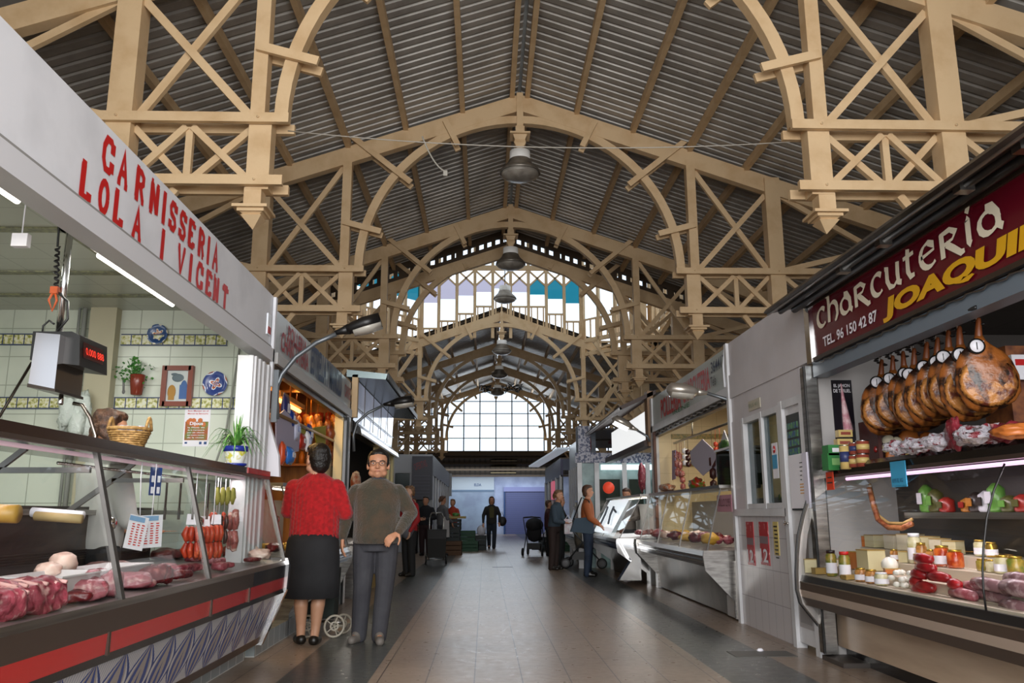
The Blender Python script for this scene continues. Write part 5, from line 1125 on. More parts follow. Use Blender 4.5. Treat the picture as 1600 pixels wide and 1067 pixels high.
# lettering: uncial strokes with a broad nib
UNC={'c':[arc(.55,.5,.45,.48,45,315,14)],
 'h':[[(.12,1.45),(.15,1.0),(.12,.3),(.1,.02)],[(.12,.6)]+arc(.5,.55,.35,.4,150,-10,9)+[(.85,.25),(.7,.0),(.6,-.05)],[(-.08,1.4),(.25,1.5)]],
 'a':[arc(.42,.42,.38,.4,80,440,14),[(.35,1.0),(.6,.95),(.78,.6),(.8,.15),(.95,.02)]],
 'R':[[(.12,1.0),(.12,.0)],[(.05,.95),(.5,1.0),(.75,.8),(.6,.58),(.2,.5)],[(.3,.5),(.6,.2),(.9,-.12),(1.05,-.1)]],
 'u':[[(.0,.98),(.14,.95),(.12,.4),(.25,.08),(.5,.02),(.72,.2)],[(.8,1.0),(.76,.5),(.78,.1),(.95,.02)]],
 't':[[(.4,1.25),(.32,.8),(.3,.3),(.45,.03),(.75,.05)],[(.0,.92),(.8,.98)]],
 'e':[[(.12,.5),(.85,.62),(.8,.85),(.55,1.0)]+arc(.55,.5,.45,.5,95,315,12)],
 'i':[[(.2,1.0),(.3,.95),(.28,.1),(.45,.0)],[(.3,1.2),(.5,1.45)]]}
W_=[('c',.85),('h',.95),('a',.95),('R',1.05),('c',.85),('u',1.0),('t',.75),('e',.95),('R',1.05),('i',.5),('a',1.0)]
def uncial():
    b=B(); p0=at(1277,492,x=XR); p1=at(1577,338,x=XR); z0=2.59; y0=p0.y; W=p0.y-p1.y; tot=sum(w for _,w in W_); k=W/tot; h=.15; u=0
    for ch,w in W_:
        for s in UNC[ch]:
            pts=[((u+q[0]*w*.88)*k,q[1]*h) for q in s]
            stroke(b,pts,.03,lambda X,Z:(XR-.006,y0-X,z0+Z),(.052,.016,.35))
        u+=w
    return b.build('uncial_lettering',mat('cream_letters','#e6dcc4',.5),c1)
uncial()
def rt(txt,p0,p1,z,h,m,t,x=XR-.006,bold=.01,n='lettering',shear=0):
    a=at(*p0,x=x); c=at(*p1,x=x); a.z=c.z=z; return letters(n,txt,m,t,a,c,h,(-1,0,0),bold,shear)
rt('TEL. 96 150 42 87',(1287,535),(1371,490),2.425,.075,PAPER,c1,bold=.02)
YEL=mat('yellow_letters','#d9a41c',.4)
a=at(1380,490,x=XR-.006); c=at(1600,396,x=XR-.006); a.z=c.z=2.425; dy=(a.y-c.y)
letters('yellow_lettering','JOAQUIN',YEL,c1,a,Vector((a.x,a.y-dy*1.2,a.z)),.108,(-1,0,0),.055,.12)
# poster wall
def fpaper(name,label,cat,pxa,pya,pxb,pyb,y,m,th=.006):
    a=at(pxa,pya,y=y); c=at(pxb,pyb,y=y); x0,x1=sorted((a.x,c.x)); z0,z1=sorted((a.z,c.z)); t=thing(name,label,cat,((x0+x1)/2,y,z0)); B().box(x0,x1,y-th,y,z0,z1).build('sheet',m,t); return t,x0,x1,z0,z1
t,x0,x1,z0,z1=fpaper('ham_poster','black poster reading EL JAMON DE TERUEL with a pink ham leg','poster',1298,594,1338,694,6.855,mat('poster_black','#17121a',.3))
letters('heading','EL JAMON',PAPER,t,(x0+.015,6.847,z1-.06),(x1-.02,6.847,z1-.06),.026,(0,-1,0),.02); letters('heading','DE TERUEL',PAPER,t,(x0+.01,6.847,z1-.105),(x1-.015,6.847,z1-.105),.028,(0,-1,0),.02)
letters('small_print','La Reina de',PAPER,t,(x0+.02,6.847,z1-.22),(x0+.13,6.847,z1-.23),.018,(0,-1,0)); 
xm=(x0+x1)/2; b=B(); b.limb([(xm-.005,6.845,z1-.035),(xm,6.843,z1-.14),(xm+.01,6.84,z1-.3),(xm+.02,6.838,z1-.42)],[.006,.013,.03,.04],10); b.build('ham_picture',mat('ham_pink','#c78490',.5,noise=(18,'#e3c0c4',.45,.6)),t)
for v in t.children[-1].data.vertices: v.co.y=v.co.y*.12
# tins and boxes on the top shelf
def tin(px,py,y,r,h,m,label,m2=None,box=False,group='tins and boxes beside the ham poster',name=None):
    p=at(px,py,y=y); t=thing(name or ('food_box' if box else 'food_tin'),label,'box' if box else 'tin',(p.x,y,p.z),group)
    if box: B().box(p.x-r,p.x+r,y-r*.6,y+r*.6,p.z,p.z+h).build('carton',m,t); B().box(p.x-r*.7,p.x+r*.7,y-r*.6-.003,y-r*.6,p.z+h*.3,p.z+h*.7).build('label',m2 or PAPER,t)
    else: B().lathe([(r,0),(r,h)],(p.x,y,p.z),18).build('can',m,t); B().lathe([(r*1.03,0),(r*1.03,.006)],(p.x,y,p.z+h),18).build('lid',CHROME,t); B().lathe([(r*1.01,0),(r*1.01,h*.45)],(p.x,y,p.z+h*.3),18).build('label',m2 or PAPER,t)
GRN=mat('green_carton','#2f7a3c',.4); TOM=mat('tomato_label','#8a4030',.4); YB=mat('cream_carton','#c2a868',.4); DKB=mat('navy_label','#2c3560',.4)
zsh=1.50
tin(1310,735,6.45,.10,.13,GRN,'green cartons box beside the post, lower one',mat('green_print','#7fb06a',.5),True)
tin(1310,712,6.45,.10,.08,GRN,'upper green carton with pale print under the ham poster',PAPER,True)
tin(1318,698,6.5,.06,.06,YB,'cream jar box standing on the green cartons',TOM,True); tin(1319,683,6.5,.055,.055,YB,'topmost cream jar box with picture label',TOM,True)
tin(1322,733,6.15,.038,.17,YB,'tall cream tin with dark blue label in front of the green cartons',DKB); tin(1336,730,6.1,.04,.08,TOM,'lower round tin with reddish lid, left of the stack',YB); tin(1336,710,6.1,.04,.08,TOM,'upper round tin with dark blue label, left of the stack',DKB)
tin(1349,729,6.0,.045,.085,TOM,'lower round tin with reddish lid, right of the stack',YB); tin(1349,708,6.0,.045,.085,TOM,'upper round tin with reddish lid, right of the stack',YB)
# ---- curved counter
cc=thing('charcuterie_counter','curved-glass charcuterie counter with pale marble base in the right foreground','counter',(3.1,4,0))
y0c,y1c=.6,6.88
def cpr(prof,m,nm,a=y0c,c=y1c,sm=False): return fixnorm(B().prism(prof,a,c,0,sm).build(nm,m,cc))
MARB=mat('beige_marble','#cdb69c',.28,noise=(2.4,'#ab927a',.35,.7),stretch=(1,.35,2.5))
cpr([(2.80,.10),(3.5,.10),(3.5,.45),(2.80,.45)],MARB,'marble_base'); cpr([(2.86,0),(3.5,0),(3.5,.1),(2.86,.1)],BLKB,'dark_kick')
BR1=mat('taupe_band','#5b4c42',.3,.4); BR2=mat('pale_taupe_band','#cdb8a6',.25,.4)
cpr([(2.56,.41),(2.85,.39),(2.85,.475),(2.535,.475)],BR1,'lower_band'); cpr([(2.535,.475),(2.85,.475),(2.85,.53),(2.525,.53)],BR2,'pale_band'); cpr([(2.525,.53),(2.85,.53),(2.85,.585),(2.528,.585)],BR1,'upper_band')
cpr([(2.535,.585),(2.9,.585),(2.9,.64),(2.548,.64)],BLACK,'black_gasket'); cpr([(2.525,.585),(2.54,.585),(2.54,.595),(2.525,.595)],CHROME,'chrome_trim')
cpr([(2.85,.45),(3.6,.45),(3.6,.64),(2.85,.64)],STEEL,'case_body')
B().prism([(2.57,.655),(2.70,.655),(2.702,.715),(2.87,.715),(2.872,.785),(3.04,.785),(3.042,.855),(3.35,.855),(3.35,.64),(2.57,.64)],y0c,y1c).build('display_deck',mat('cream_deck','#c9bda8',.4),cc)
gp=[(2.552,.64),(2.55,.74),(2.557,.84),(2.575,.95),(2.61,1.1),(2.665,1.24),(2.74,1.38)]
cg=glass('curved_glass','#f2f4f4',.12)
ys=[y0c,2.4,4.35,y1c-.02]
for a,c in zip(ys[:-1],ys[1:]):
    b=B(); pts=[(p,y,z) for y in (a,c) for p,z in gp]; n=len(gp); b.add(pts,[(i,i+1,n+i+1,n+i) for i in range(n-1)],0,True); b.build('curved_glass',cg,cc)
for a in ys[1:-1]: B().tube([(p-.002,a,z) for p,z in gp],.006,6).build('glass_joint',BLACK,cc)
# end frame
op=[(2.76,1.45),(2.68,1.28),(2.61,1.10),(2.565,.95),(2.54,.8),(2.525,.66),(2.52,.52),(2.54,.42),(2.60,.34),(2.68,.24),(2.74,.12),(2.77,.0)]
b=B(); n=len(op)
outer=[(p,y1c-.01,z) for p,z in op]; inner=[(p+.055,y1c-.01,z) for p,z in op]; o2=[(p,y1c+.05,z) for p,z in op]; i2=[(p+.055,y1c+.05,z) for p,z in op]
b.add(outer+inner,[(i,i+1,n+i+1,n+i) for i in range(n-1)]); b.add(o2+i2,[(i,i+1,n+i+1,n+i) for i in range(n-1)]); b.add(outer+o2,[(i,i+1,n+i+1,n+i) for i in range(n-1)],0,True); b.add(inner+i2,[(i,i+1,n+i+1,n+i) for i in range(n-1)],0,True)
b.build('end_frame',mat('satin_aluminium','#b9b4b0',.3,.5),cc); B().tube([(p-.004,y1c+.05,z) for p,z in op],.008,6).build('frame_gasket',BLACK,cc)
cpr([(2.6,.36),(2.69,.24),(2.78,.1),(2.80,0),(3.4,0),(3.4,.7),(2.56,.7)],mat('end_panel_grey','#9b9692',.4,.2),'end_panel',y1c-.005,y1c+.03)
B().box(2.66,2.86,6.45,6.85,0,.035).build('foot',mat('steel_foot','#5a5450',.4,.6),cc)
cpr([(2.73,1.42),(3.25,1.42),(3.25,1.5),(2.75,1.5),(2.72,1.47)],mat('black_top','#2b2623',.2,.2),'top_shelf')
cpr([(2.715,1.40),(2.76,1.40),(2.76,1.425),(2.715,1.425)],BROWNB,'top_rail')
B().tube([(2.80,1.2,1.385),(2.80,6.45,1.385)],.0125,8).build('pink_tube',TUBEP,cc)
cpr([(3.05,1.09),(3.4,1.09),(3.4,1.13),(3.05,1.13)],STEEL,'inner_shelf',y0c,6.1)
area('case_pink',(2.84,3.6,1.37),(0,0,0),.04,5,28,(1,.88,.92))
cpr([(3.38,.78),(3.42,.78),(3.42,1.42),(3.38,1.42)],mat('case_back_grey','#55504c',.4,.3),'back_panel',4.6,y1c)
t,y0,y1,z0,z1=wallpaper('orange_tag','small orange handwritten tag at the corner of the curved counter','price tag',1290,738,1303,765,2.70,mat('orange_card','#d8401c',.6),None)
B().box(2.698,2.70,y0+.02,y1-.02,z0+.05,z0+.06).box(2.698,2.70,y0+.03,y1-.03,z0+.09,z0+.1).build('handwriting',BLACK,t)
t,y0,y1,z0,z1=wallpaper('blue_tag','larger sky-blue handwritten price tag hanging from the counter top','price tag',1390,722,1417,760,2.70,mat('blue_card','#3fa3cf',.6),None)
letters('handwriting','8,95 EL KG',BLU,t,(2.698,y1-.03,z0+.03),(2.698,y0+.03,z0+.03),.025,(-1,0,0))
def er2(c,rx,ry,n=12): return [Vector(c)+Vector((rx*math.cos(2*PI*k/n),ry*math.sin(2*PI*k/n),0)) for k in range(n)]
# ---- goods in the curved counter: rows in real depth
ROWS=((2.63,.66),(2.79,.72),(2.95,.79),(3.12,.86))
def cpl(px,py,r,z=None):
    best=None
    for x,zz in ROWS:
        q=at(px,py,x=x+max(0,r-.05)); e=abs(q.z-zz)
        if best is None or e<best[0]: best=(e,q,zz)
    p=best[1]; p.z=best[2]; return p
GJ='glass jars in the curved counter'
JG=glass('jar_glass','#e8e4d2',.12)
def jar(px,py,z,r,h,fill,lid,label,lab=True,y=None):
    p=cpl(px,py,r); z=p.z; t=thing('glass_jar',label,'jar',(p.x,p.y,z),GJ)
    B().lathe([(r*.9,0),(r,.01),(r,h*.78),(r*.75,h*.88),(r*.75,h*.9)],(p.x,p.y,z),16).build('jar_body',fill,t); B().lathe([(r*.8,0),(r*.82,h*.12)],(p.x,p.y,z+h*.88),16).build('lid',lid,t)
    if lab: B().lathe([(r*1.02,0),(r*1.02,h*.4)],(p.x,p.y,z+h*.12),16,cap=False).build('paper_label',PAPER,t)
ASP=mat('jar_asparagus','#9a8238',.15,noise=(20,'#5c6a24',.4,.6)); OLV=mat('jar_olives','#8a5a2a',.15,noise=(24,'#c28a4a',.4,.6)); GOLD=mat('gold_lid','#b8963c',.25,.8); PEP=mat('jar_peppers','#9a3212',.15,noise=(16,'#c8662a',.4,.6)); WONION=mat('jar_pale','#c9c2a0',.15,noise=(18,'#a8a070',.4,.6))
Z0=.765
for a in ((1300,896,.04,.19,ASP,BLACK,'tall jar of green asparagus with white label, left of the pair'),(1321,899,.04,.19,ASP,RED,'tall jar with red lid and white label, right of the pair'),
 (1345,902,.04,.09,OLV,GOLD,'small jar of brown olives by the pair of tall jars'),(1362,906,.042,.09,OLV,GOLD,'small olive jar under the big pale cheese'),(1378,912,.045,.08,WONION,WHITE,'pale jar low by the front glass'),
 (1398,876,.03,.08,OLV,GOLD,'little brown jar beside the curved joint'),(1432,886,.045,.2,WONION,WHITE,'tall pale glass jar right of the curved joint')): jar(a[0],a[1],0,*a[2:])
for i,a in enumerate(((1441,872,.035,.14,OLV),(1456,876,.035,.10,OLV),(1474,886,.05,.13,PEP),(1494,887,.05,.11,PEP),(1534,872,.04,.10,WONION),(1536,889,.035,.07,ASP),(1551,872,.035,.09,GOLD),(1551,890,.035,.07,WONION),(1569,889,.05,.10,WONION),(1588,893,.045,.1,ASP))):
    jar(a[0],a[1],0,a[2],a[3],a[4],GOLD,'%s behind the sausages, number %d from the left'%({PEP:'jar of red peppers',WONION:'jar of pale preserves',ASP:'jar of green preserves',GOLD:'gold topped jar',OLV:'jar of olives'}[a[4]],i+1),i%2==0)
CHS=mat('pale_cheese','#cfc49a',.45); CHS2=mat('orange_cheese','#b5672c',.4); CHS3=mat('cream_cheese','#ddd3b8',.4); RIND=mat('cheese_rind','#a88a4a',.5)
def cheese(px,py,z,w,d,h,m,label,rot=0,rind=True,grp='cheeses in the curved counter'):
    p=cpl(px,py,w); z=p.z; t=thing('cheese_wedge',label,'cheese',(p.x,p.y,z),grp)
    R=Matrix.Rotation(rot,3,'Z'); c=Vector((p.x,p.y,0))
    pr_=[Vector((-w,-d,0)),Vector((w,-d*.6,0)),Vector((w*.9,d*.8,0)),Vector((0,d,0)),Vector((-w,d*.7,0))]
    vs_=[c+R@q+Vector((0,0,z)) for q in pr_]+[c+R@q+Vector((0,0,z+h)) for q in pr_]; b=B().add(vs_,[(4,3,2,1,0),(5,6,7,8,9)]+[(i,(i+1)%5,5+(i+1)%5,5+i) for i in range(5)]); b.build('paste',m,t)
    if rind: vs_=[c+R@(q*1.03)+Vector((0,0,z+h)) for q in pr_]+[c+R@(q*1.03)+Vector((0,0,z+h+.006)) for q in pr_]; B().add(vs_,[(4,3,2,1,0),(5,6,7,8,9)]+[(i,(i+1)%5,5+(i+1)%5,5+i) for i in range(5)]).build('rind',RIND,t)
cl=[(1363,892,.075,.11,.14,CHS,'big pale green-yellow cheese half with dark rim in the left pane'),(1341,880,.05,.07,.12,CHS2,'orange cheese wedge left of the big pale cheese'),(1275,895,.09,.08,.1,CHS,'greenish wedge in the left corner of the case'),(1285,903,.07,.05,.04,RIND,'flat yellow wedge low in the left corner'),
 (1333,853,.07,.09,.08,CHS3,'cream block in the back row of the left pane'),(1355,858,.05,.08,.08,CHS2,'reddish cream wedge at the back'),(1375,860,.09,.09,.09,CHS,'wide pale block at the back, left of the joint'),(1318,850,.05,.06,.06,CHS,'small yellow wedge at the back by the salmon packs'),(1312,876,.05,.05,.05,CHS3,'cream wedge just over the tall jars'),
 (1400,858,.06,.09,.10,CHS3,'creamy block behind the curved joint'),(1425,857,.07,.10,.11,CHS3,'tall cream block just right of the curved joint'),(1450,853,.07,.10,.10,CHS,'cream block behind the olive jars'),(1470,853,.05,.08,.09,CHS3,'pale block over the pepper jars'),(1490,853,.05,.07,.08,CHS,'cheese with green veins at the back'),(1395,905,.05,.05,.03,CHS2,'thin orange slice at the front glass by the joint'),(1335,912,.08,.05,.025,RIND,'flat yellow label-like wedge at the front glass'),(1420,888,.05,.05,.07,CHS,'yellow wedge between jar and joint'),(1447,890,.06,.07,.06,CHS2,'orange wedge behind the chorizo pile')]
for i,a in enumerate(cl): cheese(a[0],a[1],0,a[2],a[3],a[4],a[5],a[6],.3*math.sin(i*2.1))
# ball cheese, eggs of mozzarella, chorizos
p=cpl(1392,903,.06); solo(B().ell((p.x,p.y,p.z+.055),(.055,.06,.055),18,12),'round_cheese',mat('white_ball','#e3e0d4',.3),'round white cheese ball by the curved glass joint','cheese')
rr=random.Random(4); p=cpl(1410,918,.09)
for i in range(12): solo(B().ell((p.x+rr.uniform(-.05,.05),p.y+rr.uniform(-.09,.09),p.z+.02+.035*(i//4)),(.022,.026,.018)),'garlic_cheese',mat('white_ball','#e3e0d4'),'little white cheese ball in the heap beside the chorizos','cheese','heap of little white cheese balls')
REDC=mat('red_chorizo','#860d14',.3,noise=(12,'#a82028',.4,.6))
for i,(px,py,zz,ln,dx) in enumerate(((1447,872,.955,.09,0),(1450,882,.905,.10,.02),(1440,893,.86,.08,0),(1470,893,.86,.11,.02),(1435,900,.81,.05,0),(1448,905,.79,.10,-.01),(1495,893,.83,.05,.02),(1442,912,.77,.09,-.02))):
    zz=zz-.11; p=at(px,py+6,x=2.68); p.z=zz; t=thing('chorizo',['topmost curved red chorizo of the pile','second red chorizo from the top','short red chorizo end at the left of the pile','thick red chorizo across the middle of the pile','red chorizo knob at the lower left','red chorizo under the middle one','small red chorizo knob right of the pile','lowest red chorizo touching the deck'][i],'chorizo',(p.x,p.y,zz),'red chorizos piled in the curved counter')
    y_=p.y; B().tube([(p.x,y_-ln,zz),(p.x-.01,y_-ln*.9,zz+.005),(p.x-.02,y_-ln*.3,zz+.012),(p.x-.02,y_+ln*.3,zz+.012),(p.x-.01,y_+ln*.9,zz+.005),(p.x,y_+ln,zz)],[.008,.026,.031,.031,.026,.008],12).build('casing',REDC,t)
SALW=mat('wrapped_salami','#7d5a5e',.25,noise=(14,'#b49a9c',.45,.6)); PNK=mat('pink_salami','#9a4a54',.3,noise=(18,'#c08a8e',.4,.6))
for i,(px,py,zz,ln,r,m) in enumerate(((1500,905,.79,.13,.03,PNK),(1520,897,.83,.13,.03,PNK),(1488,913,.78,.08,.035,PNK),(1540,902,.86,.14,.035,SALW),(1550,915,.80,.18,.04,SALW),(1570,925,.79,.2,.04,SALW),(1590,905,.86,.14,.045,SALW),(1590,890,.9,.12,.035,SALW),(1530,918,.78,.12,.032,PNK),(1585,940,.77,.12,.035,SALW))):
    zz=zz-.11; p=at(px,py+8,x=2.66+.05*(i%3)); p.z=zz; t=thing('wrapped_salami','%s lying %s'%('pink salami' if m is PNK else 'plastic-wrapped grey salami',['beside the red chorizos, low','over the low pink salami','against the front glass by the chorizos','on top of the heap, dark end showing','across the heap under the topmost one','near the front glass at the picture edge','highest at the right picture edge','behind the highest one at the edge','in front of the pink pair','lowest at the right picture edge'][i]),'salami',(p.x,p.y,zz),'salamis heaped at the right of the curved counter')
    B().tube([(p.x+.02,p.y-ln,zz),(p.x+.01,p.y-ln*.9,zz),(p.x,p.y,zz+.01),(p.x+.02,p.y+ln*.9,zz),(p.x+.03,p.y+ln,zz)],[.01,r*.95,r,r*.95,.01],12).build('casing',m,t)
# smoked-salmon packs at the left end
for i,(px,py) in enumerate(((1272,858),(1295,852))):
    p=at(px-2,py+2,x=2.82); t=thing('salmon_pack',['blue and white pack with orange salmon at the left end of the case','second blue and white salmon pack, beside the first'][i],'packet',(p.x+.05,p.y,p.z-.1),'salmon packs in the curved counter')
    B().box(p.x-.03,p.x+.13,p.y,p.y+.02,p.z-.09,p.z+.09).build('pack',mat('pack_blue_white','#3a4a8a',.35,tile=('x','z',.03,.03,'#c9cbd6',.006)),t); B().ell((p.x+.05,p.y-.002,p.z-.01),(.045,.01,.05)).build('picture',mat('salmon_print','#b8582c',.4),t)
# upper inner shelf: packets and trays
rr=random.Random(8); cols=[mat('pk_green','#5a8a3a',.3),mat('pk_white','#c4c2c8',.3),mat('pk_dark','#2c2422',.3),mat('pk_amber','#a86a24',.3),mat('pk_red','#8a241e',.3),mat('pk_olive','#4a4a24',.3)]
nm=['green','white','dark','amber','red','olive']
for i in range(16):
    k=(i*5)%6; y_=6.05-i*.14; x_=3.08+rr.uniform(0,.08); t=thing('shelf_packet','%s packet on the inner steel shelf, %s from the far end'%(nm[k],ORD[i]),'packet',(x_+.08,y_-.06,1.13),'packets on the inner shelf of the curved counter')
    h_=rr.uniform(.07,.2); b=B().rings([er2((x_+.07,y_-.06,1.13+h_*u),.05*w_,.06*w_) for u,w_ in ((0,.8),(.1,1),(.8,.95),(1,.3))]); b.build('packet_body',cols[k],t); B().box(x_+.012,x_+.018,y_-.09,y_-.03,1.13+h_*.3,1.13+h_*.7).build('label',cols[(k+1)%6],t)
t=thing('strung_sausage','loop of thin brown sausages and twine hanging inside the curved counter','sausage',(2.95,5.5,1.0))
pts=[at(1358,762,x=2.95),at(1365,790,x=2.95),at(1372,812,x=2.95),at(1388,824,x=2.95),at(1410,825,x=2.97),at(1425,818,x=3.0)]
B().tube(pts,.02,8).build('sausage_loop',mat('brown_sausage','#7a3a22',.4,noise=(20,'#b5764a',.4,.6)),t); B().tube([p+Vector((.03,.05,.03)) for p in pts],.012,8).build('twine_sausage',mat('tan_string','#b5935a',.6),t)
# goods on the top shelf
t=thing('wood_shelf_box','dark wooden shelf box with cheeses behind the hams','shelf',(3.5,6.75,1.5)); 
a=at(1366,662,y=6.6); c=at(1478,735,y=6.6)
b=B(); b.box(a.x-.03,a.x,6.5,6.82,c.z,a.z); b.box(a.x-.03,c.x,6.5,6.82,a.z,a.z+.03); b.box(a.x,c.x,6.8,6.82,c.z,a.z); b.box(a.x-.03,c.x,6.5,6.82,c.z-.02,c.z); b.build('frame',mat('dark_red_wood','#4e1f18',.4),t)
for i,(px,py,r,m,lb) in enumerate(((1388,688,.045,CHS3,'pale round cheese at top left in the wooden box'),(1402,690,.04,CHS3,'second pale round cheese in the wooden box'),(1385,700,.035,CHS,'yellowish cheese under the pale one'),(1420,685,.07,CHS2,'tan loaf-like cheese in the middle of the box'),(1448,684,.05,CHS2,'orange loaf at the right of the wooden box'),(1395,712,.05,CHS2,'dark orange cheese low in the wooden box'),(1372,702,.03,mat('red_wax','#8a1f1c',.3),'small red waxed cheese at the left of the box'),(1415,712,.05,RIND,'brown-rinded cheese low in the box'))):
    p=at(px,py,y=6.55); solo(B().ell(p,(r*1.2,r*.7,r),16,10,0,None,.15,2,i),'boxed_cheese',m,lb,'cheese','cheeses in the wooden box')
PLAS=mat('plastic_wrap','#b5b0b8',.15,noise=(18,'#7c3038',.52,.6),bump=(30,1.0)); CURED=meatmat('cured_cut','#4a0f18','#7a2530','#c48a86',12)
for i,(px,py,y_,s,m,lb) in enumerate(((1405,718,5.3,(.08,.08,.045),PLAS,'crumpled plastic-wrapped pack lying left on the counter top'),(1430,705,5.2,(.09,.09,.05),PLAS,'shiny wrapped pack behind the left one on the counter top'),(1468,700,4.9,(.10,.08,.05),PLAS,'wrapped meat pack next to the ham cut'),(1492,682,4.7,(.04,.09,.09),CURED,'upright dark red cured ham cut with white fat edge'),(1520,690,4.6,(.10,.09,.06),PLAS,'silvery crumpled pack in the middle of the counter top'),(1550,692,4.4,(.09,.09,.05),PLAS,'transparent pack with a red mark on the counter top'),(1570,680,4.3,(.07,.08,.05),CURED,'dark red cured meat slab behind the tan block'),(1592,672,4.2,(.06,.09,.04),CURED,'dark red cured block at the very right edge'),(1590,693,4.1,(.09,.10,.035),CHS2,'tan orange block under the cured meat at the right edge'),(1445,716,5.0,(.08,.07,.03),PLAS,'flat wrapped pack at the front of the counter top'),(1535,705,4.4,(.12,.1,.03),PLAS,'flat silvery pack near the front edge of the counter top'))):
    p=at(px,py,y=y_); p.z=max(p.z,1.50+s[2]*.8); solo(B().ell(p,s,22,14,0,Matrix.Rotation(i,3,'Z'),.5,2.6,i),'wrapped_meat' if m is PLAS else 'cured_meat',m,lb,'meat','meats on top of the curved counter')
# ---- hanging hams
HAM=mat('cured_ham_skin','#8f5222',.33,noise=(8,'#24130c',.44,.57),bump=(14,.5)); HAMF=mat('ham_cut_side','#5a2a1c',.35,noise=(11,'#b5783c',.44,.58),bump=(18,.6))
def ham(label):
    t=thing('cured_ham',label,'ham',(0,0,0),'cured hams hanging in a row')
    # local: x width, y thickness, hanging point at z=0
    prof=[(-.13,.024,.02,.0),(-.16,.036,.03,.0),(-.19,.068,.04,.0),(-.23,.118,.05,.005),(-.29,.155,.058,.012),(-.37,.175,.06,.018),(-.45,.172,.055,.015),(-.51,.145,.048,.008),(-.55,.10,.038,0),(-.575,.04,.02,-.01)]
    rs=[]
    for z,rx,ry,cx in prof:
        ring=[]
        for k in range(22):
            a=2*PI*k/22; v=Vector((cx+rx*math.cos(a),ry*math.sin(a),z)); v*=1+.06*mnoise.noise(v*9); ring.append(v)
        rs.append(ring)
    B().rings(rs).build('ham_body',HAM,t)
    rs=[[Vector((.012+r*.16*math.cos(a)*1.0,-.052-.008*(1-r)+.010*r,-.41+r*.15*math.sin(a))) for a in [2*PI*k/20 for k in range(20)]] for r in (1,.8,.5,.2)]
    B().rings(rs).build('cut_side',HAMF,t)
    B().cap((0,0,-.13),(.01,0,-.03),.022,.014,10).build('trotter',mat('trotter','#7a3f1c',.4),t)
    B().lathe([(.03,-.2),(.042,-.215),(.045,-.23),(.034,-.165),(.028,-.16)],(0,0,0),14).build('white_band',PAPER,t)
    b=B().lathe([(.047,-.008),(.047,.0)],(-.035,-.055,-.2),18,ax='y'); b.build('badge_rim',BLACK,t)
    B().lathe([(.037,-.011),(.037,-.008)],(-.035,-.055,-.2),18,ax='y').build('badge',PAPER,t); B().box(-.038,-.032,-.068,-.066,-.222,-.178).build('badge_mark',BLACK,t)
    B().tube([(0,0,-.03),(0,0,.03),(.01,0,.06),(-.01,0,.06),(0,0,.03)],.005,6).build('hook',CHROME,t)
    b=B()
    for k in range(7): a=k*.9; b.ell((.03*math.cos(a),.03*math.sin(a),-.06+.012*k),(.02,.02,.008))
    b.build('black_cord',BLACK,t); return t
hp=[(1525,492,4.75),(1495,505,4.95),(1478,512,5.12),(1462,523,5.3),(1445,530,5.48),(1425,540,5.66),(1408,545,5.86),(1392,552,6.06),(1375,558,6.26)]
H0=ham('nearest and largest hanging cured ham, its round cut side towards the aisle')
names=['second hanging ham, half behind the nearest one','third hanging ham in the row','fourth hanging ham in the row','fifth hanging ham, middle of the row','sixth hanging ham in the row','seventh hanging ham in the row','eighth hanging ham, last but one','last hanging ham, beside the ham poster']
for i,(px,py,y_) in enumerate(hp):
    p=at(px,py,y=y_); 
    if i==0: H0.location=p; H0.rotation_euler=(0,0,-.25)
    else: dup(H0,p,-.25+.12*math.sin(i*2.3),names[i-1],1+.05*math.sin(i*1.7),(.05*math.sin(i*3),.04*math.sin(i*5),-.3+.25*math.sin(i*2.3)))
pa=at(1525,480,y=4.4); pb=at(1365,556,y=6.4)
solo(B().tube([pa,pb],.012,8),'ham_rail',BLACK,'dark rail from which the cured hams hang','rail')
t=thing('hung_basket_goods','dark shelf with cured pieces and a price card at the right edge','shelf',(3.9,4.6,1.6))
a=at(1570,540,y=5.2); c=at(1610,660,y=5.2); B().box(a.x,a.x+.5,5.2,5.5,c.z,a.z).build('unit',mat('rust_unit','#5e3222',.5,noise=(8,'#93582f',.4,.6)),t)
a=at(1583,553,y=5.1); B().box(a.x,a.x+.22,5.12,5.15,a.z-.16,a.z).build('price_card',PAPER,t); B().box(a.x+.02,a.x+.12,5.115,5.12,a.z-.07,a.z-.03).build('red_mark',RED,t)
t=thing('green_card','bright lime-green card behind the hams','card',(3.6,6.2,1.8)); a=at(1503,605,y=6.3); c=at(1560,630,y=6.3); B().box(a.x,c.x,6.3,6.32,c.z,a.z).build('sheet',mat('lime','#7f9a1c',.5),t)
# ---- poultry stall on the right (R3)
TW=mat('translucent_white','#c2c8c6',.3,noise=(.7,'#a9b2ae',.4,.65)); YT=mat('yellowish_tile','#d8c39a',.35,tile=('x','z',.25,.25,'#c0aa80',.003))
r3=box_stall('poultry_counter_stall','poultry stall on the right with red lettering and the number 3644174',1,XR,9.12,13.45,1.7,2.5,2.95,TW,YT,mat('grey_ceiling_b','#8a8172',.6),None)
B().box(XR-.02,XR+.1,9.12,13.45,2.4,2.5).build('fascia_sill',ALU,r3)
b=B().box(XR+.02,XR+.1,9.15,13.4,2.33,2.4)
b.build('shutter_box',DKMET,r3); B().tube([(XR+.01-.015*(k%2),9.3+k*.08,2.36+.02*((k//2)%2)) for k in range(50)],.009,5).build('shutter_chain',STEEL,r3)
B().box(XR-.02,XR+.08,13.33,13.47,0,2.95).build('far_post',ALU,r3); B().box(XR-.02,XR+.02,13.25,13.33,0.7,2.4).build('brown_post',mat('brown_post','#5c3626',.5),r3)
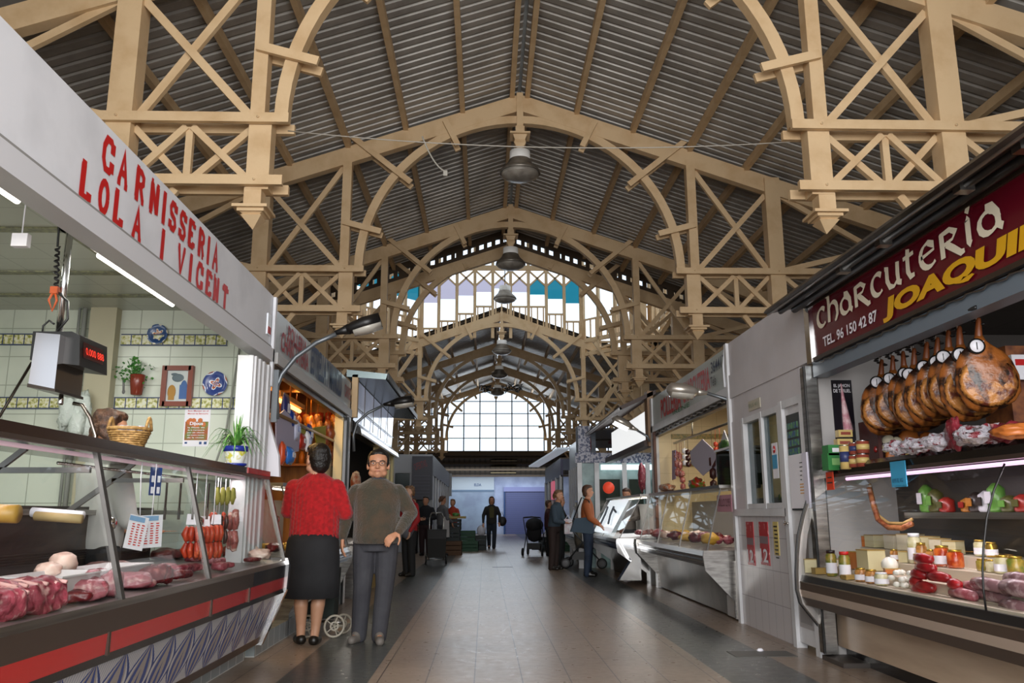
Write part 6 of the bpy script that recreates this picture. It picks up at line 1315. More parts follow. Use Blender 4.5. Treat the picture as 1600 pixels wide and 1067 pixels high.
b=B().tube([(XR-.01,9.12,2.98),(XR-.03,9.14,2.75),(XR-.04,9.1,2.5)],.012,6); b.build('white_cable',WHITE,r3)
rt('POLLERIA',(1033,640),(1064,615),2.56,.27,RED,r3,x=XR-.006,bold=.025); rt('CHARCUTERIA',(1067,612),(1109,585),2.60,.26,RED,r3,x=XR-.006,bold=.025); rt('IRENE',(1052,650),(1078,637),2.51,.06,mat('green_letters','#3f7a52',.5),r3)
rt('Tels',(1111,600),(1119,594),2.60,.12,BLACK,r3); rt('3644174',(1112,590),(1137,570),2.76,.13,mat('navy_letters','#26324f',.5),r3)
B().tube([(XR+.25,9.3,2.2),(XR+.25,13.0,2.2)],.016,8).build('hanging_rail',STEEL,r3)
B().tube([(XR+.25,9.9,2.2),(XR+.25,9.9,2.45)],.012,6).tube([(XR+.25,11.8,2.2),(XR+.25,11.8,2.45)],.012,6).build('rail_hanger',STEEL,r3)
B().box(XR+.3,XR+1.6,13.37,13.39,1.86,1.94).build('tile_band',mat('ochre_band','#a88a4a',.4,noise=(30,'#6b6a3a',.4,.6)),r3); B().box(XR+.3,XR+1.6,13.37,13.39,2.3,2.38).build('tile_band',mat('ochre_band','#a88a4a'),r3)
area('tube_r3',(XR+.8,10.8,2.7),(0,0,0),.1,3,30,(1,.9,.68))
t=thing('fluorescent_tube','fluorescent tube in the poultry stall on the right','light',(XR+.5,9.9,2.5)); B().tube([(XR+.35,9.5,2.52),(XR+.35,10.5,2.52)],.03,8).build('lit_tube',TUBE,t)
def sq3(name,label,cat,pts,x,m,grp=None): return sheet_quad(name,label,cat,pts,x,m,grp)
LPA=mat('lilac_white','#bdb9cb',.7)
sq3('wrapping_paper','large diamond of lilac-white wrapping paper hanging in the poultry stall','paper',[(1078,706),(1097,686),(1112,700),(1120,710),(1108,735),(1098,743),(1080,724)],XR+.27,LPA)
sq3('wrapping_paper','lower corner of white wrapping paper behind the dark sausages','paper',[(1108,706),(1122,700),(1120,745),(1110,740)],XR+.33,LPA)
sq3('plastic_bag','white plastic bag hanging high by the right post of the poultry stall','bag',[(1131,672),(1138,690),(1142,730),(1118,732),(1126,690)],XR+.3,mat('white_bag','#c9c9d4',.5))
sq3('lilac_strip','thin lilac strip hanging at the left of the stall','paper',[(1050,704),(1055,703),(1055,748),(1050,750)],XR+.27,mat('lilac','#8f82a5',.6))
p=at(1132,697,x=XR+.24); solo(B().ell(p,(.06,.16,.075),18,12,0,None,.2,3),'green_herb_bag',mat('dark_green','#26451f',.5,noise=(20,'#3f6a2a',.4,.6)),'dark green bag of herbs beside the right post','bag')
for i,(px,p0,p1,r,m,lb) in enumerate(((1057,704,745,.03,SALA,'pale netted salami hanging left in the poultry stall'),(1062,706,748,.025,SALA,'thin netted sausage next to the netted salami'),(1070,700,728,.03,PAPER,'white paper cone hanging beside the wrapping paper'),(1075,702,730,.03,DARKS,'dark striped sausages by the wrapping paper'),(1113,712,768,.035,DARKS,'dark hanging sausages right of the wrapping paper'),(1118,690,715,.02,CHOR,'red toy-like string of sausages above the dark ones'),(1125,690,765,.025,CHOR,'red netted string right of the dark sausages'),(1066,735,765,.03,SALA,'faint tied sausages hanging low'))):
    a=at(px,p0,x=XR+.3); c=at(px,p1,x=XR+.3); b=B(); n=3
    for k in range(n): z0=a.z+(c.z-a.z)*k/n; z1=a.z+(c.z-a.z)*(k+1)/n; b.tube([(a.x,a.y,z0),(a.x,a.y+.01,z0*.8+z1*.2),(a.x,a.y,z0*.2+z1*.8),(a.x,a.y,z1)],[.006,r*1.4,r*1.4,.006],8)
    b.tube([(a.x,a.y,a.z),(a.x-.05*0,a.y,2.2)],.004,4); solo(b,'hanging_sausages',m,lb,'sausage','sausages hanging in the right poultry stall')
case('poultry_glass_counter','glass poultry counter with steel base on the right, nearer of the two',1,2.38,9.25,13.3,base_m=mat('dull_steel','#6a5f52',.35,.7,noise=(2,'#4a4238',.4,.6)),front=.34,xtop=.22,strut=3,foot=.02,lit=mat('added_dim_tube','#a39c90',.4,emit=.15))
B().box(2.7,2.74,9.12,9.6,.02,.62).build('side_cabinet',mat('satin_aluminium','#b9b4b0'),bpy.data.objects['poultry_glass_counter'])
goods(20,2.55,3.0,9.6,13.0,.775,[CHICK,PINK,BEEF,mat('cheese_yellow','#c99a3a')],[('chicken','pale chicken'),('pork_piece','pink pork piece'),('beef_piece','red beef piece'),('yellow_chicken','yellow corn-fed chicken')],'meat','meats in the right poultry counter',6,'in the right poultry counter',.06,.1,.7)
t=thing('display_box','small glass display box with green tint on top of the poultry counter','display case',(2.95,9.8,1.44)); a=at(1120,706,x=2.85); c=at(1154,760,x=2.85)
B().box(2.8,3.1,9.35,10.1,1.44,1.85).build('glass_box',glass('greenish_glass','#6f8060',.2),t); B().box(2.78,3.12,9.33,10.12,1.85,1.875).build('white_lid',ALU,t); 
blob('fruit_basket','red and green fruit bowl on top of the poultry counter','fruit',1088,757,2.9,(.10,.22,.09),mat('red_green_fruit','#a8281c',.3,noise=(18,'#3f6a24',.45,.55)),None,4,.5)
blob('packaged_goods','pile of small reddish packages at the far end of the poultry counter top','packet',1042,762,2.85,(.10,.35,.06),mat('red_white_pack','#b5683c',.4,noise=(20,'#c9c2b5',.45,.6)),None,5,.6)
p=at(1110,785,x=2.45); t=thing('pink_price_card','pink handwritten price card inside the poultry counter glass','price tag',(2.56,p.y,p.z)); B().box(2.60,2.605,p.y-.28,p.y+.28,p.z-.1,p.z+.08).build('card',mat('pink_card','#b5808f',.5),t); letters('handwriting','POLLO 2,95',mat('ink','#5a2a3a',.5),t,(2.598,p.y+.24,p.z-.04),(2.598,p.y-.24,p.z-.04),.08,(-1,0,0))
# ---- stall R4 with lit sign
R4=thing('lit_sign_stall','stall with big white lit sign panel under a dark awning, right side','market stall',(3,15.5,0))
BRN=mat('brown_awning','#3f2b22',.5)
B().box(XR-.05,XR+.05,13.5,13.75,2.2,3.1).build('brown_side_board',mat('tan_board','#8a6a4a',.5),R4)
fixnorm(B().prism([(XR-.5,2.78),(XR+.1,3.05),(XR+.1,3.12),(XR-.52,2.84)],13.5,18.3).build('awning',BRN,R4)); B().tube([(XR-.5,13.5,2.8),(XR-.5,18.4,2.8)],.03,8).build('awning_roller',ALU,R4)
B().box(XR-.03,XR+.05,13.75,17.6,2.33,2.80).build('lit_sign_panel',mat('lit_white_sign','#f2f4f4',.5,emit=.9),R4)
fixnorm(B().prism([(XR-.1,2.2),(XR+.05,2.2),(XR+.05,2.33),(XR-.1,2.3)],13.6,18.3).build('dark_valance',BRN,R4))
B().box(XR,XR+1.7,13.5,18.3,2.62,2.68).build('stall_ceiling',mat('maroon_ceiling','#6a1f2c',.5),R4)
B().box(XR+1.6,XR+1.7,13.5,18.3,0,2.62).build('rear_wall',mat('mint_wall','#8fa6a0',.4),R4)
B().box(XR-.6,XR+1.7,18.2,18.3,0,2.2).build('mirror_wall',mat('mint_panel','#9fb8b8',.25,noise=(2,'#5a6f6f',.4,.7)),R4)
PT=mat('patterned_strip','#a9a8b4',.4,noise=(22,'#2f3a5e',.5,.54))
B().box(XR-.75,XR+1.7,18.15,18.2,2.2,2.42).build('patterned_valance',PT,R4); B().box(XR-.68,XR-.42,18.12,18.19,2.21,3.0).build('patterned_strip',PT,R4)
for xa in (XR-.72,XR-.35,XR+.25,XR+.75): B().box(xa,xa+.1,18.05,18.15,0,2.2).build('silver_post',ALU,R4)
for xa,xb in ((XR-.25,XR+.2),(XR+.4,XR+.7),(XR+.9,XR+1.3)): B().box(xa,xb,18.1,18.14,.9,1.85).build('dark_opening',mat('dark_glass','#27332f'),R4)
B().box(XR-.2,XR+1.4,18.08,18.13,2.05,2.16).build('lit_strip',mat('lit_strip','#e6f4f6',.5,emit=1.6),R4)
area('tube_r4',(XR+.7,15.8,2.55),(0,0,0),.1,3.6,26,(.93,1,1))
solo(B().tube([(XR+.1,14.2,2.3),(XR+.1,16.0,2.3)],.025,8),'pink_tube',mat('pink_emit','#ffb8c8',.5,emit=3),'pinkish tube under the awning of the lit sign stall','light')
blob('hanging_meat','reddish-white carcass piece hanging in the lit sign stall','meat',1003,745,XR+.4,(.08,.12,.28),RIB,None,3,.3)
k4=case('lit_meat_counter','glass meat counter with a glaring white slanted glass, beyond the poultry counter',1,2.12,13.7,17.6,front=.5,xtop=.42,strut=2,endm=CHROME,base_m=mat('brown_base','#3f352c',.5),lit=mat('added_white_tube','#fff2dd'),foot=.0)
B().add([(2.155,14.6,.78),(2.155,16.9,.78),(2.50,16.9,1.38),(2.50,14.6,1.38)],[(0,1,2,3)]).build('glaring_pane',mat('pane_glare','#dfe8ee',.2,emit=.8),k4)  # glare on the slanted glass put in as a pale glowing pane
b=B()
for s_ in ((15.3,.95,15.6,1.1),(15.6,1.1,15.7,1.25),(16.2,.9,16.3,1.1),(15.1,1.15,15.5,1.2),(16.3,1.1,16.5,1.25)): b.tube([(2.12+.575*(s_[1]-.78),s_[0],s_[1]),(2.12+.575*(s_[3]-.78),s_[2],s_[3])],.02,5)
b.build('painted_branch',mat('grey_branch','#5a6068',.5),k4)
fixnorm(B().prism([(2.1,.1),(2.45,.1),(2.45,.74),(2.12,.74),(2.3,.4)],13.45,13.66).build('bent_steel_end',CHROME,k4))
goods(6,2.5,2.9,13.9,14.5,.775,[BEEF,RIB],[('beef_piece','dark red beef'),('rib_piece','pale rib')],'meat','meats in the lit counter',11,'in the lit counter')
# ---- far right stalls
fr=thing('far_right_stalls','row of pale-fronted stalls on the right beyond the lit sign stall','market stall',(2.9,24,0))
X4=2.35
for i,(ya_,yb_,zt_) in enumerate(((18.5,20.9,2.95),(21.0,23.4,2.92),(26.2,33,2.8))):
    B().box(X4,X4+.08,ya_,yb_,2.25,zt_).build('side_fascia',[mat('silver_fascia','#a9adaf',.3,.2),mat('silver_fascia','#a9adaf'),mat('far_violet_fascia','#3f3c5e',.4)][i],fr)
    B().box(X4+.04,X4+.08,ya_,yb_,0,2.25).build('side_glass',mat('far_side_glass','#3c4144'),fr)
    for k in range(5): yy=ya_+(yb_-ya_-.15)*k/4; B().box(X4-.03,X4+.06,yy,yy+.14,0,2.3).build('side_post',ALU,fr)
    B().box(X4,X4+1.8,ya_,yb_,zt_,zt_+.04).build('stall_roof',DKMET,fr)
B().box(X4-.35,X4+.08,18.36,18.42,2.22,3.0).build('ham_mural',mat('mural_grey','#6d7480',.5,noise=(4,'#545a66',.4,.6)),fr)
B().ell((X4-.12,18.34,2.62),(.1,.02,.32)).build('painted_ham',mat('mural_red','#7a2420',.5),fr); B().ell((X4-.2,18.34,2.4),(.05,.02,.14)).build('painted_greens',mat('mural_green','#3f6a35',.5),fr)
B().box(X4-.06,X4+.02,28.3,29.4,1.6,2.2).build('pink_sign',mat('pink_lit','#d86a80',.5,emit=.5),fr)
t=thing('awning_lamp','pale striped awning lamp over the far right stalls','light',(2.0,26,2.8)); B().bar((1.7,29.5,2.75),(2.3,24.5,3.0),.35,.05).build('lamp_strip',mat('pale_strip','#c3cedc',.4,emit=.35),t)
solo(B().ell(at(951,762,x=2.5),(.12,.12,.12)),'red_ornament',mat('red_lit','#d8442a',.5,emit=.4),'red round ornament at the stall behind the mother','ornament')
k5=case('far_glass_counter','small grey glass counter behind the girl and the mother',1,1.95,18.6,21,front=.3,base_m=mat('far_base','#4a4a4c',.5),strut=1)
# ---- floor bits
p=at(1188,1018,z=0); solo(B().ell((p.x,p.y,.012),(.03,.02,.014),10,7,0,None,.7,3),'crumpled_paper',PAPER,'crumpled scrap of white paper on the floor at the right','paper')
p=at(1190,1022,z=0); solo(B().box(p.x-.25,p.x+.25,p.y-.14,p.y+.14,.0,.004),'manhole_cover',mat('grey_plate','#5c5a56',.5,.3),'grey metal floor plate under the paper scrap at the right','floor plate')
p=at(785,886,z=0); solo(B().box(p.x-.22,p.x+.22,p.y-.06,p.y+.06,0,.004),'floor_grate',BLACK,'narrow dark floor grate in the middle of the aisle','grate')
p=at(980,909,z=0); solo(B().ell((p.x,p.y,.01),(.07,.05,.01),10,7,0,None,.5,3),'crumpled_paper',PAPER,'small pale scrap on the floor by the steel counter end','paper')
# ================================================================ PEOPLE
SKIN=mat('skin','#c08a6c',.5,sss=.08); SKINP=mat('skin_pale','#c99a80',.5,sss=.08); NYL=mat('tan_stockings','#b08468',.5)
HAIRB=mat('black_hair','#15100e',.45,bump=(60,.5)); HAIRBR=mat('brown_hair','#3d261a',.5,bump=(60,.5),noise=(30,'#5c3b26',.4,.6)); HAIRBL=mat('blond_hair','#8a6236',.5,bump=(60,.5),noise=(30,'#5c3f22',.4,.6)); HAIRG=mat('auburn_hair','#6b4830',.5,bump=(60,.5),noise=(30,'#8a6a48',.4,.6))
LIP=mat('lip','#9a5548',.5); EYEW=mat('eye_white','#d9d5cf',.3); DARK=mat('dark_eye','#1b1412',.3); SHOEB=mat('black_shoe','#17130f',.4)
def finish(b,name,m,parent,vox,smooth=4,post=None):
    """weld overlapping volumes into one continuous skin"""
    me=bpy.data.meshes.new('t'); me.from_pydata([tuple(v) for v in b.v],[],b.f); o=bpy.data.objects.new('t',me); COL.objects.link(o)
    md=o.modifiers.new('r','REMESH'); md.mode='VOXEL'; md.voxel_size=vox; md.use_smooth_shade=True
    if smooth: s_=o.modifiers.new('s','SMOOTH'); s_.factor=.5; s_.iterations=smooth
    m2=bpy.data.meshes.new_from_object(o.evaluated_get(bpy.context.evaluated_depsgraph_get())); bpy.data.objects.remove(o); bpy.data.meshes.remove(me)
    m2.materials.clear(); m2.materials.append(m); m2.name=name
    if post:
        for v in m2.vertices: v.co=post(Vector(v.co))
    m2.polygons.foreach_set('use_smooth',[True]*len(m2.polygons)); m2.update()
    r=bpy.data.objects.new(name,m2); COL.objects.link(r); r.parent=parent; return r
def er(c,rx,ry,n=20,rot=0,tilt=0):
    c=Vector(c); o=[]
    for k in range(n):
        a=2*PI*k/n; x,y=rx*math.cos(a),ry*math.sin(a); o.append(c+Vector((x*math.cos(rot)-y*math.sin(rot),x*math.sin(rot)+y*math.cos(rot),tilt*y)))
    return o
def hand(b,w,d,pn,s=1.0,curl=.5,side=1):
    """w wrist point, d direction of hand, pn palm normal. five separate bent fingers"""
    d=Vector(d).normalized(); pn=Vector(pn); pn=(pn-d*pn.dot(d)).normalized(); u=d.cross(pn)*side; w=Vector(w)
    k=.185*s
    for t in (-.9,-.3,.3,.9): b.cap(w+d*.01*s,w+d*k*.5+u*(t*.030*s),.019*s,.0135*s,8)
    L=[.36,.42,.40,.31]
    for i,t in enumerate((-1,-.33,.33,1)):
        p=w+d*k*.5+u*(t*.033*s); dd=d.copy(); r=.0093*s
        for j,f in enumerate((.45,.32,.23)):
            ang=curl*(.5+.5*j); dd=(dd*math.cos(ang*.8)+pn*math.sin(ang*.8)).normalized(); q=p+dd*(k*L[i]*f*1.25); b.cap(p,q,r,r*.92,8); p=q; r*=.92
    p=w+d*k*.12-u*.028*s; dd=(d*.55-u*.75+pn*.35).normalized()
    q=p+dd*k*.26; b.cap(p,q,.0125*s,.011*s,8); q2=q+(d*.8-u*.25+pn*.5*curl*2).normalized()*k*.22; b.cap(q,q2,.011*s,.009*s,8)
def head(b,c,h,R,female=False,parts=None):
    """c = head centre, h = head height"""
    def P(x,y,z): return Vector(c)+R@(Vector((x,y,z))*h)
    q=lambda x,y,z,rx,ry,rz: b.ell(P(x,y,z),(rx*h,ry*h,rz*h),16,11,0,R)
    q(0,.03,.12,.335,.40,.37); q(0,-.05,-.12,.285,.31,.33); q(0,-.17,-.33,.155,.15,.13)
    for s in (-1,1):
        q(s*.15,-.22,-.14,.11,.10,.12); q(s*.34,.03,-.06,.045,.08,.12); q(s*.19,-.08,-.28,.12,.16,.12)
        q(s*.14,-.315,.075,.10,.035,.035)
    b.cap(P(0,-.33,.03),P(0,-.425,-.11),.030*h,.052*h,8); q(0,-.385,-.125,.075,.05,.04)
    q(0,-.305,-.245,.11,.06,.045); q(0,-.30,-.33,.08,.05,.04)
def face(t,c,h,R,glasses=False,brow=HAIRB,vis=True):
    o_=wloc(t)
    def P(x,y,z): return o_+Vector(c)+R@(Vector((x,y,z))*h)
    for s in (-1,1):
        B().ell(P(s*.14,-.30,.02),(.055*h,.03*h,.026*h),12,8,0,R).build('eye',EYEW,t); B().ell(P(s*.14,-.325,.02),(.022*h,.014*h,.022*h),10,7,0,R).build('iris',DARK,t)
        B().tube([P(s*.06,-.355,.085),P(s*.15,-.352,.11),P(s*.24,-.30,.085)],.013*h,6).build('eyebrow',brow,t)
    B().tube([P(-.10,-.345,-.24),P(-.03,-.368,-.232),P(0,-.37,-.238),P(.03,-.368,-.232),P(.10,-.345,-.24)],[.006*h,.016*h,.014*h,.016*h,.006*h],6).build('mouth',LIP,t)
    if glasses:
        b=B()
        for s in (-1,1): b.tube([P(s*(.15+.10*math.cos(a)),-.385+.01*abs(math.cos(a)),.015+.065*math.sin(a)) for a in [2*PI*k/20 for k in range(20)]],.0075*h,6,closed=True); b.tube([P(s*.25,-.375,.03),P(s*.36,-.2,.04),P(s*.36,.0,.03)],.007*h,5)
        b.tube([P(-.05,-.39,.03),P(0,-.395,.04),P(.05,-.39,.03)],.007*h,5); b.build('glasses',mat('metal_frames','#4a4440',.3,.8),t)
def hair(t,c,h,R,m,style,vox):
    def P(x,y,z): return Vector(c)+R@(Vector((x,y,z))*h)
    b=B(); q=lambda x,y,z,rx,ry,rz,s=1: b.ell(P(x,y,z),(rx*h,ry*h,rz*h),18,12,0,R,.10,4,s)
    q(0,.10,.22,.355,.38,.31)
    if style!='man': q(0,-.13,.36,.29,.21,.15)
    if style=='short': q(0,.17,.05,.37,.33,.36); q(0,.2,-.12,.32,.26,.34)
    if style=='man': q(0,.19,.02,.345,.28,.33); q(0,-.13,.34,.26,.17,.13); q(-.28,.0,.1,.08,.16,.2); q(.28,0,.1,.08,.16,.2)
    if style=='bob': q(0,.17,-.02,.39,.36,.42); q(-.22,.02,-.05,.16,.2,.28); q(.22,.02,-.05,.16,.2,.28); q(0,-.1,.38,.27,.2,.14)
    if style=='curly':
        for i in range(26): a=i*2.4; z=.42-.7*(i/26); rr_=.36*(1-.3*abs(z)); q(rr_*math.cos(a),.10+rr_*abs(math.sin(a))*.9-.05,z,.11,.11,.11,i)
    if style=='long': q(-.3,-.08,-.1,.12,.16,.45); q(.3,-.08,-.1,.12,.16,.45); q(0,.17,-.1,.38,.33,.5); q(0,.22,-.45,.3,.2,.35); q(-.26,.02,-.2,.13,.18,.38); q(.26,.02,-.2,.13,.18,.38)
    if style=='pony': q(0,.2,.1,.34,.3,.3); q(0,.48,-.05,.13,.14,.3)
    o=finish(b,'hair',m,t,vox,2)
    return o
def person(label,x,y,H,yaw,top,bottom,hairm,hstyle,arms,skin=SKIN,skirt=None,legs=None,head_yaw=0,head_pitch=0,bulk=1.0,belly=0,vox=.015,shoes=SHOEB,glasses=False,facial=True,hem=.50,lean=0,sleeve=1.0,child=None,group=None,bump=None,stance=.1,neck=0,hsz=None):
    t=thing('person',label,'person',(x,y,0),group); t.rotation_euler=(0,0,0)
    Ry=Matrix.Rotation(yaw,3,'Z')
    def W(v): v=Vector(v); return Ry@Vector((v.x*1.0,v.y-lean*max(0,v.z-.5*H)/H,v.z))
    hh=H/(hsz or 6.9); hc=W((0,-.02-.03*neck,H-hh*.52)); Rh=Matrix.Rotation(yaw+head_yaw,3,'Z')@Matrix.Rotation(head_pitch,3,'X')
    s=H/1.7; sh=.185*s*bulk**.5
    # body
    b=B(); head(b,hc,hh*1.0,Rh)
    b.cap(W((0,.01,H*.80)),hc+Vector((0,0,-hh*.30)),.060*s*bulk**.4,.052*s,14)
    def ring(z,rx,ry,cy=0): return [W(p) for p in er((0,cy,z*H),rx*s,ry*s)]
    core=[(.46,.12,.09),(.52,.14,.10),(.62,.125,.09),(.72,.15,.10),(.79,.15,.085),(.82,.09,.06)]
    b.rings([ring(z,rx,ry) for z,rx,ry in core])
    lg=legs or [((-.09*s,0,.50*H),(-.10*s,-.01,.27*H),(-stance*s,.02,.045*H),(-stance*s,-.12*s,.02*H)),((.09*s,0,.50*H),(.10*s,-.01,.27*H),(stance*s,.02,.045*H),(stance*s,-.12*s,.02*H))]
    for L in lg:
        L=[W(p) for p in L]; b.limb(L[:3],[.075*s,.052*s,.036*s],14); b.cap(L[0].lerp(L[1],.5),L[1],.07*s,.055*s); m_=L[1].lerp(L[2],.3); b.ell(m_+Ry@Vector((0,.02,0)),(.047*s,.05*s,.10*s)); b.cap(L[2]-Vector((0,0,.02)),L[3],.034*s,.028*s)
    for sg,(el,wr,hd,pn,cu) in arms.items():
        S=W((sg*sh*.93,0,.775*H)); E=W(el); Wr=W(wr); b.limb([S,E,Wr],[.05*s,.040*s,.026*s],12); hand(b,Wr,Ry@Vector(hd),Ry@Vector(pn),s,cu,-sg)
    finish(b,'body',skin,t,vox,3)
    if facial: face(t,hc,hh,Rh,glasses,hairm)
    hair(t,hc,hh,Rh,hairm,hstyle,vox)
    # top garment
    b=B(); bl=bulk
    tr=[(hem,.165*bl,.125*bl+belly*.7),(hem+.03,.178*bl,.135*bl+belly),(.60,.175*bl,.13*bl+belly*.9),(.68,.178*bl,.13*bl+belly*.35),(.745,.188*bl,.12*bl),(.785,.178*bl,.105*bl),(.812,.135*bl,.085*bl),(.83,.09*bl,.07*bl),(.845,.068,.06)]
    b.rings([ring(z,rx,ry,-.02*(belly>0)-belly*.35*(1 if z<.7 else 0)) for z,rx,ry in tr])
    for sg,(el,wr,hd,pn,cu) in arms.items():
        S=W((sg*sh*.93,.0,.768*H)); E=W(el); Wr=W(wr); E2=E.lerp(Wr,.5); We=E.lerp(Wr,sleeve*.97 if sleeve<1 else .97); r0=.072*s*bl**.6*max(.8,min(1,sleeve+.3)); b.limb([S,S.lerp(E,.5),E,E2,We],[r0*.97,r0*.92,r0*.80,r0*.68,r0*.52],14)
    finish(b,'top_garment',top,t,vox,3,bump)
    # bottom
    b=B()
    if skirt:
        prof=[(hem+.05,.165*bl,.12*bl+belly*.5),(.50,.185*bl,.145*bl),(.42,.195*bl,.155*bl),(.33,.195*bl,.155*bl),(skirt,.200*bl,.16*bl),(skirt-.002,.19*bl,.15*bl),(.34,.17*bl,.13*bl)]
        rs=[]
        for z,rx,ry in prof:
            rs.append([W(Vector(p)*1.0+Vector(((.008*math.sin(5*k*.6) if z<.5 else 0),0,0))) for k,p in enumerate(er((0,0,z*H),rx*s,ry*s,28))])
        B().rings(rs,False).build('skirt',bottom,t) if False else None
        bb=B(); bb.v=[]; bb.rings([[p+wloc(t) for p in r_] for r_ in rs],True); bb.build('skirt',bottom,t)
    else:
        b.rings([ring(z,rx,ry) for z,rx,ry in ((hem+.04,.155*bl,.115*bl+belly*.5),(.50,.165*bl,.13*bl),(.46,.155*bl,.12*bl))])
        for L in lg:
            L=[W(p) for p in L]; a=L[0]-Vector((0,0,.02)); b.limb([a,L[0].lerp(L[1],.5),L[1],L[1].lerp(L[2],.55),L[2]+Vector((0,0,-.03))],[.096*s*bl**.8,.088*s*bl**.8,.074*s*bl**.7,.068*s*bl**.7,.062*s*bl**.6],14)
        finish(b,'trousers',bottom,t,vox,3)
    for L in lg:
        a,c=W(L[2]),W(L[3]); b=B(); d=(c-a); d.z=0; d.normalize(); b.cap(Vector((a.x,a.y,.036*s))-d*.02,Vector((c.x,c.y,.028*s)),.045*s,.038*s); 
        if not skirt: b.cap(Vector((a.x,a.y,.05*s)),Vector((a.x,a.y,.05*s))+d*.06+Vector((0,0,.01)),.047*s,.040*s)
        
        finish(b,'shoe',shoes,t,min(vox,.012),1,lambda v:Vector((v.x,v.y,max(v.z,.0))))
    return t
def knit(v):
    return v+Vector((0,0,0))
# 1 man in sweater
xm,ym=at(583,1003,z=0).x,at(583,1003,z=0).y
SWE=mat('olive_brown_knit','#3f3a2e',.95,noise=(9,'#4d3e2f',.40,.60),bump=(60,.7),sheen=.3); GTR=mat('grey_trousers','#3d3d42',.85,noise=(5,'#34343a',.4,.6),bump=(7,.3)); GSH=mat('grey_shoe','#6a645e',.6)
man=person('stout man with glasses in olive-brown sweater and grey trousers facing the camera',xm,ym,1.73,.12,SWE,GTR,HAIRB,'man',
 {1:((.315,.0,1.14),(.20,-.22,.97),(-.5,-.35,-.35),(-.3,.4,-.8),.9),-1:((-.27,.02,1.13),(-.30,-.06,.93),(-.05,-.1,-1),(.9,.2,0),.5)},
 legs=[((-.10,0,.90),(-.11,-.02,.49),(-.13,.05,.08),(-.19,-.08,.035)),((.10,0,.90),(.09,-.03,.49),(.05,-.02,.08),(.06,-.2,.035))],head_yaw=-.05,head_pitch=-.03,bulk=1.18,belly=.055,vox=.0075,shoes=GSH,glasses=True,hem=.50,hsz=6.1)
p=[o for o in man.children if o.name.startswith('body')][0]
P_=0; 
b=B(); Ry=Matrix.Rotation(.12,3,'Z')
b.rings([[man.location+Ry@q for q in er((0,-.005+dy,z),rx,ry,24,0,-.25)] for z,rx,ry,dy in ((1.385,.09,.08,0),(1.43,.08,.074,-.004),(1.445,.086,.08,-.004),(1.41,.10,.09,0))],False); b.build('shirt_collar',mat('slate_shirt','#3f4656',.7),man)
# 2 woman in red
xw,yw=at(482,1006,z=0).x,at(482,1006,z=0).y
REDK=mat('red_cable_knit','#b00d16',.9,noise=(26,'#96080f',.4,.6),sheen=.2); BSK=mat('black_skirt','#17171a',.85,noise=(4,'#1f1f22',.4,.6))
def cable(v):
    d=Vector((v.x,v.y,0)); n=d.normalized() if d.length>.02 else Vector((0,0,0)); a=math.atan2(v.y,v.x)
    return v+n*(.0035*math.sin(a*26)+.003*math.sin(v.z*150)*math.sin(a*13))
wom=person('woman seen from behind in a red cable-knit cardigan, black skirt and black flats',xw,yw,1.78,PI-.12,REDK,BSK,HAIRB,'short',
 {1:((.255,-.03,1.16),(.16,-.26,1.12),(-1,-.2,.05),(0,1,0),.4),-1:((-.285,-.03,1.14),(-.14,-.27,1.10),(1,-.2,.05),(0,1,0),.4)},
 skin=SKINP,skirt=.225,legs=[((-.08,0,.90),(-.085,-.01,.48),(-.06,.03,.075),(-.05,-.10,.03)),((.08,0,.90),(.085,-.01,.48),(.075,.0,.075),(.14,-.10,.03))],head_yaw=.85,hsz=6.1,bulk=1.22,belly=.02,vox=.0075,hem=.485,bump=cable)
# stockings part
b=B(); Ryw=Matrix.Rotation(PI-.12,3,'Z')
for L in (((-.085,-.01,.48),(-.06,.03,.06)),((.085,-.01,.48),(.075,.0,.06))):
    a,c=[Ryw@Vector(q) for q in L]; b.limb([a,a.lerp(c,.35)+Ryw@Vector((0,.018,0)),a.lerp(c,.75),c],[.056,.064,.044,.038],14)
finish(b,'stockings',NYL,wom,.009,3)
# 3 lady in red jacket
def ps(px,py): q=at(px,py,z=0); return q.x,q.y
A_=lambda el,wr,hd=(0,-.2,-1),pn=(0,-1,0),cu=.6:(el,wr,hd,pn,cu)
BLKT=mat('black_trousers','#121214',.8); 
x,y=ps(638,900)
person('older blonde woman in red jacket and black trousers behind the man',x,y,1.66,-.9,mat('red_jacket','#9a1219',.7),BLKT,HAIRG,'curly',{1:A_((.26,0,1.02),(.25,-.15,.82)),-1:A_((-.26,0,1.02),(-.22,-.18,.84))},skin=SKINP,bulk=1.05,vox=.014,hem=.47)
t=thing('shoulder_bag','grey handbag held by the woman in the red jacket','bag',(x+.02,y-.25,.75)); B().ell((x-.02,y-.22,.85),(.13,.09,.17),14,9,0,None,.2,2).build('bag_body',mat('grey_bag','#55555c',.6),t); B().tube([(x-.12,y-.22,.95),(x-.06,y-.15,1.15),(x+.06,y-.18,.96)],.012,6).build('strap',BLACK,t)
x,y=ps(664,868)
person('woman in black jumper with folded arms by the shopping trolley',x,y,1.62,-.25,mat('black_jumper','#16161c',.9),mat('wine_trousers','#2a1518',.8),HAIRB,'short',{1:A_((.27,-.02,1.02),(.1,-.24,.98),(-1,-.2,0)),-1:A_((-.27,-.02,1.02),(-.12,-.24,1.0),(1,-.2,0))},bulk=1.2,vox=.015)
x,y=ps(643,866)
person('figure in white blouse half hidden behind the woman in black',x,y+.3,1.6,-.3,mat('white_blouse','#b5b0aa',.8),BLKT,HAIRBR,'short',{1:A_((.24,0,1.0),(.24,-.1,.78)),-1:A_((-.24,0,1.0),(-.24,-.1,.78))},vox=.018)
x,y=ps(690,868)
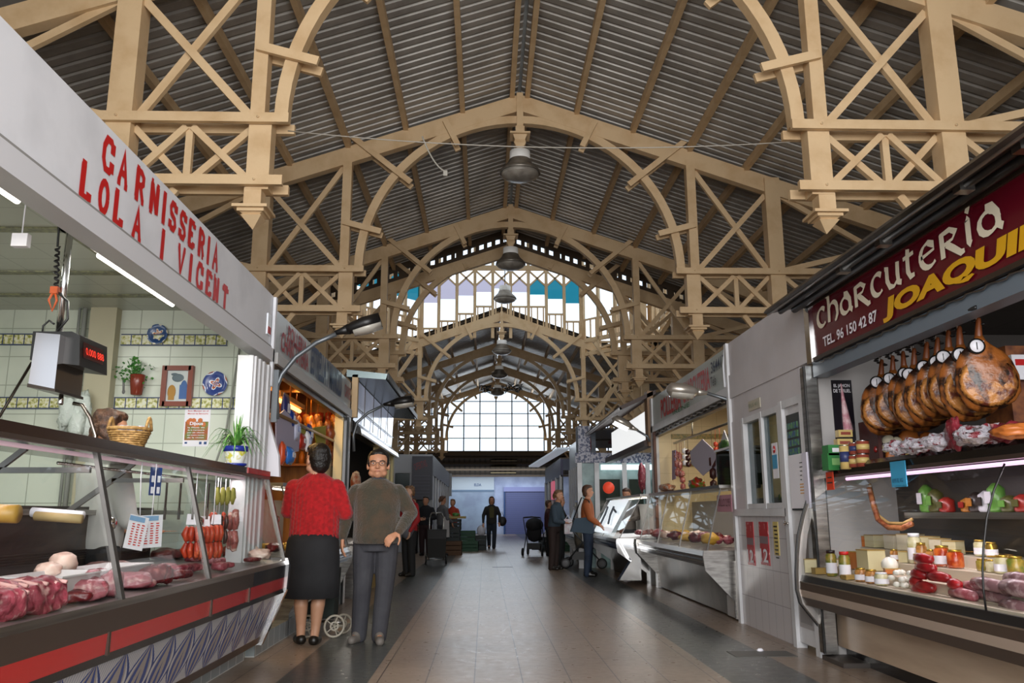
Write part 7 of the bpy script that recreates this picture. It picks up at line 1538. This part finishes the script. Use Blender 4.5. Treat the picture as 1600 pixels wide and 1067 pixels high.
person('woman in grey cardigan with white apron turned away to the right',x,y,1.63,2.2,mat('grey_cardigan','#5d5d60',.9),mat('grey_skirt_trousers','#3a3c42',.8),HAIRBR,'pony',{1:A_((.24,-.02,1.0),(.2,-.2,.9)),-1:A_((-.24,-.02,1.0),(-.2,-.2,.9))},vox=.015)
solo(B().prism([(x+.02,.5),(x+.22,.5),(x+.2,1.05),(x+.04,1.05)],y-.2,y-.18),'apron',mat('apron_white','#a9a6a6',.8),'white apron at the hips of the woman in grey cardigan','apron')
x,y=ps(716,852)
person('woman in orange-red cardigan with folded arms behind the vegetable table',x-.1,y-3,1.62,-.5,mat('orange_cardigan','#a8381f',.8),BLKT,HAIRG,'short',{1:A_((.25,-.02,1.05),(.1,-.24,1.05),(-1,-.2,0)),-1:A_((-.25,-.02,1.05),(-.1,-.24,1.08),(1,-.2,0))},vox=.018,stance=.08)
x,y=ps(768,857)
wk=person('woman in dark blazer walking towards the camera with white shopping bag',x,y,1.70,.05,mat('dark_blazer','#221f1d',.8),mat('navy_trousers','#1f2530',.8),HAIRBR,'long',{1:A_((.27,-.02,1.08),(.25,-.12,.86)),-1:A_((-.27,0,1.08),(-.28,-.05,.84))},vox=.015,
  legs=[((-.08,0,.86),(-.09,.03,.46),(-.07,.2,.12),(-.08,.1,.06)),((.08,0,.86),(.09,-.08,.47),(.07,-.1,.075),(.07,-.24,.03))],hem=.47)
B().prism([(x-.06,1.0),(x+.07,1.0),(x+.08,1.32),(x,1.38),(x-.08,1.32)],y-.15,y-.135).build('green_top',mat('olive_top','#4a4420',.8),wk)
t=thing('shopping_bag','white plastic shopping bag in the hand of the walking woman','bag',(x-.34,y-.05,.42)); B().ell((x-.34,y-.05,.58),(.15,.08,.17),16,11,0,None,.35,2.5,3).build('bag_body',mat('white_bag','#c9c9d4',.5),t); B().tube([(x-.36,y-.05,.70),(x-.30,y-.05,.84),(x-.28,y-.05,.70)],.012,6).build('handle',mat('white_bag','#c9c9d4'),t)
t=thing('handbag','dark handbag at the right side of the walking woman','bag',(x+.36,y,.7)); B().ell((x+.36,y-.02,.88),(.14,.07,.16),14,9,0,None,.1,2).build('bag_body',mat('dark_bag','#1c1613',.5),t); B().tube([(x+.28,y-.02,1.0),(x+.34,y-.02,1.2),(x+.42,y-.02,1.0)],.01,6).build('strap',BLACK,t)
# girl & mother
x,y=ps(866,890)
person('girl in denim jacket and brown trousers bending towards the pushchair',x,y,1.62,1.1,mat('denim_jacket','#33414d',.8),mat('brown_trousers','#2a1b17',.8),HAIRG,'pony',{1:A_((.23,-.1,.98),(.2,-.3,.92),(0,-1,-.2)),-1:A_((-.23,-.1,.98),(-.2,-.3,.95),(0,-1,-.2))},vox=.014,lean=.25,hem=.53,stance=.12)
t=thing('paper_bag','white and pink carrier bag held by the girl','bag',(x+.3,y-.15,.72)); B().box(x+.2,x+.36,y-.25,y-.15,.72,1.02).build('bag_body',mat('pale_pink_bag','#c9b5bd',.6,noise=(14,'#d9dade',.4,.6)),t); B().tube([(x+.23,y-.2,1.02),(x+.28,y-.2,1.1),(x+.33,y-.2,1.02)],.008,5).build('handle',PAPER,t)
x,y=ps(920,900)
person('young mother in orange-brown top and jeans with a blue bag, seen in profile',x,y,1.66,1.35,mat('rust_top','#9a5228',.8),mat('blue_jeans','#26344a',.8,noise=(6,'#1e2a3c',.4,.6)),HAIRBR,'short',{1:A_((.22,-.04,1.05),(.14,-.26,.88),(0,-.6,-.8)),-1:A_((-.22,-.06,1.05),(-.18,-.26,.9),(0,-.6,-.8))},skin=SKIN,vox=.014,hem=.53,stance=.13,sleeve=.8)
t=thing('shoulder_bag','slate-blue shoulder bag on the hip of the young mother','bag',(x-.2,y,.78)); B().prism([(x-.34,.80),(x+.06,.76),(x+.10,.98),(x-.02,1.06),(x-.26,1.04)],y-.2,y-.04).build('bag_body',mat('slate_bag','#2f4150',.7),t); B().tube([(x-.28,y-.12,1.02),(x-.12,y-.13,1.42),(x+.02,y-.13,1.36),(x+.02,y-.2,1.02)],.014,6).build('strap',BLACK,t)
x,y=2.35,18.7
person('blond child leaning beside the girl at the far glass counter',1.62,18.3,1.5,1.2,mat('dark_brown_top','#231c1a',.8),BLKT,HAIRBL,'bob',{1:A_((.2,-.1,.95),(.15,-.3,.95),(0,-1,0)),-1:A_((-.2,-.1,.95),(-.15,-.3,.95),(0,-1,0))},vox=.018)
person('customer in maroon seen behind the pushchair on the right',1.75,23.5,1.5,1.5,mat('maroon_jacket','#3a161a',.8),BLKT,HAIRBR,'short',{1:A_((.2,-.05,.95),(.2,-.1,.75)),-1:A_((-.2,-.05,.95),(-.2,-.1,.75))},vox=.02,stance=.08)
q=at(970,775,y=16.6); person('stallholder in grey-brown behind the glaring meat counter',q.x+.12,16.6,1.62,-.6,mat('grey_brown_overall','#4a423c',.8),BLKT,HAIRBR,'short',{1:A_((.25,-.05,1.05),(.18,-.28,1.0),(0,-1,0)),-1:A_((-.25,-.05,1.05),(-.18,-.28,1.0),(0,-1,0))},vox=.015,head_pitch=.25)
person('butcher woman behind the left counter, only her brown curly hair showing over the basket',-2.5,5.6,1.82,2.5,mat('white_overall','#b9b9b4',.8),BLKT,HAIRBR,'curly',{1:A_((.25,-.05,1.1),(.18,-.25,1.02),(0,-1,0)),-1:A_((-.25,-.05,1.1),(-.18,-.25,1.02),(0,-1,0))},vox=.012,head_pitch=.12,hsz=6.6)
vx=4.0
person('charcuterie vendor whose bare forearms and hands show through the curved glass',3.72,4.62,1.62,-1.15,mat('vendor_white','#a9a4a0',.8),BLKT,HAIRBR,'short',{1:A_((.22,-.2,1.10),(.12,-.46,1.06),(-.3,-1,0),(0,0,-1),.5),-1:A_((-.25,-.12,1.02),(-.18,-.42,.93),(.1,-1,-.1),(0,0,1),.6)},vox=.010,sleeve=.2,lean=.1)
# ---- pushchairs and trolleys
def wheel(b,c,r,w,ax='x',tyre=True): b.lathe([(r*.72,-w/2),(r*.95,-w/2),(r,0),(r*.95,w/2),(r*.72,w/2)],c,22,ax=ax,cap=False)
def pushchair(label,x,y,rz,m,hood=True):
    t=thing('pushchair',label,'pushchair',(0,0,0),'pushchairs')
    FR=mat('pushchair_frame','#55585c',.35,.7)
    for s in (-1,1):
        b=B(); b.tube([(s*.24,.42,1.02),(s*.24,.30,.85),(s*.24,-.38,.12)],.014,8); b.tube([(s*.24,.38,.12),(s*.24,.0,.55),(s*.24,-.2,.62)],.014,8); b.build('frame_side',FR,t)
        for yy in (-.38,.38):
            b=B(); wheel(b,(s*.27,yy,.11),.11,.04); w_=b.build('wheel',BLACK,t); b=B().lathe([(.01,-.02),(.05,-.012),(.075,-.01),(.075,.01),(.05,.012),(.01,.02)],(s*.27,yy,.11),14,ax='x'); b.build('hub',mat('hub_grey','#6a6a6c',.5),t)
    b=B().tube([(-.24,.42,1.02),(0,.46,1.04),(.24,.42,1.02)],.018,8); b.build('handle',BLACK,t)
    b=B(); 
    b.ell((0,.12,.62),(.22,.10,.26),14,9); b.ell((0,-.08,.46),(.22,.24,.08),14,9); finish(b,'seat',m,t,.02,3)
    if hood: b=B(); b.ell((0,.06,.82),(.25,.26,.2),16,10); finish(b,'hood',m,t,.02,2,lambda v:v)
    b=B().box(-.18,.18,-.1,.25,.18,.34); b.build('basket',BLACK,t); b=B().box(-.15,.15,-.42,-.3,.14,.17); b.build('footrest',BLACK,t)
    t.location=(x,y,0); t.rotation_euler=(0,0,rz); return t
x,y=ps(836,868); pushchair('black pushchair with hood on the right of the aisle, beside the girl',x,y,2.9,mat('black_canvas','#131317',.8))
x,y=ps(915,893); pushchair('grey pushchair with pale seat lining behind the young mother',x+.12,y+1.1,1.35,mat('grey_canvas','#4a4640',.8,noise=(3,'#6e6656',.45,.6)),False)
def trolley(label,x,y,rz,m,s=1):
    t=thing('shopping_trolley',label,'shopping trolley',(0,0,0),'wheeled shopping trolleys')
    B().prism([(-.17,.14),(.17,.14),(.19,.68),(-.19,.68)],-.12,.12).build('bag',m,t); B().box(-.18,.18,-.135,-.12,.5,.66).build('flap',mat('trolley_flap','#2b2a2b',.7),t)
    b=B()
    for q in (-1,1): b.tube([(q*.14,.14,.1),(q*.14,.16,.9),(q*.10,.2,1.0)],.012,6)
    b.tube([(-.10,.2,1.0),(.10,.2,1.0)],.016,8); b.tube([(-.2,.14,.09),(.2,.14,.09)],.01,6); b.build('frame',STEEL,t)
    for q in (-1,1): 
        b=B(); wheel(b,(q*.2,.14,.09),.09,.03); b.build('wheel',BLACK,t); b=B().lathe([(.01,-.012),(.065,-.01),(.065,.01),(.01,.012)],(q*.2,.14,.09),16,ax='x'); b.build('hub',ALU,t)
    t.location=(x,y,0); t.rotation_euler=(0,0,rz); t.scale=(s,s,s); return t
x,y=ps(684,880); trolley('dark grey shopping trolley standing between the two women at the left',x,y-.6,.1,mat('dark_grey_cloth','#232220',.8),1.15)
q=at(505,1003,z=0); 
t=thing('shopping_trolley','wheeled trolley with pale spoked wheels behind the legs of the woman in red','shopping trolley',(q.x,q.y,0),'wheeled shopping trolleys')
PT2=mat('pale_tyre','#b0a898',.5)
for (px,py,r,x_) in ((522,987,.105,q.x+.06),(536,975,.095,q.x+.12),(480,985,.105,q.x-.18)):
    c=at(px,py,y=q.y+.25+(0 if px<530 else .25)); c.z=r; b=B(); rr_=[]; 
    Rw=Matrix.Rotation(.5,3,'Z')
    b.tube([c+Rw@Vector((r*math.cos(a)*.9,0,r*math.sin(a)*.9)) for a in [2*PI*k/24 for k in range(24)]],.011,6,closed=True); b.build('wheel',PT2,t)
    b=B(); 
    for k in range(5): a=2*PI*k/5; b.tube([c,c+Rw@Vector((r*.85*math.cos(a),0,r*.85*math.sin(a)))],.006,5)
    b.tube([c+Rw@Vector((r*.35*math.cos(a),0,r*.35*math.sin(a))) for a in [2*PI*k/14 for k in range(14)]],.009,6,closed=True); b.build('spokes',PT2,t)
B().prism([(q.x-.25,.16),(q.x+.02,.16),(q.x+.04,.62),(q.x-.28,.62)],q.y+.35,q.y+.6).build('bag',mat('dark_green_cloth','#1c2622',.8),t)
b=B().tube([(q.x-.3,q.y+.3,.1),(q.x-.25,q.y+.3,.3),(q.x-.1,q.y+.32,.4)],.014,6); b.tube([(q.x-.2,q.y+.5,.12),(q.x+.1,q.y+.4,.12)],.012,6); b.build('frame',STEEL,t)
# ================================================================ sub-parts sit under the part they belong to
SUB={'hub':('wheel',),'spokes':('wheel',),'pot_rim':('pot',),'badge':('badge_rim',),'badge_mark':('badge_rim',),'iris':('eye',),'paper_label':('jar_body',),'lid':('jar_body','can','glass_box'),'label':('can','carton','packet_body'),
 'painted_lettering':('fascia_board',),'uncial_lettering':('sign_board',),'yellow_lettering':('sign_board',),'lettering':('sign_board','fascia_board','header','plate'),'sticker_red_print':('sticker',),'door_pane':('door_leaf',),'door_handle':('door_leaf',),'vent_panel':('door_recess',),
 'blue_stickers':('door_leaf',),'display_window':('display_head',),'red_digits':('display_head',),'eyebrow':('body',),'printed_label':('bag',),'rind':('paste',),'printed_lines':('sheet',),'handwriting':('sheet','card'),'number':('sheet',),'red_writing':('sheet',),'blue_heading':('sheet',),
 'flap':('bag',),'lens':('lamp_head',),'shirt_collar':('top_garment',),'small_print':('sheet','print_ground'),'glass_clamp':('glass_post',),'sign_glazing_bar':('sign_glass',),'band_edge':('azulejo_band',),'king_pendant':('king_post',),'carved_pendant':('inner_post',),'cut_side':('ham_body',),'white_band':('ham_body',)}
def ctr(o):
    v=o.data.vertices; n=len(v); k=max(1,n//12); q=[v[i].co for i in range(0,n,k)]; s=Vector((0,0,0))
    for a in q: s+=a
    return s/len(q)
base=lambda o:o.name.split('.')[0]
KM={}
for o in COL.objects:
    if o.parent is not None: KM.setdefault(o.parent.name,[]).append(o)
for root in [o for o in COL.objects if o.parent is None and o.type=='EMPTY']:
    kids=KM.get(root.name,[])
    for c in kids:
        want=SUB.get(base(c))
        if not want or c.name in KM: continue
        cand=[k for k in kids if base(k) in want and k is not c and k.parent is root and base(k) not in SUB]
        if cand:
            cc=ctr(c); c.parent=min(cand,key=lambda k:(ctr(k)-cc).length)
